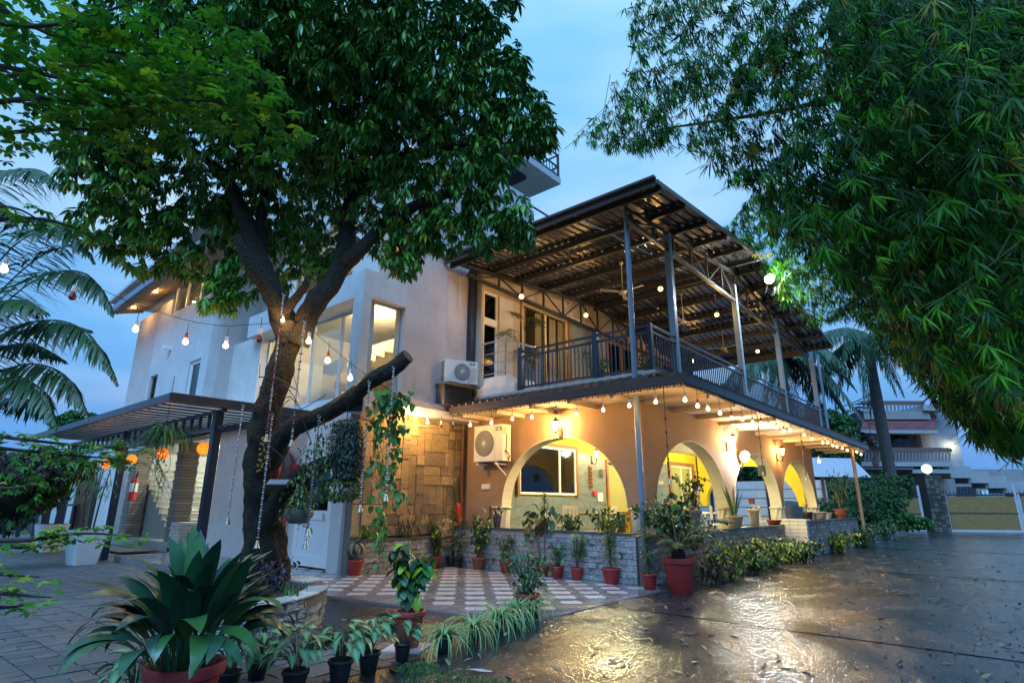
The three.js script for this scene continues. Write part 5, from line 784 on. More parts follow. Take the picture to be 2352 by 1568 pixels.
{
  const t = thing('areca_palm', 'feathery areca palm with arching fronds at the left edge', 'palm'), r = rng(301), st = [];
  const F = [[[-60, 470, 9], [60, 320, 8.6], [150, 440, 8.2], 0.8], [[-80, 700, 9], [120, 400, 8.5], [215, 600, 8.2], 0.8], [[-60, 760, 9], [190, 500, 8.6], [258, 720, 8.2], 0.85], [[-60, 820, 9], [180, 620, 8.6], [268, 880, 8.2], 0.85], [[-60, 880, 9], [150, 760, 8.6], [200, 960, 8.2], 0.75], [[-60, 900, 8.6], [90, 800, 8.4], [130, 985, 8], 0.7], [[-100, 620, 9.4], [60, 450, 9.2], [160, 520, 9], 0.8], [[-100, 800, 9.4], [60, 560, 9.2], [180, 560, 9], 0.8], [[-100, 850, 9.6], [80, 700, 9.4], [210, 760, 9.2], 0.8], [[-60, 950, 9.5], [60, 870, 9.4], [110, 960, 9.2], 0.7], [[-140, 560, 8.8], [-20, 380, 8.6], [40, 520, 8.4], 0.7], [[-100, 760, 8.4], [20, 640, 8.2], [110, 720, 8], 0.75], [[-120, 900, 9], [20, 720, 9], [150, 830, 8.8], 0.8]];
  for (const [a, b, c, l] of F) { const acc = new Acc(), p = [a, b, c].map(q => atD(...q)); frondInto(acc, p[0], p[1], p[2], l * 0.85, 64, r, [0.02, 0.075, 0.022], 0.55, 0.05); const f = obj('frond', acc.geo(), LM, t); obj('midrib', [tube([p[0], new THREE.QuadraticBezierCurve3(...p).getPoint(0.35), new THREE.QuadraticBezierCurve3(...p).getPoint(0.7), p[2]], 0.012, 5)], std(0.05, 0.08, 0.03, 0.5), f); }
  const b = atD(-110, 1250, 9); b.y = -0.15; obj('trunk', [rod(b, b.clone().add(V(0.1, 3.4, 0)), 0.08, 0.06, 12)], MT.bark, t); settle(t, b);
}
function royalPalm(label, base, h, r0, lean, seed, nf, FL, up0 = 0.1) {
  const t = thing('royal_palm', label, 'palm', 'tall palms by the gate'), r = rng(seed), top = base.clone().add(V(lean[0], h, lean[1]));
  obj('trunk', limb([base, base.clone().lerp(top, 0.3), base.clone().lerp(top, 0.7), top], [r0 * 1.25, r0 * 1.05, r0, r0 * 0.8], 16, 40, 0.05), std(0.16, 0.16, 0.17, 0.9, { map: T.barkC, bumpMap: T.bark, bumpScale: 0.02 }), t);
  obj('crownshaft', [rod(top.clone().add(V(0, -0.1, 0)), top.clone().add(V(0, 1.1, 0)), r0 * 0.8, r0 * 0.3, 14)], std(0.06, 0.13, 0.04, 0.4), t); const c = top.clone().add(V(0, 0.9, 0));
  for (let k = 0; k < nf; k++) { const a = k / nf * 6.283 + r() * 0.3, up = up0 + r() * 0.9, d = V(Math.cos(a), 0, Math.sin(a)), acc = new Acc(); const p1 = c.clone().addScaledVector(d, FL * 0.5).add(V(0, up * FL * 0.55, 0)), p2 = c.clone().addScaledVector(d, FL * (0.75 + 0.1 * r())).add(V(0, (up - 1.15) * FL * 0.75, 0)); frondInto(acc, c, p1, p2, FL * 0.26, 84, r, [0.022, 0.075, 0.035], 0.95, 0.075); const f = obj('frond', acc.geo(), LM, t); obj('midrib', [tube([c, new THREE.QuadraticBezierCurve3(c, p1, p2).getPoint(0.5), p2], 0.025, 5)], std(0.06, 0.09, 0.04, 0.6), f); }
  return settle(t, base);
}
{
  const b = at(2068, 1214, 'y', -0.02), topP = atD(1994, 800, b.clone().sub(camPos).dot(cFw)); royalPalm('tall grey-trunked palm standing by the gate', b, topP.y, 0.33, [topP.x - b.x, topP.z - b.z], 41, 19, 5.0, -0.25);
  const b2 = at(1830, 1190, 'y', 0); const q = atD(1840, 1160, 36); q.y = 0; const t2 = atD(1795, 850, 36); royalPalm('palm with drooping fronds seen behind the terrace railing', q, t2.y, 0.32, [t2.x - q.x, t2.z - q.z], 42, 18, 5.2, -0.1);
}
// ================================================================ pots and potted plants
function potGeo(R, h, rim = 0.16) { const b = R * 0.68; return lathe([[0, 0], [b, 0], [b + (R - b) * 0.82, h * (1 - rim)], [R * 1.03, h * (1 - rim)], [R * 1.06, h * (1 - rim) + 0.01], [R * 1.06, h - 0.012], [R * 1.03, h], [R * 0.95, h], [R * 0.92, h - 0.03], [R * 0.86, h * 0.82], [0, h * 0.82]], 28); }
function potted(name, label, group, pos, R, h, mat, category = 'potted plant') { const g = thing(name, label, category, group); obj('pot', potGeo(R, h), mat, g); obj('soil', [lathe([[0, h * 0.86], [R * 0.9, h * 0.85]], 18)], MT.soil, g); g.position.copy(pos); return g; }
const stemMat = std(0.06, 0.07, 0.03, 0.7), barkThin = std(0.11, 0.08, 0.06, 0.85);
// strap leaves, each one a piece of its own
function strapPlant(g, y0, n, r, L0, L1, W, cols, spread = 0.1) {
  const gs = []; for (let k = 0; k < 9; k++) gs.push(leafGeo(1, W * (0.85 + 0.1 * (k % 4)), { segs: 12, bend: [1.5, 2.3, 0.9, 2.0, 2.7, 1.2, 0.5, 1.8, 2.5][k], up: 0, fold: 0.2, shape: 'aspid', wave: k % 3 ? 0.05 : 0, late: 1 }));
  const ms = cols.map(c => { const m = std(c[0], c[1], c[2], 0.32); return m; });
  for (let i = 0; i < n; i++) { const a = i * 2.399 + r() * 1.6, t = i / n, e = lerp(1.5, 1.0, Math.pow(t, 0.9)) + (r() - 0.5) * 0.4, L = lerp(L1, L0, t * 0.5 + r() * 0.5); const m = obj('leaf', gs[t < 0.34 ? [2, 5, 6, 0][i % 4] : (t < 0.6 ? [0, 7, 3, 5][i % 4] : [1, 4, 8, 3][i % 4])], ms[Math.floor(r() * ms.length)], g); m.position.set(Math.sin(a) * spread * (0.3 + t), y0 - 0.02, Math.cos(a) * spread * (0.3 + t)); m.rotation.set(-e, a, (r() - 0.5) * 1.5, 'YXZ'); m.scale.set(0.8 + r() * 0.5, L, L); }
}
// arrow-shaped leaves with pale centres on thin stalks
const arrowG = [0, 1, 2].map(k => leafGeo(0.125 + k * 0.02, 0.085 + k * 0.012, { segs: 5, bend: 0.5 + k * 0.25, fold: 0.22, shape: 'arrow', ears: 0.28, mid: [0.20, 0.36, 0.17], edge: [0.03, 0.125, 0.035] }));
function arrowPlant(g, y0, n, r, S = 1, spread = 0.2) { const st = []; for (let i = 0; i < n; i++) { const a = i * 2.399 + r(), e = r(), R = spread * (0.25 + 0.85 * Math.sqrt(e)) * S, h = (0.10 + 0.16 * (1 - e) + r() * 0.07) * S, tip = V(Math.sin(a) * R, y0 + h, Math.cos(a) * R); st.push(tube([V(Math.sin(a) * 0.02, y0 - 0.02, Math.cos(a) * 0.02), V(Math.sin(a) * R * 0.4, y0 + h * 0.75, Math.cos(a) * R * 0.4), tip], 0.0035, 4, 6)); const m = obj('leaf', arrowG[i % 3], LM, g); m.position.copy(tip); m.rotation.set(-0.2 + e * 0.65 + (r() - 0.5) * 0.5, a + (r() - 0.5) * 0.8, (r() - 0.5) * 0.6, 'YXZ'); m.scale.setScalar(S * (0.7 + r() * 0.35)); } obj('stalks', st, stemMat, g); }
// arching striped blades
function spiderPlant(g, y0, n, r, L = 0.34) { const acc = new Acc(), gs = [0, 1, 2, 3].map(k => leafGeo(L * (0.8 + 0.12 * k), 0.016, { segs: 7, bend: 1.9 + k * 0.35, up: 0, fold: 0.5, shape: 'blade', mid: [0.08, 0.25, 0.045], edge: [0.40, 0.52, 0.24] })); for (let i = 0; i < n; i++) { const a = r() * 6.283; acc.add(gs[i % 4], mat4(V(Math.sin(a) * 0.02, y0, Math.cos(a) * 0.02), a, -(0.55 + r() * 0.9), (r() - 0.5) * 0.5, 0.75 + r() * 0.45), jit(r, [1, 1, 1], 0.3)); } obj('blades', acc.geo(), LM, g); }
// woody shrub: stems with leaves along them
function shrub(g, y0, h, R, n, r, leaf, cols, stems = 5, mat = LM, low = 0.25) {
  const st = [], acc = new Acc(); for (let s = 0; s < stems; s++) { const a = s / stems * 6.283 + r(), k = 0.35 + r() * 0.65, top = V(Math.sin(a) * R * k, y0 + h * (0.7 + r() * 0.3), Math.cos(a) * R * k), mid = V(Math.sin(a) * R * k * 0.45, y0 + h * 0.45, Math.cos(a) * R * k * 0.45), b = V(Math.sin(a) * 0.02, y0 - 0.03, Math.cos(a) * 0.02); st.push(limb([b, mid, top], [0.011, 0.008, 0.003], 5, 10)); const c = new THREE.CatmullRomCurve3([b, mid, top]); const m = Math.round(n / stems); for (let i = 0; i < m; i++) { const t = low + (1 - low) * r(), p = c.getPoint(t), o = V((r() - 0.5), (r() - 0.5) * 0.7, (r() - 0.5)).multiplyScalar(R * 0.75 * (0.4 + t * 0.6)); p.add(o); acc.add(leaf[i % leaf.length], mat4(p, r() * 6.283, 0.1 + r() * 0.9, (r() - 0.5) * 0.8, 0.7 + r() * 0.55), jit(r, cols[Math.floor(r() * cols.length)], 0.45)); } }
  obj('stems', st.map(uvm), barkThin, g); obj('foliage', acc.geo(), mat, g);
}
// whorls of narrow leaves on upright stems
function tufts(g, y0, list, r, L, W, cols) { const gs = [0, 1, 2].map(k => leafGeo(L * (0.85 + 0.15 * k), W, { segs: 3, bend: 0.5 + k * 0.35, fold: 0.3, shape: 'lance', mid: [1, 1, 1], edge: [1.35, 1.25, 0.9] })); const st = []; for (const [x, z, h, n] of list) { st.push(limb([V(0, y0 - 0.02, 0), V(x * 0.5, y0 + h * 0.5, z * 0.5), V(x, y0 + h, z)], [0.009, 0.007, 0.005], 5, 8)); const acc = new Acc(); for (let i = 0; i < n; i++) { const t = i / n; acc.add(gs[i % 3], mat4(V(x * (0.55 + 0.45 * t), y0 + h * (0.45 + 0.58 * t), z * (0.55 + 0.45 * t)), i * 2.399, -(0.05 + 1.15 * t) + (r() - 0.5) * 0.3, (r() - 0.5) * 0.4, 1.05 - t * 0.25), jit(r, cols[t > 0.75 && r() < 0.7 ? 0 : 1], 0.4)); } obj('leaf_whorl', acc.geo(), LM, g); } obj('stems', st.map(uvm), barkThin, g); }
const ovalS = [0, 1, 2].map(k => leafGeo(0.055 + 0.012 * k, 0.03, { segs: 3, bend: 0.4, fold: 0.25, shape: 'oval' })), ovalM = [0, 1, 2].map(k => leafGeo(0.085 + 0.02 * k, 0.052, { segs: 4, bend: 0.55, fold: 0.25, shape: 'oval' })), ovalL = [0, 1].map(k => leafGeo(0.15 + 0.03 * k, 0.085, { segs: 4, bend: 0.4, fold: 0.2, shape: 'oval' })), heartL = [0, 1, 2].map(k => leafGeo(0.12 + 0.02 * k, 0.105, { segs: 5, bend: 0.7, fold: 0.2, shape: 'heart' })), maple = heartL;
const gDark = [0.03, 0.10, 0.022], gMid = [0.055, 0.175, 0.025], gLime = [0.27, 0.38, 0.02], gTeal = [0.03, 0.12, 0.05], gBrown = [0.12, 0.075, 0.035], gOlive = [0.075, 0.10, 0.035];

// -- the big strap-leaved plant in the left foreground
{
  const r = rng(401), p = at(426, 1520, 'y', 0.36); p.y = -0.14;
  const g = potted('strap_leaf_plant', 'big dark strap-leaved plant in a wide red pot before the stone planter', undefined, p, 0.235, 0.50, MT.potRed);
  strapPlant(g, 0.46, 104, r, 0.56, 1.02, 0.112, [[0.022, 0.085, 0.035], [0.03, 0.10, 0.045], [0.04, 0.12, 0.03], [0.022, 0.07, 0.042]], 0.14);
}
// -- arrow-leaf plants in small black nursery pots
{
  const G = 'arrow-leaved plants in black nursery pots', lab = ['pale-veined arrow-leaf plant in a black pot, next to the tiled plinth of the red pot', 'pale-veined arrow-leaf plant in a black pot, second along from the tiled plinth', 'pale-veined arrow-leaf plant in a black pot, third along from the tiled plinth', 'pale-veined arrow-leaf plant in a black pot, fourth along from the tiled plinth', 'arrow-leaf plant spilling over beside the wide red pot', 'arrow-leaf plant close to the wide red pot, partly under its leaves', 'low arrow-leaf plant right in front of the wide red pot'];
  const at0 = [[923, 1518, -0.12, 0.085, 0.17], [845, 1548, -0.12, 0.10, 0.19], [778, 1572, -0.12, 0.105, 0.2], [673, 1600, -0.12, 0.105, 0.2], [588, 1560, -0.12, 0.10, 0.16], [520, 1590, -0.12, 0.1, 0.16], [300, 1640, -0.14, 0.1, 0.14]];
  at0.forEach(([x, y, gyv, R, h], i) => { const p = at(x, y, 'y', gyv), g = potted('arrow_leaf_plant', lab[i], G, p, R, h, MT.potBlack), r = rng(410 + i); arrowPlant(g, h * 0.86, i === 0 ? 24 : 34, r, i === 0 ? 0.85 : 1.05, i === 4 ? 0.3 : 0.2); });
}
// -- tall leafy plant in the red pot on a white tile
{
  const p = at(937, 1487, 'y', -0.11), r = rng(421); solo('plinth_tile', 'white square floor tile under the nearer red pot', 'tile', [box(0.42, 0.02, 0.42, p.x, -0.108, p.z, 0.5)], MT.tileW); p.y = -0.097;
  const g = potted('broad_leaf_plant', 'bushy broad-leaved plant in a tall red pot on a white tile', undefined, p, 0.165, 0.36, MT.potRed); shrub(g, 0.3, 0.78, 0.20, 210, r, maple, [gDark, gMid, gDark, gTeal, gTeal, gLime], 4, LM, 0.28);
}
// -- spider plants along the patio edge
[[1017, 1501], [1085, 1486], [1145, 1468], [1187, 1453], [1226, 1441]].forEach(([x, y], i) => { const p = at(x, y, 'y', -0.11), g = potted('spider_plant', ['striped spider plant in a black pot nearest to the white plinth tile', 'striped spider plant in a black pot, second from the white plinth tile', 'striped spider plant in a black pot, middle one of the row of five', 'striped spider plant in a black pot, second from the branching shrub', 'striped spider plant in a black pot right in front of the branching shrub'][i], 'row of spider plants', V(p.x, gy(p.x, p.z), p.z), 0.085, 0.16, MT.potBlack); spiderPlant(g, 0.15, 110, rng(430 + i), 0.5); });
// -- shrub in the red pot at the patio edge
{ const p = at(1211, 1412, 'y', 0), g = potted('branching_shrub', 'wide branching shrub with small oval leaves in a red pot behind the spider plants', undefined, p, 0.175, 0.26, MT.potRed); shrub(g, 0.22, 0.66, 0.48, 420, rng(441), [...ovalS, ovalM[0]], [gDark, gMid, gTeal, gOlive], 9, LM, 0.15); }
// -- pots along the walls of the patio
const wallPots = [
  ['drooping_plant', 'wilted variegated plant in a bright red pot in front of the brick bed', 813, 1322, 0.165, 0.30, 'potRed', g => strapPlantSmall(g, 0.28, 30, rng(451), [[0.10, 0.13, 0.06], [0.16, 0.15, 0.10]])],
  ['bushy_plant', 'dark bushy plant in a red pot in the patio corner', 1000, 1304, 0.13, 0.24, 'potRed', g => tufts(g, 0.2, [[0, 0, 0.42, 70], [0.1, 0.05, 0.36, 50], [-0.1, 0.03, 0.36, 50]], rng(452), 0.12, 0.022, [gLime, gDark])],
  ['slender_plant', 'slender tall whorled plant in a black pot against the brick bed', 1039, 1301, 0.12, 0.22, 'potBlack', g => tufts(g, 0.2, [[0.02, 0, 1.35, 130], [0, 0.05, 0.25, 20]], rng(453), 0.13, 0.022, [gLime, gDark])],
  ['slender_plant', 'thin leaning plant in a black pot beside the clay pot', 1087, 1299, 0.11, 0.22, 'potBlack', g => shrub(g, 0.2, 0.75, 0.16, 46, rng(454), ovalM, [gOlive, gDark], 3)],
  ['leafy_plant', 'tall dark leafy plant in a clay-coloured pot', 1123, 1305, 0.15, 0.25, 'potTerra', g => shrub(g, 0.22, 0.85, 0.2, 170, rng(455), ovalM, [gDark, gOlive, gMid], 5)],
  ['leafy_plant', 'leafy plant in a red pot behind the branching shrub', 1180, 1312, 0.13, 0.24, 'potRed', g => shrub(g, 0.22, 0.5, 0.22, 150, rng(456), ovalS, [gDark, gTeal], 5)],
  ['feathery_plant', 'wispy grey-green plant in a red pot under the tall round-leaved stem', 1258, 1322, 0.13, 0.22, 'potRed', g => shrub(g, 0.2, 1.05, 0.3, 60, rng(457), ovalL, [gOlive, gBrown, gDark], 3, LM, 0.6)],
  ['leafy_plant', 'low leafy plant in a red pot next to the round topped croton', 1290, 1326, 0.13, 0.22, 'potRed', g => shrub(g, 0.2, 0.4, 0.2, 120, rng(458), ovalS, [gDark, gTeal, gOlive], 5)],
  ['croton_plant', 'rounded croton with yellow tips in a small red pot', 1346, 1329, 0.12, 0.22, 'potRed', g => tufts(g, 0.2, [[0, 0, 0.48, 60], [0.12, 0.04, 0.46, 46], [-0.12, 0.02, 0.46, 46], [0.02, 0.12, 0.42, 40]], rng(459), 0.12, 0.022, [gLime, gDark])],
  ['croton_plant', 'taller croton in a round red pot by the planter wall', 1409, 1340, 0.17, 0.27, 'potRed', g => tufts(g, 0.24, [[0, 0, 0.3, 50], [0.12, -0.08, 0.85, 90], [-0.16, 0.05, 0.68, 70]], rng(460), 0.14, 0.026, [gLime, gDark])],
  ['croton_plant', 'dark croton in a narrow red pot beside the roof pipe', 1493, 1353, 0.135, 0.25, 'potRed', g => tufts(g, 0.22, [[0, 0, 0.16, 40], [-0.15, 0.06, 0.55, 60], [0.12, -0.08, 0.85, 70]], rng(461), 0.14, 0.024, [gOlive, gDark])],
];
function strapPlantSmall(g, y0, n, r, cols) { const acc = new Acc(), gs = [0, 1, 2].map(k => leafGeo(0.22 + 0.05 * k, 0.045, { segs: 5, bend: 2.1 + k * 0.3, fold: 0.3, shape: 'lance', mid: [1, 1, 1], edge: [1.7, 1.6, 1.3] })); for (let i = 0; i < n; i++) acc.add(gs[i % 3], mat4(V(0, y0 + 0.18 + r() * 0.12, 0), i * 2.399, -(0.3 + r() * 0.7), (r() - 0.5) * 0.5, 0.8 + r() * 0.4), jit(r, cols[i % 2], 0.4)); obj('foliage', acc.geo(), LM, g); obj('stem', [rod(V(0, y0 - 0.03, 0), V(0, y0 + 0.3, 0), 0.012)], barkThin, g); }
for (const [n, lab, x, y, R, h, mat, fn] of wallPots) { const p = at(x, y, 'y', 0); p.x = Math.min(p.x, 9.62); const g = potted(n, lab, undefined, V(p.x, 0.001, p.z), R, h, MT[mat]); fn(g); for (const k of g.children) if (!['pot', 'soil'].includes(k.name)) { k.scale.multiplyScalar(1.22); k.position.y -= h * 0.19; } }
// -- cycad in the largest red pot at the corner of the drive
{
  const p = at(1565, 1362, 'y', -0.01), g = potted('cycad_plant', 'cycad with stiff arching fronds in the largest red pot at the drive corner', undefined, p, 0.265, 0.55, MT.potRed), r = rng(471);
  obj('trunk', [lathe([[0, 0.5], [0.11, 0.5], [0.12, 0.6], [0.06, 0.72], [0, 0.74]], 12)], MT.bark, g);
  for (let k = 0; k < 17; k++) { const a = k * 2.399, up = 0.15 + r() * 0.75, acc = new Acc(), d = V(Math.sin(a), 0, Math.cos(a)), c = V(0, 0.68, 0), L = 0.75 + r() * 0.25; const p1 = c.clone().addScaledVector(d, L * 0.5).add(V(0, up * L * 0.8, 0)), p2 = c.clone().addScaledVector(d, L).add(V(0, (up - 0.25) * L * 0.7, 0)); frondInto(acc, c, p1, p2, 0.15, 34, r, [0.03, 0.085, 0.03], 0.05, 0.014); const f = obj('frond', acc.geo(), LM, g); obj('midrib', [tube([c, new THREE.QuadraticBezierCurve3(c, p1, p2).getPoint(0.5), p2], 0.008, 4)], barkThin, f); }
}
// -- plants growing in the planter trough below the first arch and round the pipe
function bedPlant(name, label, base, h, R, n, seed, leaf, cols, stems = 6, group, mat = LM) { const g = thing(name, label, 'plant', group); shrub(g, 0, h, R, n, rng(seed), leaf, cols, stems, mat); g.position.copy(base); return g; }
bedPlant('trough_plant', 'leafy creeper spilling over the planter wall left of the roof pipe', V(10.1, 0.8, -6.15), 0.5, 0.42, 260, 481, ovalM, [gOlive, gMid, gDark], 8);
bedPlant('trough_plant', 'leafy plant in the planter trough below the grey switch board', V(10.15, 0.8, -7.1), 0.42, 0.35, 170, 482, ovalM, [gOlive, gMid, gDark], 7);
bedPlant('corner_bush', 'large pale leafy bush at the veranda corner behind the cycad', V(10.15, 0.75, -4.95), 0.75, 0.62, 520, 483, [...ovalM, heartL[0]], [gOlive, [0.07, 0.11, 0.05], gMid], 12);
bedPlant('corner_bush', 'second pale leafy bush in the planter, under the second arch', V(11.3, 0.55, -4.98), 0.6, 0.5, 320, 484, ovalM, [gOlive, [0.07, 0.11, 0.05]], 10);
bedPlant('fern_clump', 'dry ferny plants on the brick bed before the stone wall', V(8.5, 0.6, -10.33), 0.75, 0.45, 130, 485, [leafGeo(0.28, 0.018, { segs: 4, bend: 0.9, shape: 'lance' })], [gBrown, gOlive], 12);
bedPlant('fern_clump', 'green fern on the brick bed beside the side door', V(7.6, 0.6, -10.33), 0.45, 0.35, 150, 486, [leafGeo(0.24, 0.016, { segs: 4, bend: 1.1, shape: 'lance' })], [gMid, gLime], 12);
bedPlant('fern_clump', 'bushy fern on the brick bed near the inner corner', V(9.35, 0.6, -10.33), 0.55, 0.32, 160, 487, [leafGeo(0.16, 0.018, { segs: 4, bend: 0.9, shape: 'lance' })], [gDark, gOlive], 10);
{ const g = thing('cane_bundle', 'red and green bromeliad-like plant standing on the brick bed by the drain pipe', 'plant'); const r = rng(488); tufts(g, 0, [[0, 0, 0.5, 40], [0.1, 0.02, 0.3, 24]], r, 0.2, 0.03, [[0.25, 0.2, 0.03], [0.10, 0.08, 0.03]]); g.position.set(9.95, 0.62, -10.3); solo('red_bucket', 'narrow red cylinder standing beside the drain pipe', 'cylinder', [lathe([[0, 0], [0.06, 0], [0.06, 0.42], [0.03, 0.5], [0, 0.5]], 16, 10.02, 0.9, -10.28)], MT.redPaint); }
{ const s = thing('boulder', 'rounded warm-lit boulder on the brick bed', 'rock'); const g = new THREE.IcosahedronGeometry(0.34, 3); const p = g.attributes.position; for (let i = 0; i < p.count; i++) { const k = 1 + 0.16 * noise.noise(p.getX(i) * 5, p.getY(i) * 5, p.getZ(i) * 5); p.setXYZ(i, p.getX(i) * k * 1.1, p.getY(i) * k * 0.75, p.getZ(i) * k * 0.6); } g.computeVertexNormals(); obj('rock', [g], MT.stoneD, s); s.position.set(9.72, 0.78, -10.36); }
// -- pots on the low walls
function wallTop(name, label, x, y, z, R, h, mat, fn) { const g = potted(name, label, undefined, V(x, y, z), R, h, mat); if (fn) fn(g, h * 0.86); return g; }
wallTop('small_potted_plant', 'small grey pot with a drooping plant at the foot of the first arch', 10.0, 0.875, -9.0, 0.11, 0.26, MT.acGrille, (g, y) => shrub(g, y, 0.2, 0.16, 30, rng(491), ovalM, [gOlive, gBrown], 4));
wallTop('snake_plant', 'tall upright snake plant in a pale fluted bowl on the low wall', 14.35, 0.855, -5.24, 0.20, 0.27, MT.potCream, (g, y) => { const r = rng(492); const lg = leafGeo(0.85, 0.06, { segs: 5, bend: 0.15, fold: 0.35, shape: 'lance', mid: [0.05, 0.13, 0.06], edge: [0.10, 0.15, 0.06] }); for (let k = 0; k < 10; k++) { const m = obj('leaf', lg, LM, g); m.rotation.set(-1.45 + r() * 0.42, k * 2.4, 0, 'YXZ'); m.position.set(Math.sin(k * 2.4) * 0.04, y, Math.cos(k * 2.4) * 0.04); m.scale.setScalar(0.75 + r() * 0.45); } });
wallTop('cup_planter', 'tall cream cup planter with trailing leaves and a red ornament on the low wall', 15.75, 0.855, -5.24, 0.14, 0.42, MT.potCream, (g, y) => { shrub(g, y, 0.14, 0.2, 50, rng(493), ovalS, [gMid, gOlive], 5); obj('ornament', [box(0.12, 0.14, 0.12, -0.06, y + 0.26, 0)], MT.potTerra, g); });
wallTop('bowl_planter', 'wide shallow clay bowl on the low wall beside the pier', 17.3, 0.855, -5.24, 0.2, 0.14, MT.potTerra, null);
wallTop('dark_planter', 'dark square-looking planter with a small palm on the stepped-out wall', 18.75, 0.955, -4.72, 0.15, 0.24, MT.potBlack, (g, y) => tufts(g, y, [[0, 0, 0.2, 26]], rng(494), 0.2, 0.03, [gMid, gOlive]));
wallTop('bowl_planter', 'round cream bowl on the stepped-out wall', 20.1, 0.955, -4.72, 0.22, 0.24, MT.potCream, null);
wallTop('bowl_planter', 'narrow cream cup on the stepped-out wall', 21.2, 0.955, -4.72, 0.12, 0.2, MT.potCream, null);
wallTop('bowl_planter', 'small grey cup between the dark planter and the cream bowl', 19.4, 0.955, -4.72, 0.1, 0.2, MT.potGrey, null);
wallTop('palm_pot', 'clay pot with a spindly palm at the far end of the stepped-out wall', 23.3, 0.955, -4.75, 0.24, 0.3, MT.potTerra, (g, y) => shrub(g, y, 1.6, 0.4, 160, rng(495), [leafGeo(0.3, 0.02, { segs: 4, bend: 1 })], [gDark, gOlive], 6));
wallTop('grey_planter', 'tall grey tapered planter with a branching plant at the second arch', 11.95, 0.855, -5.24, 0.19, 0.42, MT.potGrey, (g, y) => shrub(g, y, 0.85, 0.36, 170, rng(496), ovalM, [gDark, [0.04, 0.05, 0.02], gOlive], 6));
wallTop('whorl_plant', 'upright whorled plant in a brown pot on the planter wall before the first arch', 10.0, 0.875, -7.65, 0.1, 0.2, MT.potTerra, (g, y) => tufts(g, y, [[0, 0, 0.5, 80]], rng(497), 0.16, 0.03, [gLime, gDark]));
wallTop('table_plant', 'tiny plant in a cream pot on the veranda table', 13.5, 1.165, -8.3, 0.08, 0.15, MT.cream, (g, y) => tufts(g, y, [[0, 0, 0.1, 20]], rng(498), 0.14, 0.018, [gLime, gMid]));
// -- yellow-green bushes along the foot of the low wall
[[1640, 1338, 0.35, gBrown], [1705, 1332, 0.55, gLime], [1752, 1318, 0.42, gMid], [1775, 1302, 0.5, gLime], [1815, 1292, 0.42, gLime], [1850, 1288, 0.4, gDark], [1905, 1268, 0.5, gLime], [1960, 1254, 0.5, gDark], [2010, 1240, 0.55, gDark]].forEach(([x, y, R, c], i) => { const p = at(x, y, 'y', -0.01); p.z = Math.max(Math.min(p.z, -4.5), -4.85); const k = [ 'greyish low bush beside the largest red pot', 'big yellow-green bush along the low wall', 'dark bush between two yellow-green bushes', 'second yellow-green bush along the low wall', 'third yellow-green bush beside the pier', 'dark low bush under the pier', 'yellow-green bush below the stepped-out wall', 'dark bush below the stepped-out wall', 'dark bush at the far end of the stepped-out wall'][i]; bedPlant('wall_bush', k, V(p.x, -0.01, i > 5 ? Math.max(p.z, -4.4) : p.z), R * 1.3, R * 1.15, 520, 500 + i, ovalM, [c, c, gOlive], 12, 'bushes along the low wall'); });
// purple-leaved plant and small succulents in the stone ring
{ const c = atD(640, 1300, 7.6).setY(0.27); bedPlant('purple_plant', 'dark purple-leaved plant at the tree foot', c, 0.45, 0.3, 120, 521, ovalM, [[0.035, 0.018, 0.045], [0.05, 0.03, 0.05]], 8); const d = atD(668, 1350, 6.9).setY(0.27); bedPlant('ring_plant', 'straggly little plant on the rim of the stone planter', d, 0.22, 0.16, 40, 522, [leafGeo(0.16, 0.02, { segs: 4, bend: 1.4 })], [gMid, gOlive], 6); }
// white tapered planters with thin bamboo by the pergola
[[185, 1296, 'white tapered planter with thin bamboo stems beside the pergola post'], [107, 1267, 'white tapered planter deeper in the courtyard, half behind leaves']].forEach(([x, y, lab], i) => {
  const p = at(x, y, 'y', -0.12), g = thing('white_planter', lab, 'planter', 'white tapered planters'), s = new THREE.CylinderGeometry(0.62, 0.42, 1.05, 4, 1); s.rotateY(PI / 4); s.translate(0, 0.525, 0); const sf = s.toNonIndexed(); sf.computeVertexNormals(); obj('box', [sf], MT.pvc, g); obj('soil', [box(0.78, 0.02, 0.78, 0, 1.052, 0)], MT.soil, g);
  const r = rng(530 + i), st = []; for (let k = 0; k < 6; k++) { const a = (r() - 0.5) * 0.5, b = (r() - 0.5) * 0.4; st.push(limb([V(a, 1.04, b), V(a * 1.4, 2.0, b * 1.4), V(a * 2.2, 3.0, b * 2)], [0.025, 0.02, 0.012], 6, 10)); } obj('stems', st.map(uvm), std(0.03, 0.04, 0.025, 0.5), g); const acc = new Acc(), lg = leafGeo(0.3, 0.03, { segs: 3, bend: 0.8 }); for (let k = 0; k < 130; k++) acc.add(lg, mat4(V((r() - 0.5) * 1.1, 2.1 + r() * 1.1, (r() - 0.5) * 1.0), r() * 6.28, r() * 0.8, 0, 0.8 + r() * 0.5), jit(r, gMid, 0.5)); obj('foliage', acc.geo(), LM, g); g.position.copy(p); g.rotation.y = 0.2; g.scale.setScalar(0.78);
});
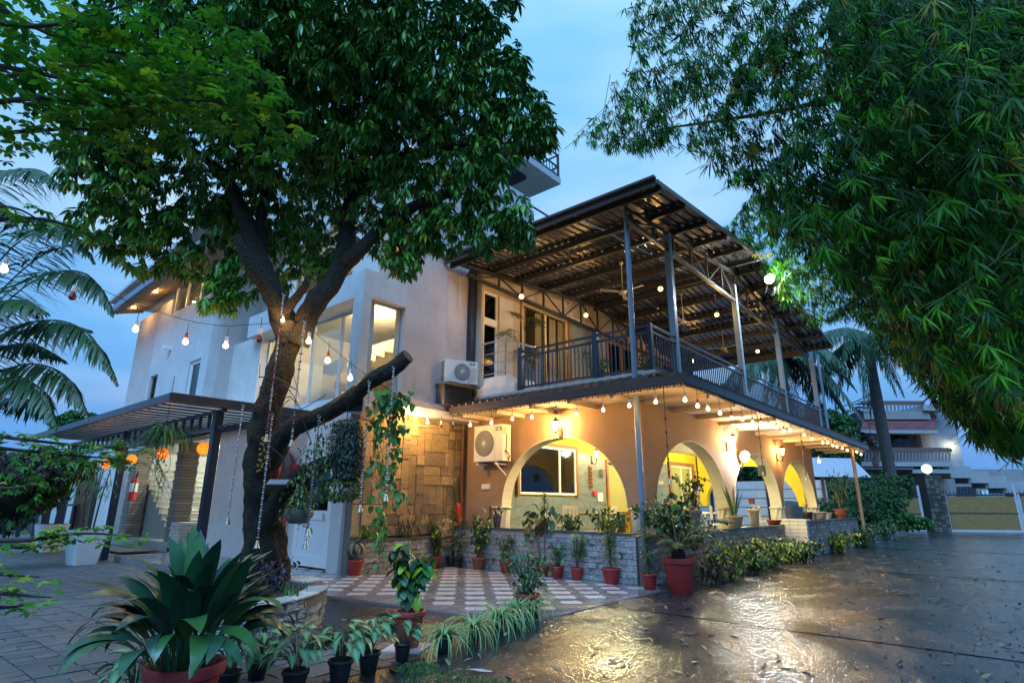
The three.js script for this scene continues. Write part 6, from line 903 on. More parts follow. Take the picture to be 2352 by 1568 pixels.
// terrace palm in front of the sliding door, and greenery on the terrace
{ const g = potted('terrace_palm', 'tall feathery palm in a pot on the terrace before the sliding door', undefined, V(11.5, 3.98, -9.55), 0.2, 0.35, MT.potTerra), r = rng(541); obj('stem', [rod(V(0, 0.3, 0), V(0, 2.2, 0), 0.03, 0.02)], stemMat, g); for (let k = 0; k < 14; k++) { const a = k * 2.399, h = 0.9 + (k % 5) * 0.35, acc = new Acc(), d = V(Math.sin(a), 0, Math.cos(a)), c = V(0, h, 0), p1 = c.clone().addScaledVector(d, 0.35).add(V(0, 0.55, 0)), p2 = c.clone().addScaledVector(d, 0.75).add(V(0, 0.15, 0)); frondInto(acc, c, p1, p2, 0.26, 24, r, [0.05, 0.10, 0.03], 0.5, 0.02); obj('frond', acc.geo(), LM, g); } }
[[11.6, -7.2, 'round leafy plant on the terrace floor beside the railing'], [12.6, -6.4, 'leafy plant on the terrace floor deeper behind the railing'], [17.5, -6.2, 'dark leafy plant behind the long terrace railing']].forEach(([x, z, lab], i) => { const g = potted('terrace_plant', lab, undefined, V(x, 3.98, z), 0.18, 0.28, MT.potBlack); shrub(g, 0.25, 0.75, 0.36, 240, rng(551 + i), ovalM, [gDark, gMid], 7); });
// ---- hanging things on the tree: money plant, topiary roll, ivy, pot
function vine(g, top, len, r, leaf, cols, n, wob = 0.06, s = 1) { const pts = [top.clone()]; for (let k = 1; k <= 6; k++) pts.push(top.clone().add(V((r() - 0.5) * wob * k * 0.6, -len * k / 6, (r() - 0.5) * wob * k * 0.6))); obj('vine', [tube(pts, 0.004, 4, 24)], stemMat, g); const c = new THREE.CatmullRomCurve3(pts), acc = new Acc(); for (let i = 0; i < n; i++) { const p = c.getPoint(r()); p.add(V((r() - 0.5) * wob * 2, (r() - 0.5) * 0.05, (r() - 0.5) * wob * 2)); acc.add(leaf[i % leaf.length], mat4(p, r() * 6.28, 0.5 + r() * 0.8, (r() - 0.5) * 0.6, s * (0.6 + r() * 0.7)), jit(r, cols[Math.floor(r() * cols.length)], 0.45)); } obj('vine_leaves', acc.geo(), LM, g); }
{
  const r = rng(561), D = 7.5, g = thing('hanging_pothos', 'bright green trailing pothos hanging from the sawn branch', 'hanging plant'), P = (x, y) => zatD(cropM5, x, y, D); const c = P(1630, 260);
  obj('pot', [lathe([[0, -0.16], [0.10, -0.15], [0.14, 0.02], [0.12, 0.02], [0, 0.0]], 18, c.x, c.y, c.z)], std(0.05, 0.10, 0.04, 0.5), g); obj('hanger', [rod(c, P(1640, 60), 0.006)], MT.cable, g);
  const bright = [[0.10, 0.24, 0.035], [0.07, 0.19, 0.03], [0.14, 0.28, 0.05]];
  const acc = new Acc(); for (let i = 0; i < 70; i++) acc.add(heartL[i % 3], mat4(c.clone().add(V((r() - 0.5) * 0.5, (r() - 0.4) * 0.28, (r() - 0.5) * 0.5)), r() * 6.28, 0.3 + r() * 0.9, (r() - 0.5) * 0.6, 0.6 + r() * 0.5), jit(r, bright[i % 3], 0.35)); obj('foliage', acc.geo(), LM, g);
  for (const [x, y, len, n] of [[1650, 300, 2.1, 90], [1690, 320, 1.3, 60], [1560, 320, 1.0, 34], [1490, 280, 0.5, 22], [1730, 280, 0.45, 22], [1540, 360, 1.25, 26], [1620, 380, 1.7, 40]]) vine(g, P(x, y), len, r, heartL, bright, n, 0.07, 0.62); settle(g);
}
{
  const r = rng(571), D = 7.4, g = thing('hanging_topiary', 'thick dense cylinder of tiny leaves hanging against the stone wall', 'hanging plant'), P = (x, y) => zatD(cropM5, x, y, D), a = P(1225, 430), b = P(1235, 960); obj('core', [limb([a, a.clone().lerp(b, 0.5), b], [0.10, 0.16, 0.15], 12, 16)], std(0.025, 0.03, 0.02, 0.95), g);
  const tiny = [0, 1].map(k => leafGeo(0.035 + 0.008 * k, 0.022, { segs: 2, bend: 0.5, shape: 'oval' })), acc = new Acc(); for (let i = 0; i < 2300; i++) { const t = r(), p = a.clone().lerp(b, t), an = r() * 6.28, R = (0.15 + 0.05 * Math.sin(PI * t)) * (0.85 + r() * 0.25); acc.add(tiny[i % 2], mat4(p.add(V(Math.sin(an) * R, 0, Math.cos(an) * R)), an, 0.2 + r(), (r() - 0.5), 0.8 + r() * 0.6), jit(r, [[0.028, 0.065, 0.035], [0.04, 0.05, 0.045]][i % 2], 0.5)); } const c2 = P(1170, 1050); for (let i = 0; i < 900; i++) { const u = V(r() - 0.5, r() - 0.5, r() - 0.5).normalize(); acc.add(tiny[i % 2], mat4(c2.clone().addScaledVector(u.multiply(V(0.27, 0.17, 0.27)), 0.8 + r() * 0.25), r() * 6.28, r(), r() - 0.5, 1 + r() * 0.6), jit(r, [0.07, 0.12, 0.025], 0.5)); } obj('foliage', acc.geo(), LM, g); obj('cord', [rod(a, P(1250, 200), 0.006)], MT.cable, g); settle(g);
  const iv = thing('hanging_ivy', 'variegated ivy trailing from the lower branch beside the bead string', 'hanging plant'); for (const [x, y, len, n, w] of [[1020, 410, 1.0, 70, 0.10], [930, 620, 1.1, 80, 0.14], [870, 680, 0.75, 60, 0.12], [1000, 700, 0.6, 60, 0.14], [1060, 560, 0.8, 60, 0.12], [840, 740, 0.5, 30, 0.1]]) vine(iv, P(x, y), len, r, ovalS, [[0.08, 0.13, 0.05], [0.12, 0.16, 0.07], gMid], n, w, 0.95); settle(iv);
  const hp = thing('hanging_pot', 'round grey hanging pot with a leafy plant beside the red fire pipe', 'hanging plant'), c = zatD(cropM5, 787, 1260, 7.6); obj('pot', [lathe([[0, -0.17], [0.12, -0.16], [0.19, -0.06], [0.18, 0.02], [0.16, 0.02], [0, 0]], 22, c.x, c.y, c.z)], MT.acGrille, hp); const ac = new Acc(); for (let i = 0; i < 110; i++) ac.add(ovalM[i % 3], mat4(c.clone().add(V((r() - 0.5) * 0.42, r() * 0.3, (r() - 0.5) * 0.42)), r() * 6.28, r(), r() - 0.5, 0.8 + r() * 0.4), jit(r, gMid, 0.45)); obj('foliage', ac.geo(), LM, hp); obj('cord', [rod(c, zatD(cropM5, 800, 1000, 7.6), 0.006)], MT.cable, hp); settle(hp);
  // fern and spider baskets under the pergola
  const fb = thing('hanging_fern', 'trailing fern basket hanging under the front of the pergola', 'hanging plant'), f = zatD(cropL2, 1510, 560, 9.6); obj('basket', [lathe([[0, -0.16], [0.14, -0.14], [0.2, 0.0], [0, 0]], 16, f.x, f.y, f.z)], MT.woodDark, fb); const fa = new Acc(), fl = leafGeo(0.5, 0.02, { segs: 6, bend: 2.1, shape: 'lance' }); for (let i = 0; i < 210; i++) fa.add(fl, mat4(f.clone().add(V((r() - 0.5) * 0.3, r() * 0.1, (r() - 0.5) * 0.3)), r() * 6.28, -(0.2 + r() * 0.9), 0, 0.6 + r() * 0.7), jit(r, gMid, 0.5)); obj('foliage', fa.geo(), LM, fb); for (let k = 0; k < 9; k++) vine(fb, f.clone().add(V((r() - 0.5) * 0.4, -0.05, (r() - 0.5) * 0.4)), 0.5 + r() * 0.7, r, ovalS, [gDark, gMid], 26, 0.06, 0.6); obj('chain', [rod(f, f.clone().add(V(0, 1.0, 0)), 0.005)], MT.cable, fb); settle(fb);
  [[1100, 660, 10.5], [1075, 800, 12]].forEach(([x, y, d], i) => { const b2 = thing('hanging_spider_plant', ['striped spider plant hanging in the upper of two baskets under the pergola', 'striped spider plant hanging lower under the pergola'][i], 'hanging plant'), p = zatD(cropL2, x, y, d); obj('pot', [lathe([[0, -0.12], [0.08, -0.11], [0.11, 0], [0, 0]], 14)], MT.woodDark, b2); spiderPlant(b2, 0.0, 70, r, 0.42); b2.position.copy(p); });
}
// ---- bead strings with bells on the tree
const bellG = lathe([[0, 0.07], [0.014, 0.066], [0.022, 0.04], [0.034, 0.0], [0.044, -0.012], [0.036, -0.012]], 14), beadG = ball(0.017, 0, 0, 0, 8, 6), discG = lathe([[0, 0.008], [0.024, 0.004], [0.024, -0.004], [0, -0.008]], 10);
function beads(label, a, b, col, d, cols, every) {
  const g = thing('bead_string', label, 'ornament'), p = zatD(a[2], a[0], a[1], d), q = zatD(b[2], b[0], b[1], d); q.x = p.x; q.z = p.z; const L = p.y - q.y, n = Math.round(L / 0.035); obj('cord', [rod(q, p, 0.004, 0.004, 5)], MT.cable, g);
  for (let i = 0; i < n; i++) { const grp = Math.floor(i / every) % 2, m = obj('bead', grp && i % 3 === 0 ? discG : beadG, grp && i % 3 === 0 ? MT[col] : (cols ? MT[cols] : MT.bead), g); m.position.set(p.x, p.y - i * 0.035, p.z); if (!(grp && i % 3 === 0)) m.scale.setScalar(grp ? 0.55 : 0.7 + 0.3 * (i % 2)); }
  obj('bell', flat(bellG.clone().scale(0.95, 1.15, 0.95).translate(q.x, q.y - 0.08, q.z)), MT.brass, g); obj('hook', [flat(new THREE.TorusGeometry(0.02, 0.004, 5, 12)).translate(p.x, p.y + 0.02, p.z)], MT.chrome, g); return settle(g);
}
beads('red and silver bead string with bell in front of the trunk fork', [643, 760, cropM4], [470, 600, cropM5], 'beadRed', 7.7, null, 9);
beads('blue and silver bead string with bell right of the trunk', [835, 1010, cropM4], [722, 635, cropM5], 'beadBlue', 7.6, null, 10);
beads('grey pearl string with bell in front of the lower trunk', [540, 395, cropM5], [395, 1510, cropM5], 'bead', 7.3, null, 40);
beads('grey pearl string hanging left of the trunk', [270, 310, cropM5], [135, 1310, cropM5], 'bead', 7.8, null, 40);
beads('blue bead string with bell hanging from the sawn branch, left of the pothos', [1432, 90, cropM5], [1355, 1200, cropM5], 'beadBlue', 7.3, null, 8);
beads('red bead string with bell hanging from the end of the sawn branch', [1655, 1430, cropM4], [1685, 1105, cropM5], 'beadRed', 7.25, null, 14);
beads('string of grey tube beads with bell hanging among the ivy', [970, 410, cropM5], [860, 1410, cropM5], 'potTerra', 7.1, 'potGrey', 5);
beads('string of green and brown beads with bell beside the side door', [930, 700, cropM5], [885, 1520, cropM5], 'potTerra', 7.3, 'acGrille', 6);
{ const g = thing('solar_lamp', 'dark solar lamp with a pale panel fixed to the trunk', 'lamp'), c = zatD(cropM5, 590, 1010, 7.45); obj('panel', [box(0.30, 0.03, 0.18, c.x, c.y, c.z, -0.85, 0.5)], MT.black, g); obj('cell', [box(0.26, 0.006, 0.13, c.x, c.y + 0.02, c.z, -0.85, 0.5)], std(0.30, 0.33, 0.38, 0.15), g); obj('arm', [rod(c, c.clone().add(V(0.1, -0.06, -0.3)), 0.015)], MT.black, g); settle(g);
  const s = thing('solar_collector', 'grey square solar panel fixed under the sawn branch', 'panel'), e = zatD(cropM5, 1275, 265, 7.6); obj('plate', [box(0.26, 0.24, 0.02, e.x, e.y, e.z, -0.7)], MT.black, s); obj('frame', [box(0.29, 0.27, 0.012, e.x, e.y, e.z, -0.7)], MT.socket, s); settle(s);
  const gl = thing('flower_garland', 'dried ochre flower garland hanging on the trunk', 'ornament'), f = zatD(cropM5, 462, 690, 7.65), r = rng(5); for (let k = 0; k < 26; k++) { const t = k / 26; const m = obj('flower', flat(ball(0.018, 0, 0, 0, 6, 5)), std(0.30, 0.19, 0.04, 0.9), gl); m.position.set(f.x + Math.sin(k * 1.7) * 0.05, f.y + 0.18 - t * 0.5, f.z + Math.cos(k * 1.7) * 0.04); } settle(gl); }
// ---- bulbs on the cable between the palm and the tree
{
  const W = [[-40, 470, 6.8], [330, 620, 7.2]], P = (x, y, d = 8.0) => zatD(cropL1, x, y, d);
  const pts = [P(-60, 330, 7.6), P(640, 560, 7.7), P(1075, 765, 7.8), P(1290, 850, 7.9), P(1750, 990, 8), P(2100, 1035, 8), zatD(cropM4, 200, 1030, 8), zatD(cropM4, 600, 1005, 8.0)]; solo('festoon_cable', 'thin cable of the festoon bulbs strung from the palm to the trunk', 'cable', [tube(pts, 0.005, 5, 60)], MT.cable);
  const pts2 = [zatD(cropM4, 840, 1010, 7.8), zatD(cropM4, 1060, 1210, 7.7), zatD(cropM4, 1270, 1385, 7.6), zatD(cropM4, 1390, 1475, 7.5), zatD(cropM5, 1850, 290, 8.6)]; solo('festoon_cable', 'thin cable of the festoon bulbs running from the trunk towards the ledge', 'cable', [tube(pts2, 0.005, 5, 40)], MT.cable);
  const lab = 'warm festoon bulb on a short flex by the tree', G = 'festoon bulbs by the tree';
  for (const [c, x, y, d, red, s] of [[cropL1, 1247, 1040, 7.8, 0, 1.15], [cropL1, 1705, 1155, 7.9, 1, 1.15], [cropL1, 2075, 1190, 8, 0, 1.15], [cropL1, 38, 480, 7.2, 0, 1.4], [cropM4, 877, 1150, 7.75, 0, 1.1], [cropM4, 1050, 1328, 7.7, 1, 1.1], [cropM4, 1258, 1490, 7.6, 0, 1.05], [cropM4, 637, 965, 7.75, 0, 0.8]]) bulb('festoon_bulb', lab, G, zatD(c, x, y, d), true, 0.5, red, 0.14, s);
  for (const [c, x, y, d] of [[cropL1, 668, 735, 7.6], [cropM4, 423, 1125, 8]]) bulb('broken_bulb', 'unlit red-ended bulb socket on the festoon cable', 'dead festoon sockets', zatD(c, x, y, d), false, 0, false, 0.16, 1.4);
}
// ================================================================ beyond the drive: gate, hedge, neighbour's house
{
  const gz = (x, y) => at(x, y, 'y', 0), A = gz(2180, 1222), B = gz(2372, 1224), u = B.clone().sub(A).setY(0).normalize(), dep = A.clone().sub(camPos).dot(cFw), nrm = V(-u.z, 0, u.x);
  const along = (t, y) => A.clone().addScaledVector(u, t).setY(y);
  const ochre = std(0.30, 0.185, 0.06, 0.7, { map: T.stone });
  const leaf = (label, t0, t1, h) => { const g = thing('gate', label, 'gate'); obj('panel', [bar(along(t0 + 0.08, h * 0.28), along(t1 - 0.08, h * 0.28), 0.03, h * 0.44)], ochre, g); obj('panel', [bar(along(t0 + 0.08, h * 0.74), along(t1 - 0.08, h * 0.74), 0.03, h * 0.44)], ochre, g); obj('rail', [bar(along(t0, h * 0.51), along(t1, h * 0.51), 0.06, 0.05)], MT.navy, g); obj('rail', [bar(along(t0, 0.08), along(t1, 0.08), 0.08, 0.1)], MT.socket, g); obj('rail', [bar(along(t0, h), along(t1, h), 0.06, 0.07)], MT.navy, g); obj('stile', [bar(along(t0, 0.02), along(t0, h + 0.05), 0.1)], MT.socket, g); obj('stile', [bar(along(t1, 0.02), along(t1, h + 0.6), 0.12)], MT.socket, g); const n = Math.round((t1 - t0) / 0.2); for (let k = 0; k < n; k++) obj('spike', [flat(new THREE.ConeGeometry(0.03, 0.3, 5)).translate(...along(t0 + (k + 0.5) * (t1 - t0) / n, h + 0.18).toArray())], MT.navy, g); return settle(g); };
  leaf('wide ochre sheet-metal gate leaf to the right of the brick gate pier', 0.15, 3.7, 1.95); leaf('ochre sheet-metal gate leaf cut by the right picture edge', 3.85, 6.5, 1.95); leaf('small ochre wicket gate between the palm and the brick pier', -2.7, -1.15, 1.85);
  const pier = thing('gate_pier', 'dark mossy brick gate pier with a round lamp on top', 'pier'); const pc = along(-0.5, 1.5); obj('core', [box(0.84, 3.0, 0.84, pc.x, 1.5, pc.z, Math.atan2(-u.z, u.x))], std(0.07, 0.068, 0.06, 0.95, { map: T.stone }), pier); const r = rng(9), bm = [std(0.085, 0.075, 0.065, 0.9, { map: T.stone }), std(0.05, 0.05, 0.045, 0.9, { map: T.stone }), std(0.16, 0.14, 0.12, 0.9, { map: T.stone })];
  for (let j = 0; j < 22; j++) for (let i = 0; i < 4; i++) { const c = along(-0.5 - 0.33 + i * 0.22, 0.07 + j * 0.135).addScaledVector(nrm, nrm.dot(A) > 0 ? -0.42 : 0.42); obj('brick', [box(0.2, 0.115, 0.06, c.x, c.y, c.z, Math.atan2(-u.z, u.x))], bm[Math.floor(r() * 3)], pier); } settle(pier);
  const lp = thing('globe_lamp', 'round white globe lamp on the gate pier', 'lamp'), c = along(-0.5, 3.3); obj('stand', [rod(along(-0.5, 3.0), along(-0.5, 3.12), 0.06)], MT.pvc, lp); obj('globe', [ball(0.26, c.x, c.y + 0.05, c.z, 18, 14)], glow(1, 0.95, 0.8, 1.5), lp); lamp(lp, c.clone().add(V(0, 0.05, 0)), 1, 0.93, 0.78, 6, 0.25); settle(lp);
  // hedge of creepers left of the palm
  const hedgeLeaf = [0, 1].map(k => noCol(leafGeo(0.12, 0.06, { segs: 2, bend: 0.4, shape: 'oval' }))); const hg = q => cluster(7, (i, s) => leafGeo(0.12 + s() * 0.06, 0.055, { segs: 2, bend: 0.5, shape: 'oval' }).rotateX(0.2 + s() * 0.9).rotateY(i * 0.9), q); const hgs = [hg(rng(1)), hg(rng(2))];
  const mass = (name, label, blobs, seed, cols, s = 1.4, cat = 'hedge') => { const t = thing(name, label, cat), q = rng(seed), L = [[], []]; const core = []; for (const [x, y, d, rx, ry] of blobs) { const c = atD(x, y, d); const g = new THREE.IcosahedronGeometry(1, 2); g.scale(rx * 0.72, ry * 0.72, rx * 0.72); g.translate(c.x, c.y, c.z); core.push(g); const n = Math.round(110 * rx * (rx + 2 * ry)); for (let i = 0; i < n; i++) { const v = V(q() * 2 - 1, q() * 2 - 1, q() * 2 - 1).normalize(), k = 0.7 + q() * 0.36 + 0.14 * noise.noise(v.x * 3 + x, v.y * 3, v.z * 3); L[i % 2].push([mat4(c.clone().add(V(v.x * rx * k, v.y * ry * k, v.z * rx * k)), q() * 6.28, (q() - 0.5), (q() - 0.5), s * (0.7 + q() * 0.6)), jit(q, cols[Math.floor(q() * cols.length)], 0.5)]); } } obj('dark_core', core, std(0.012, 0.018, 0.01, 1), t); L.forEach((l, i) => instanced('foliage', hgs[i], LMb, l, t)); return settle(t); };  // solid near-black body fills each leaf mass, no separate branches
  mass('creeper_hedge', 'tall dark creeper-covered hedge behind the far eave post', [[1905, 1160, 27, 1.0, 1.0], [1950, 1150, 27, 1.1, 1.2], [2000, 1150, 27.5, 1.2, 1.25], [2042, 1140, 28, 0.8, 1.25], [2075, 1110, 28.5, 0.5, 0.55], [1975, 1165, 26.5, 1.2, 1.05], [2025, 1172, 27, 0.85, 0.8], [1920, 1180, 26, 1.0, 0.8]], 71, [gDark, [0.02, 0.06, 0.022], [0.035, 0.10, 0.03]], 1.15);
  mass('low_shrub', 'low green shrub round the palm foot', [[2075, 1194, 27.5, 0.85, 0.42], [2110, 1198, 27.5, 0.6, 0.32], [2045, 1196, 27.5, 0.7, 0.4]], 72, [gMid, gDark], 1.2, 'shrub');
  mass('garden_tree', 'dark garden tree seen through the veranda end', [[1905, 1010, 33, 1.6, 2.0], [1740, 1085, 40, 5, 2.4], [1690, 1090, 42, 4, 2.2]], 73, [gDark, gTeal], 1.8, 'tree');
  mass('distant_tree', 'rounded distant tree above the side fence at left', [[172, 968, 60, 1.6, 1.2], [188, 964, 61, 1.5, 1.0], [150, 975, 60, 1.4, 1.1]], 74, [[0.04, 0.13, 0.035]], 2.6, 'tree');
  mass('yard_shrubs', 'dark mixed shrubs at the back of the courtyard', [[40, 1075, 16, 1.5, 0.55], [110, 1068, 17, 1.2, 0.5], [10, 1130, 13, 0.8, 0.8], [75, 1125, 16, 0.9, 0.5], [100, 1090, 15, 0.5, 0.4]], 75, [gDark, gMid, [0.05, 0.025, 0.04]], 1.4, 'shrub');
  // pale slatted wall beyond the veranda end
  { const w = thing('slatted_wall', 'pale panelled boundary wall seen through the far arches', 'wall'); for (let k = 0; k < 6; k++) obj('plank', [mm(30, 0.02 + k * 0.42, -15, 30.2, 0.40 + k * 0.42, -6.6)], MT.offwhite, w); obj('backing', [mm(30.03, 0, -15, 30.17, 2.52, -6.6)], MT.mortar, w); for (const z of [-12, -9.2, -6.7]) obj('post', [mm(29.9, 0, z - 0.06, 30, 2.6, z + 0.06)], MT.navy, w); settle(w); const s = thing('tin_shed', 'small shed with a pale ribbed tin roof beyond the far eave post', 'shed'); const q = atD(1895, 1080, 30); obj('wall', [box(2.6, 2.3, 2.4, q.x, 1.15, q.z, -0.7)], MT.beige, s); for (let k = 0; k < 7; k++) { obj('roof_sheet', [box(0.44, 0.04, 1.5, q.x + Math.cos(0.7) * (k - 3) * 0.45 - 0.6, q.y + 0.1, q.z + Math.sin(0.7) * (k - 3) * 0.45 + 0.6, -0.7, 0.75)], MT.socket, s); } settle(s); }
  { const w = thing('water_tank', 'dark rounded water drum by the veranda end', 'drum'); obj('drum', [lathe([[0, 0], [0.5, 0], [0.52, 0.1], [0.52, 1.3], [0.35, 1.5], [0, 1.55]], 24)], std(0.05, 0.07, 0.1, 0.5), w); w.position.set(27.5, 0.02, -7.6); }
}
// ---- the neighbour's two-storey house
{
  const dep = 42, h = thing('neighbour_house', 'pale two-storey house with pink tiled awning behind the gate', 'building'), P = (x, y, d = dep) => { const [a, b] = zp(cropR8, x, y); return atD(a, b, d); };
  const wallM = std(0.30, 0.285, 0.28, 0.85, pl), trim = std(0.36, 0.36, 0.37, 0.7, pl), redT = std(0.34, 0.12, 0.13, 0.7, { map: T.stone }), redT2 = std(0.27, 0.10, 0.12, 0.7, { map: T.stone }), pinkB = std(0.22, 0.11, 0.10, 0.7, { map: T.stone });
  const fr = (x0, y0, x1, y1, d0, d1) => { const a = P(x0, y1, d0), b = P(x1, y0, d0); const w = V(b.x - a.x, 0, b.z - a.z), c = a.clone().add(b).multiplyScalar(0.5), L = w.length(), yaw = Math.atan2(-w.z, w.x), k = (d1 - d0) / 2, f = V(cFw.x, 0, cFw.z).normalize(); return box(L, Math.abs(b.y - a.y), d1 - d0, c.x + f.x * k, c.y, c.z + f.z * k, yaw); };
  obj('wall', [fr(930, 880, 1330, 1150, dep + 1.6, dep + 8), fr(1330, 880, 2400, 1150, dep + 5.5, dep + 8), fr(920, 540, 1560, 880, dep + 2.2, dep + 8), fr(905, 350, 1500, 420, dep + 1.4, dep + 8)], wallM, h);
  obj('wall', [fr(1560, 330, 1860, 860, dep + 1.8, dep + 7)], std(0.24, 0.29, 0.34, 0.85, pl), h);
  obj('floor_slab', [fr(640, 815, 1705, 850, dep, dep + 2.3), fr(1340, 880, 1705, 915, dep, dep + 2.2)], trim, h); obj('floor_slab', [fr(640, 852, 1340, 878, dep + 0.1, dep + 2.3)], wallM, h);
  // tiled awning in rows
  for (let j = 0; j < 5; j++) for (let i = 0; i < 16; i++) { const x0 = 868 + j * 4 + i * 42, y0 = 515 - j * 27; obj('roof_tile', [fr(x0 + 1, y0 - 24, x0 + 41, y0 + 2, dep + 0.4 + j * 0.38, dep + 0.9 + j * 0.38)], (i * 3 + j * 5) % 4 ? redT : redT2, h); }
  obj('awning_edge', [fr(862, 520, 1560, 548, dep + 0.3, dep + 1.0)], trim, h);
  obj('upper_window', [fr(1140, 545, 1400, 680, dep + 2.1, dep + 2.25)], MT.woodDark, h); for (let k = 0; k < 3; k++) obj('window_pane', [fr(1165 + k * 72, 575, 1222 + k * 72, 680, dep + 2.02, dep + 2.12)], MT.glassDark, h);
  obj('column', [fr(925, 545, 985, 840, dep + 0.3, dep + 0.75)], pinkB, h); obj('column', [fr(965, 545, 1025, 840, dep + 0.9, dep + 1.4)], trim, h);
  const balus = (x0, x1, yT, yB, d, n, cr) => { const r = obj('balustrade', [fr(x0, yT - 18, x1, yT + 12, d, d + 0.25)], pinkB, h); for (let k = 0; k < n; k++) { const a = lerp(x0, x1, (k + 0.2) / n), b = lerp(x0, x1, (k + 0.8) / n), m = (a + b) / 2; obj('baluster', cr ? [bar(P(a, yT + 10, d), P(b, yB, d), 0.05), bar(P(b, yT + 10, d), P(a, yB, d), 0.05), bar(P(a, yT + 10, d), P(a, yB, d), 0.05)] : [bar(P(m, yT + 10, d), P(m, yB, d), 0.1)], cr ? trim : wallM, r); } };
  balus(640, 1690, 700, 815, dep + 0.1, 34, true); balus(870, 1440, 270, 355, dep + 1.5, 16, true);
  obj('round_cap', [fr(1460, 285, 1660, 340, dep + 1.2, dep + 6)], trim, h);
  // open stair flight down to the right
  for (let k = 0; k < 6; k++) obj('stair_step', [fr(1705 + k * 160, 850 + k * 46, 1880 + k * 165, 960 + k * 46, dep + 0.5, dep + 2.2)], trim, h);
  obj('grille_gate', Array.from({ length: 14 }, (_, k) => bar(P(1740 + k * 13, 1040, dep + 0.4), P(1740 + k * 13, 1130, dep + 0.4), 0.05)), MT.navy, h); obj('painted_lit_window', [fr(1975, 1075, 2035, 1115, dep + 0.3, dep + 0.5)], std(0.6, 0.75, 0.8, 0.3), h);  // the window's light is only its pale colour, nothing glows here
  settle(h);
  const wl = thing('porch_light', 'small warm lamp on the neighbour house wall', 'lamp'), c = P(1688, 668, dep + 1.2); obj('lens', [ball(0.22, 0, 0, 0, 12, 8)], glow(1, 0.85, 0.45, 4), wl); obj('base', [box(0.2, 0.1, 0.2, 0, 0.2, 0)], MT.pvc, wl); lamp(wl, V(0, 0, 0), 1, 0.85, 0.5, 4, 0.1); wl.position.copy(c);
  const sp = thing('spiral_stair', 'dark spiral stair climbing the neighbour house', 'stairs'), b = P(870, 700, dep + 0.6), tp = P(855, 320, dep + 0.6), H = tp.y - b.y + 1.2; obj('pole', [rod(V(b.x, b.y - 0.8, b.z), V(b.x, tp.y + 0.2, b.z), 0.12)], MT.navy, sp); const rail = []; for (let k = 0; k < 18; k++) { const a = k * 0.42, y = b.y - 0.5 + k / 18 * H, e = V(b.x + Math.cos(a) * 1.5, y, b.z + Math.sin(a) * 1.5); obj('tread', [bar(V(b.x, y, b.z), e, 0.5, 0.05)], MT.navy, sp); obj('baluster', [bar(e, e.clone().add(V(0, 0.95, 0)), 0.04)], MT.navy, sp); rail.push(e.clone().add(V(0, 0.95, 0))); } obj('handrail', [tube(rail, 0.04, 6, 60)], MT.navy, sp); settle(sp);
}
// ---- courtyard odds and ends at the far left
{
  const w = thing('side_fence', 'dark green fence and low roof at the back of the courtyard', 'fence'); obj('panel', [mm(-4, -0.1, -40.2, 7.2, 2.4, -40)], std(0.03, 0.05, 0.06, 0.9), w); obj('roof_edge', [mm(-8, 3.3, -40, 6.5, 3.5, -36)], std(0.03, 0.12, 0.11, 0.6), w); settle(w);
  const t = thing('yard_table', 'dark steel table in the courtyard behind the white planters', 'table'); const p = at(85, 1240, 'y', -0.1); obj('table_top', [box(2.4, 0.08, 1.2, 0, 1.35, 0)], MT.potGrey, t); for (const a of [-1, 1]) for (const b of [-1, 1]) obj('leg', [box(0.09, 1.32, 0.09, a * 1.1, 0.66, b * 0.5)], MT.navy, t); t.position.set(p.x, -0.12, p.z); t.rotation.y = 0.8;
  solo('door_mat', 'dark door mat lying before the entrance step', 'mat', [mm(6.2, -0.118, -22.8, 7.2, -0.095, -20.9)], MT.acGrille);
  const c = thing('security_camera', 'small white security camera on the left wing corner', 'camera'), q = zat(cropL1, 1535, 1235, 'x', 6.4); obj('body', [box(0.3, 0.12, 0.12, q.x, q.y, q.z)], MT.pvc, c); obj('mount', [box(0.12, 0.05, 0.05, q.x + 0.2, q.y, q.z)], MT.pvc, c); settle(c);
}
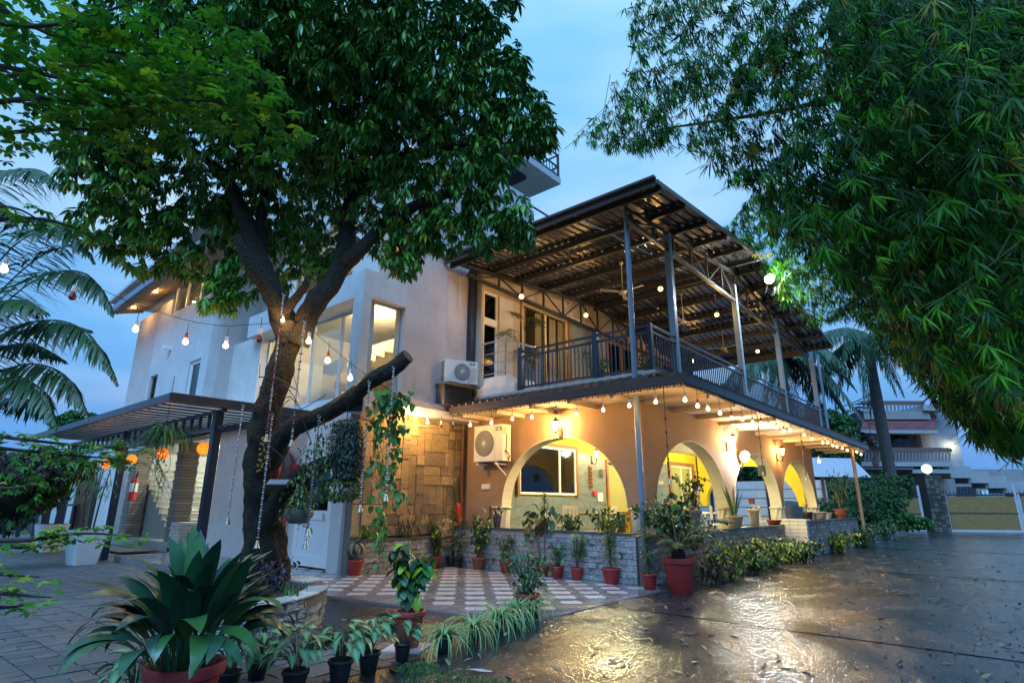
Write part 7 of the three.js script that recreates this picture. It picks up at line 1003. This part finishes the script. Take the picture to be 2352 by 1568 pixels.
// ---- litter on the wet drive
{
  const r = rng(801), lg = [0, 1, 2].map(k => leafGeo(0.10 + 0.05 * k, 0.022 + 0.006 * k, { segs: 3, bend: 0.25, fold: 0.15, shape: 'lance' })), cols = [[0.26, 0.14, 0.08], [0.16, 0.08, 0.045], [0.34, 0.24, 0.15], [0.05, 0.035, 0.025], [0.20, 0.19, 0.07]], acc = new Acc();
  let n = 0; while (n < 1500) { const x = 2.5 + Math.pow(r(), 1.3) * 18, z = -6.5 + r() * 12; if (z < -4.9 && x > 5.3) continue; const y = gy(x, z) + 0.012; acc.add(lg[n % 3], mat4(V(x, y, z), r() * 6.28, -0.05 + r() * 0.12, (r() - 0.5) * 0.5, 0.7 + r() * 0.9), jit(r, cols[Math.floor(r() * 5)], 0.4)); n++; }
  const m = obj('fallen_leaves', acc.geo(), LM, scene); tag(m, 'scattered dry bamboo leaves on the wet drive', 'leaves').userData.kind = 'stuff';
  const gr = []; const q = rng(802); const peb = []; for (let i = 0; i < 900; i++) { const x = 3 + q() * 9, z = -5.2 + q() * 8; if (z < -4.85 && x > 5.4) continue; const g = new THREE.IcosahedronGeometry(0.006 + q() * 0.012, 0); g.scale(1, 0.6, 1); g.translate(x, gy(x, z) + 0.003, z); peb.push(flat(g)); } const pm = obj('gravel', mergeGeometries(peb), MT.pavA, scene); tag(pm, 'loose grit and pebbles on the drive', 'gravel').userData.kind = 'stuff';
  [[1050, 1535, 0.32, 'long torn pale palm sheath lying on the drive by the moss', 0.6], [1160, 1475, 0.18, 'curled dry leaf lying near the spider plants', 2.2], [1400, 1530, 0.16, 'pinkish dry leaf on the drive', 1.1]].forEach(([x, y, L, lab, a]) => { const p = at(x, y, 'y', -0.1), g = leafGeo(L * 1.4, 0.05, { segs: 6, bend: 0.2, fold: 0.2, wave: 0.1, shape: 'strap' }); g.deleteAttribute('color'); g.rotateX(-0.05); g.rotateY(a); g.translate(p.x, gy(p.x, p.z) + 0.015, p.z); solo('dry_leaf', lab, 'leaf', g, std(0.42, 0.40, 0.40, 0.7)); });
  const mo = []; const q2 = rng(803); const ml = leafGeo(0.03, 0.008, { segs: 2, bend: 0.4, shape: 'blade' }); const ma = new Acc(); for (let i = 0; i < 2600; i++) { const c = [[1010, 1560, 0.35], [960, 1530, 0.2], [1120, 1572, 0.25]][i % 3], p = at(c[0], c[1], 'y', -0.1); const a = q2() * 6.28, R = c[2] * Math.sqrt(q2()); p.x += Math.cos(a) * R; p.z += Math.sin(a) * R; ma.add(ml, mat4(V(p.x, gy(p.x, p.z), p.z), q2() * 6.28, -0.7 - q2() * 0.7, 0, 0.6 + q2() * 0.8), jit(q2, [0.04, 0.12, 0.02], 0.5)); } const mm2 = obj('moss', ma.geo(), LM, scene); tag(mm2, 'bright green moss patch on the drive near the front', 'moss').userData.kind = 'stuff';
}
scene.traverse(o => { if (o.isMesh) { o.castShadow = o.receiveShadow = true; } });
renderer.render(scene, camera);
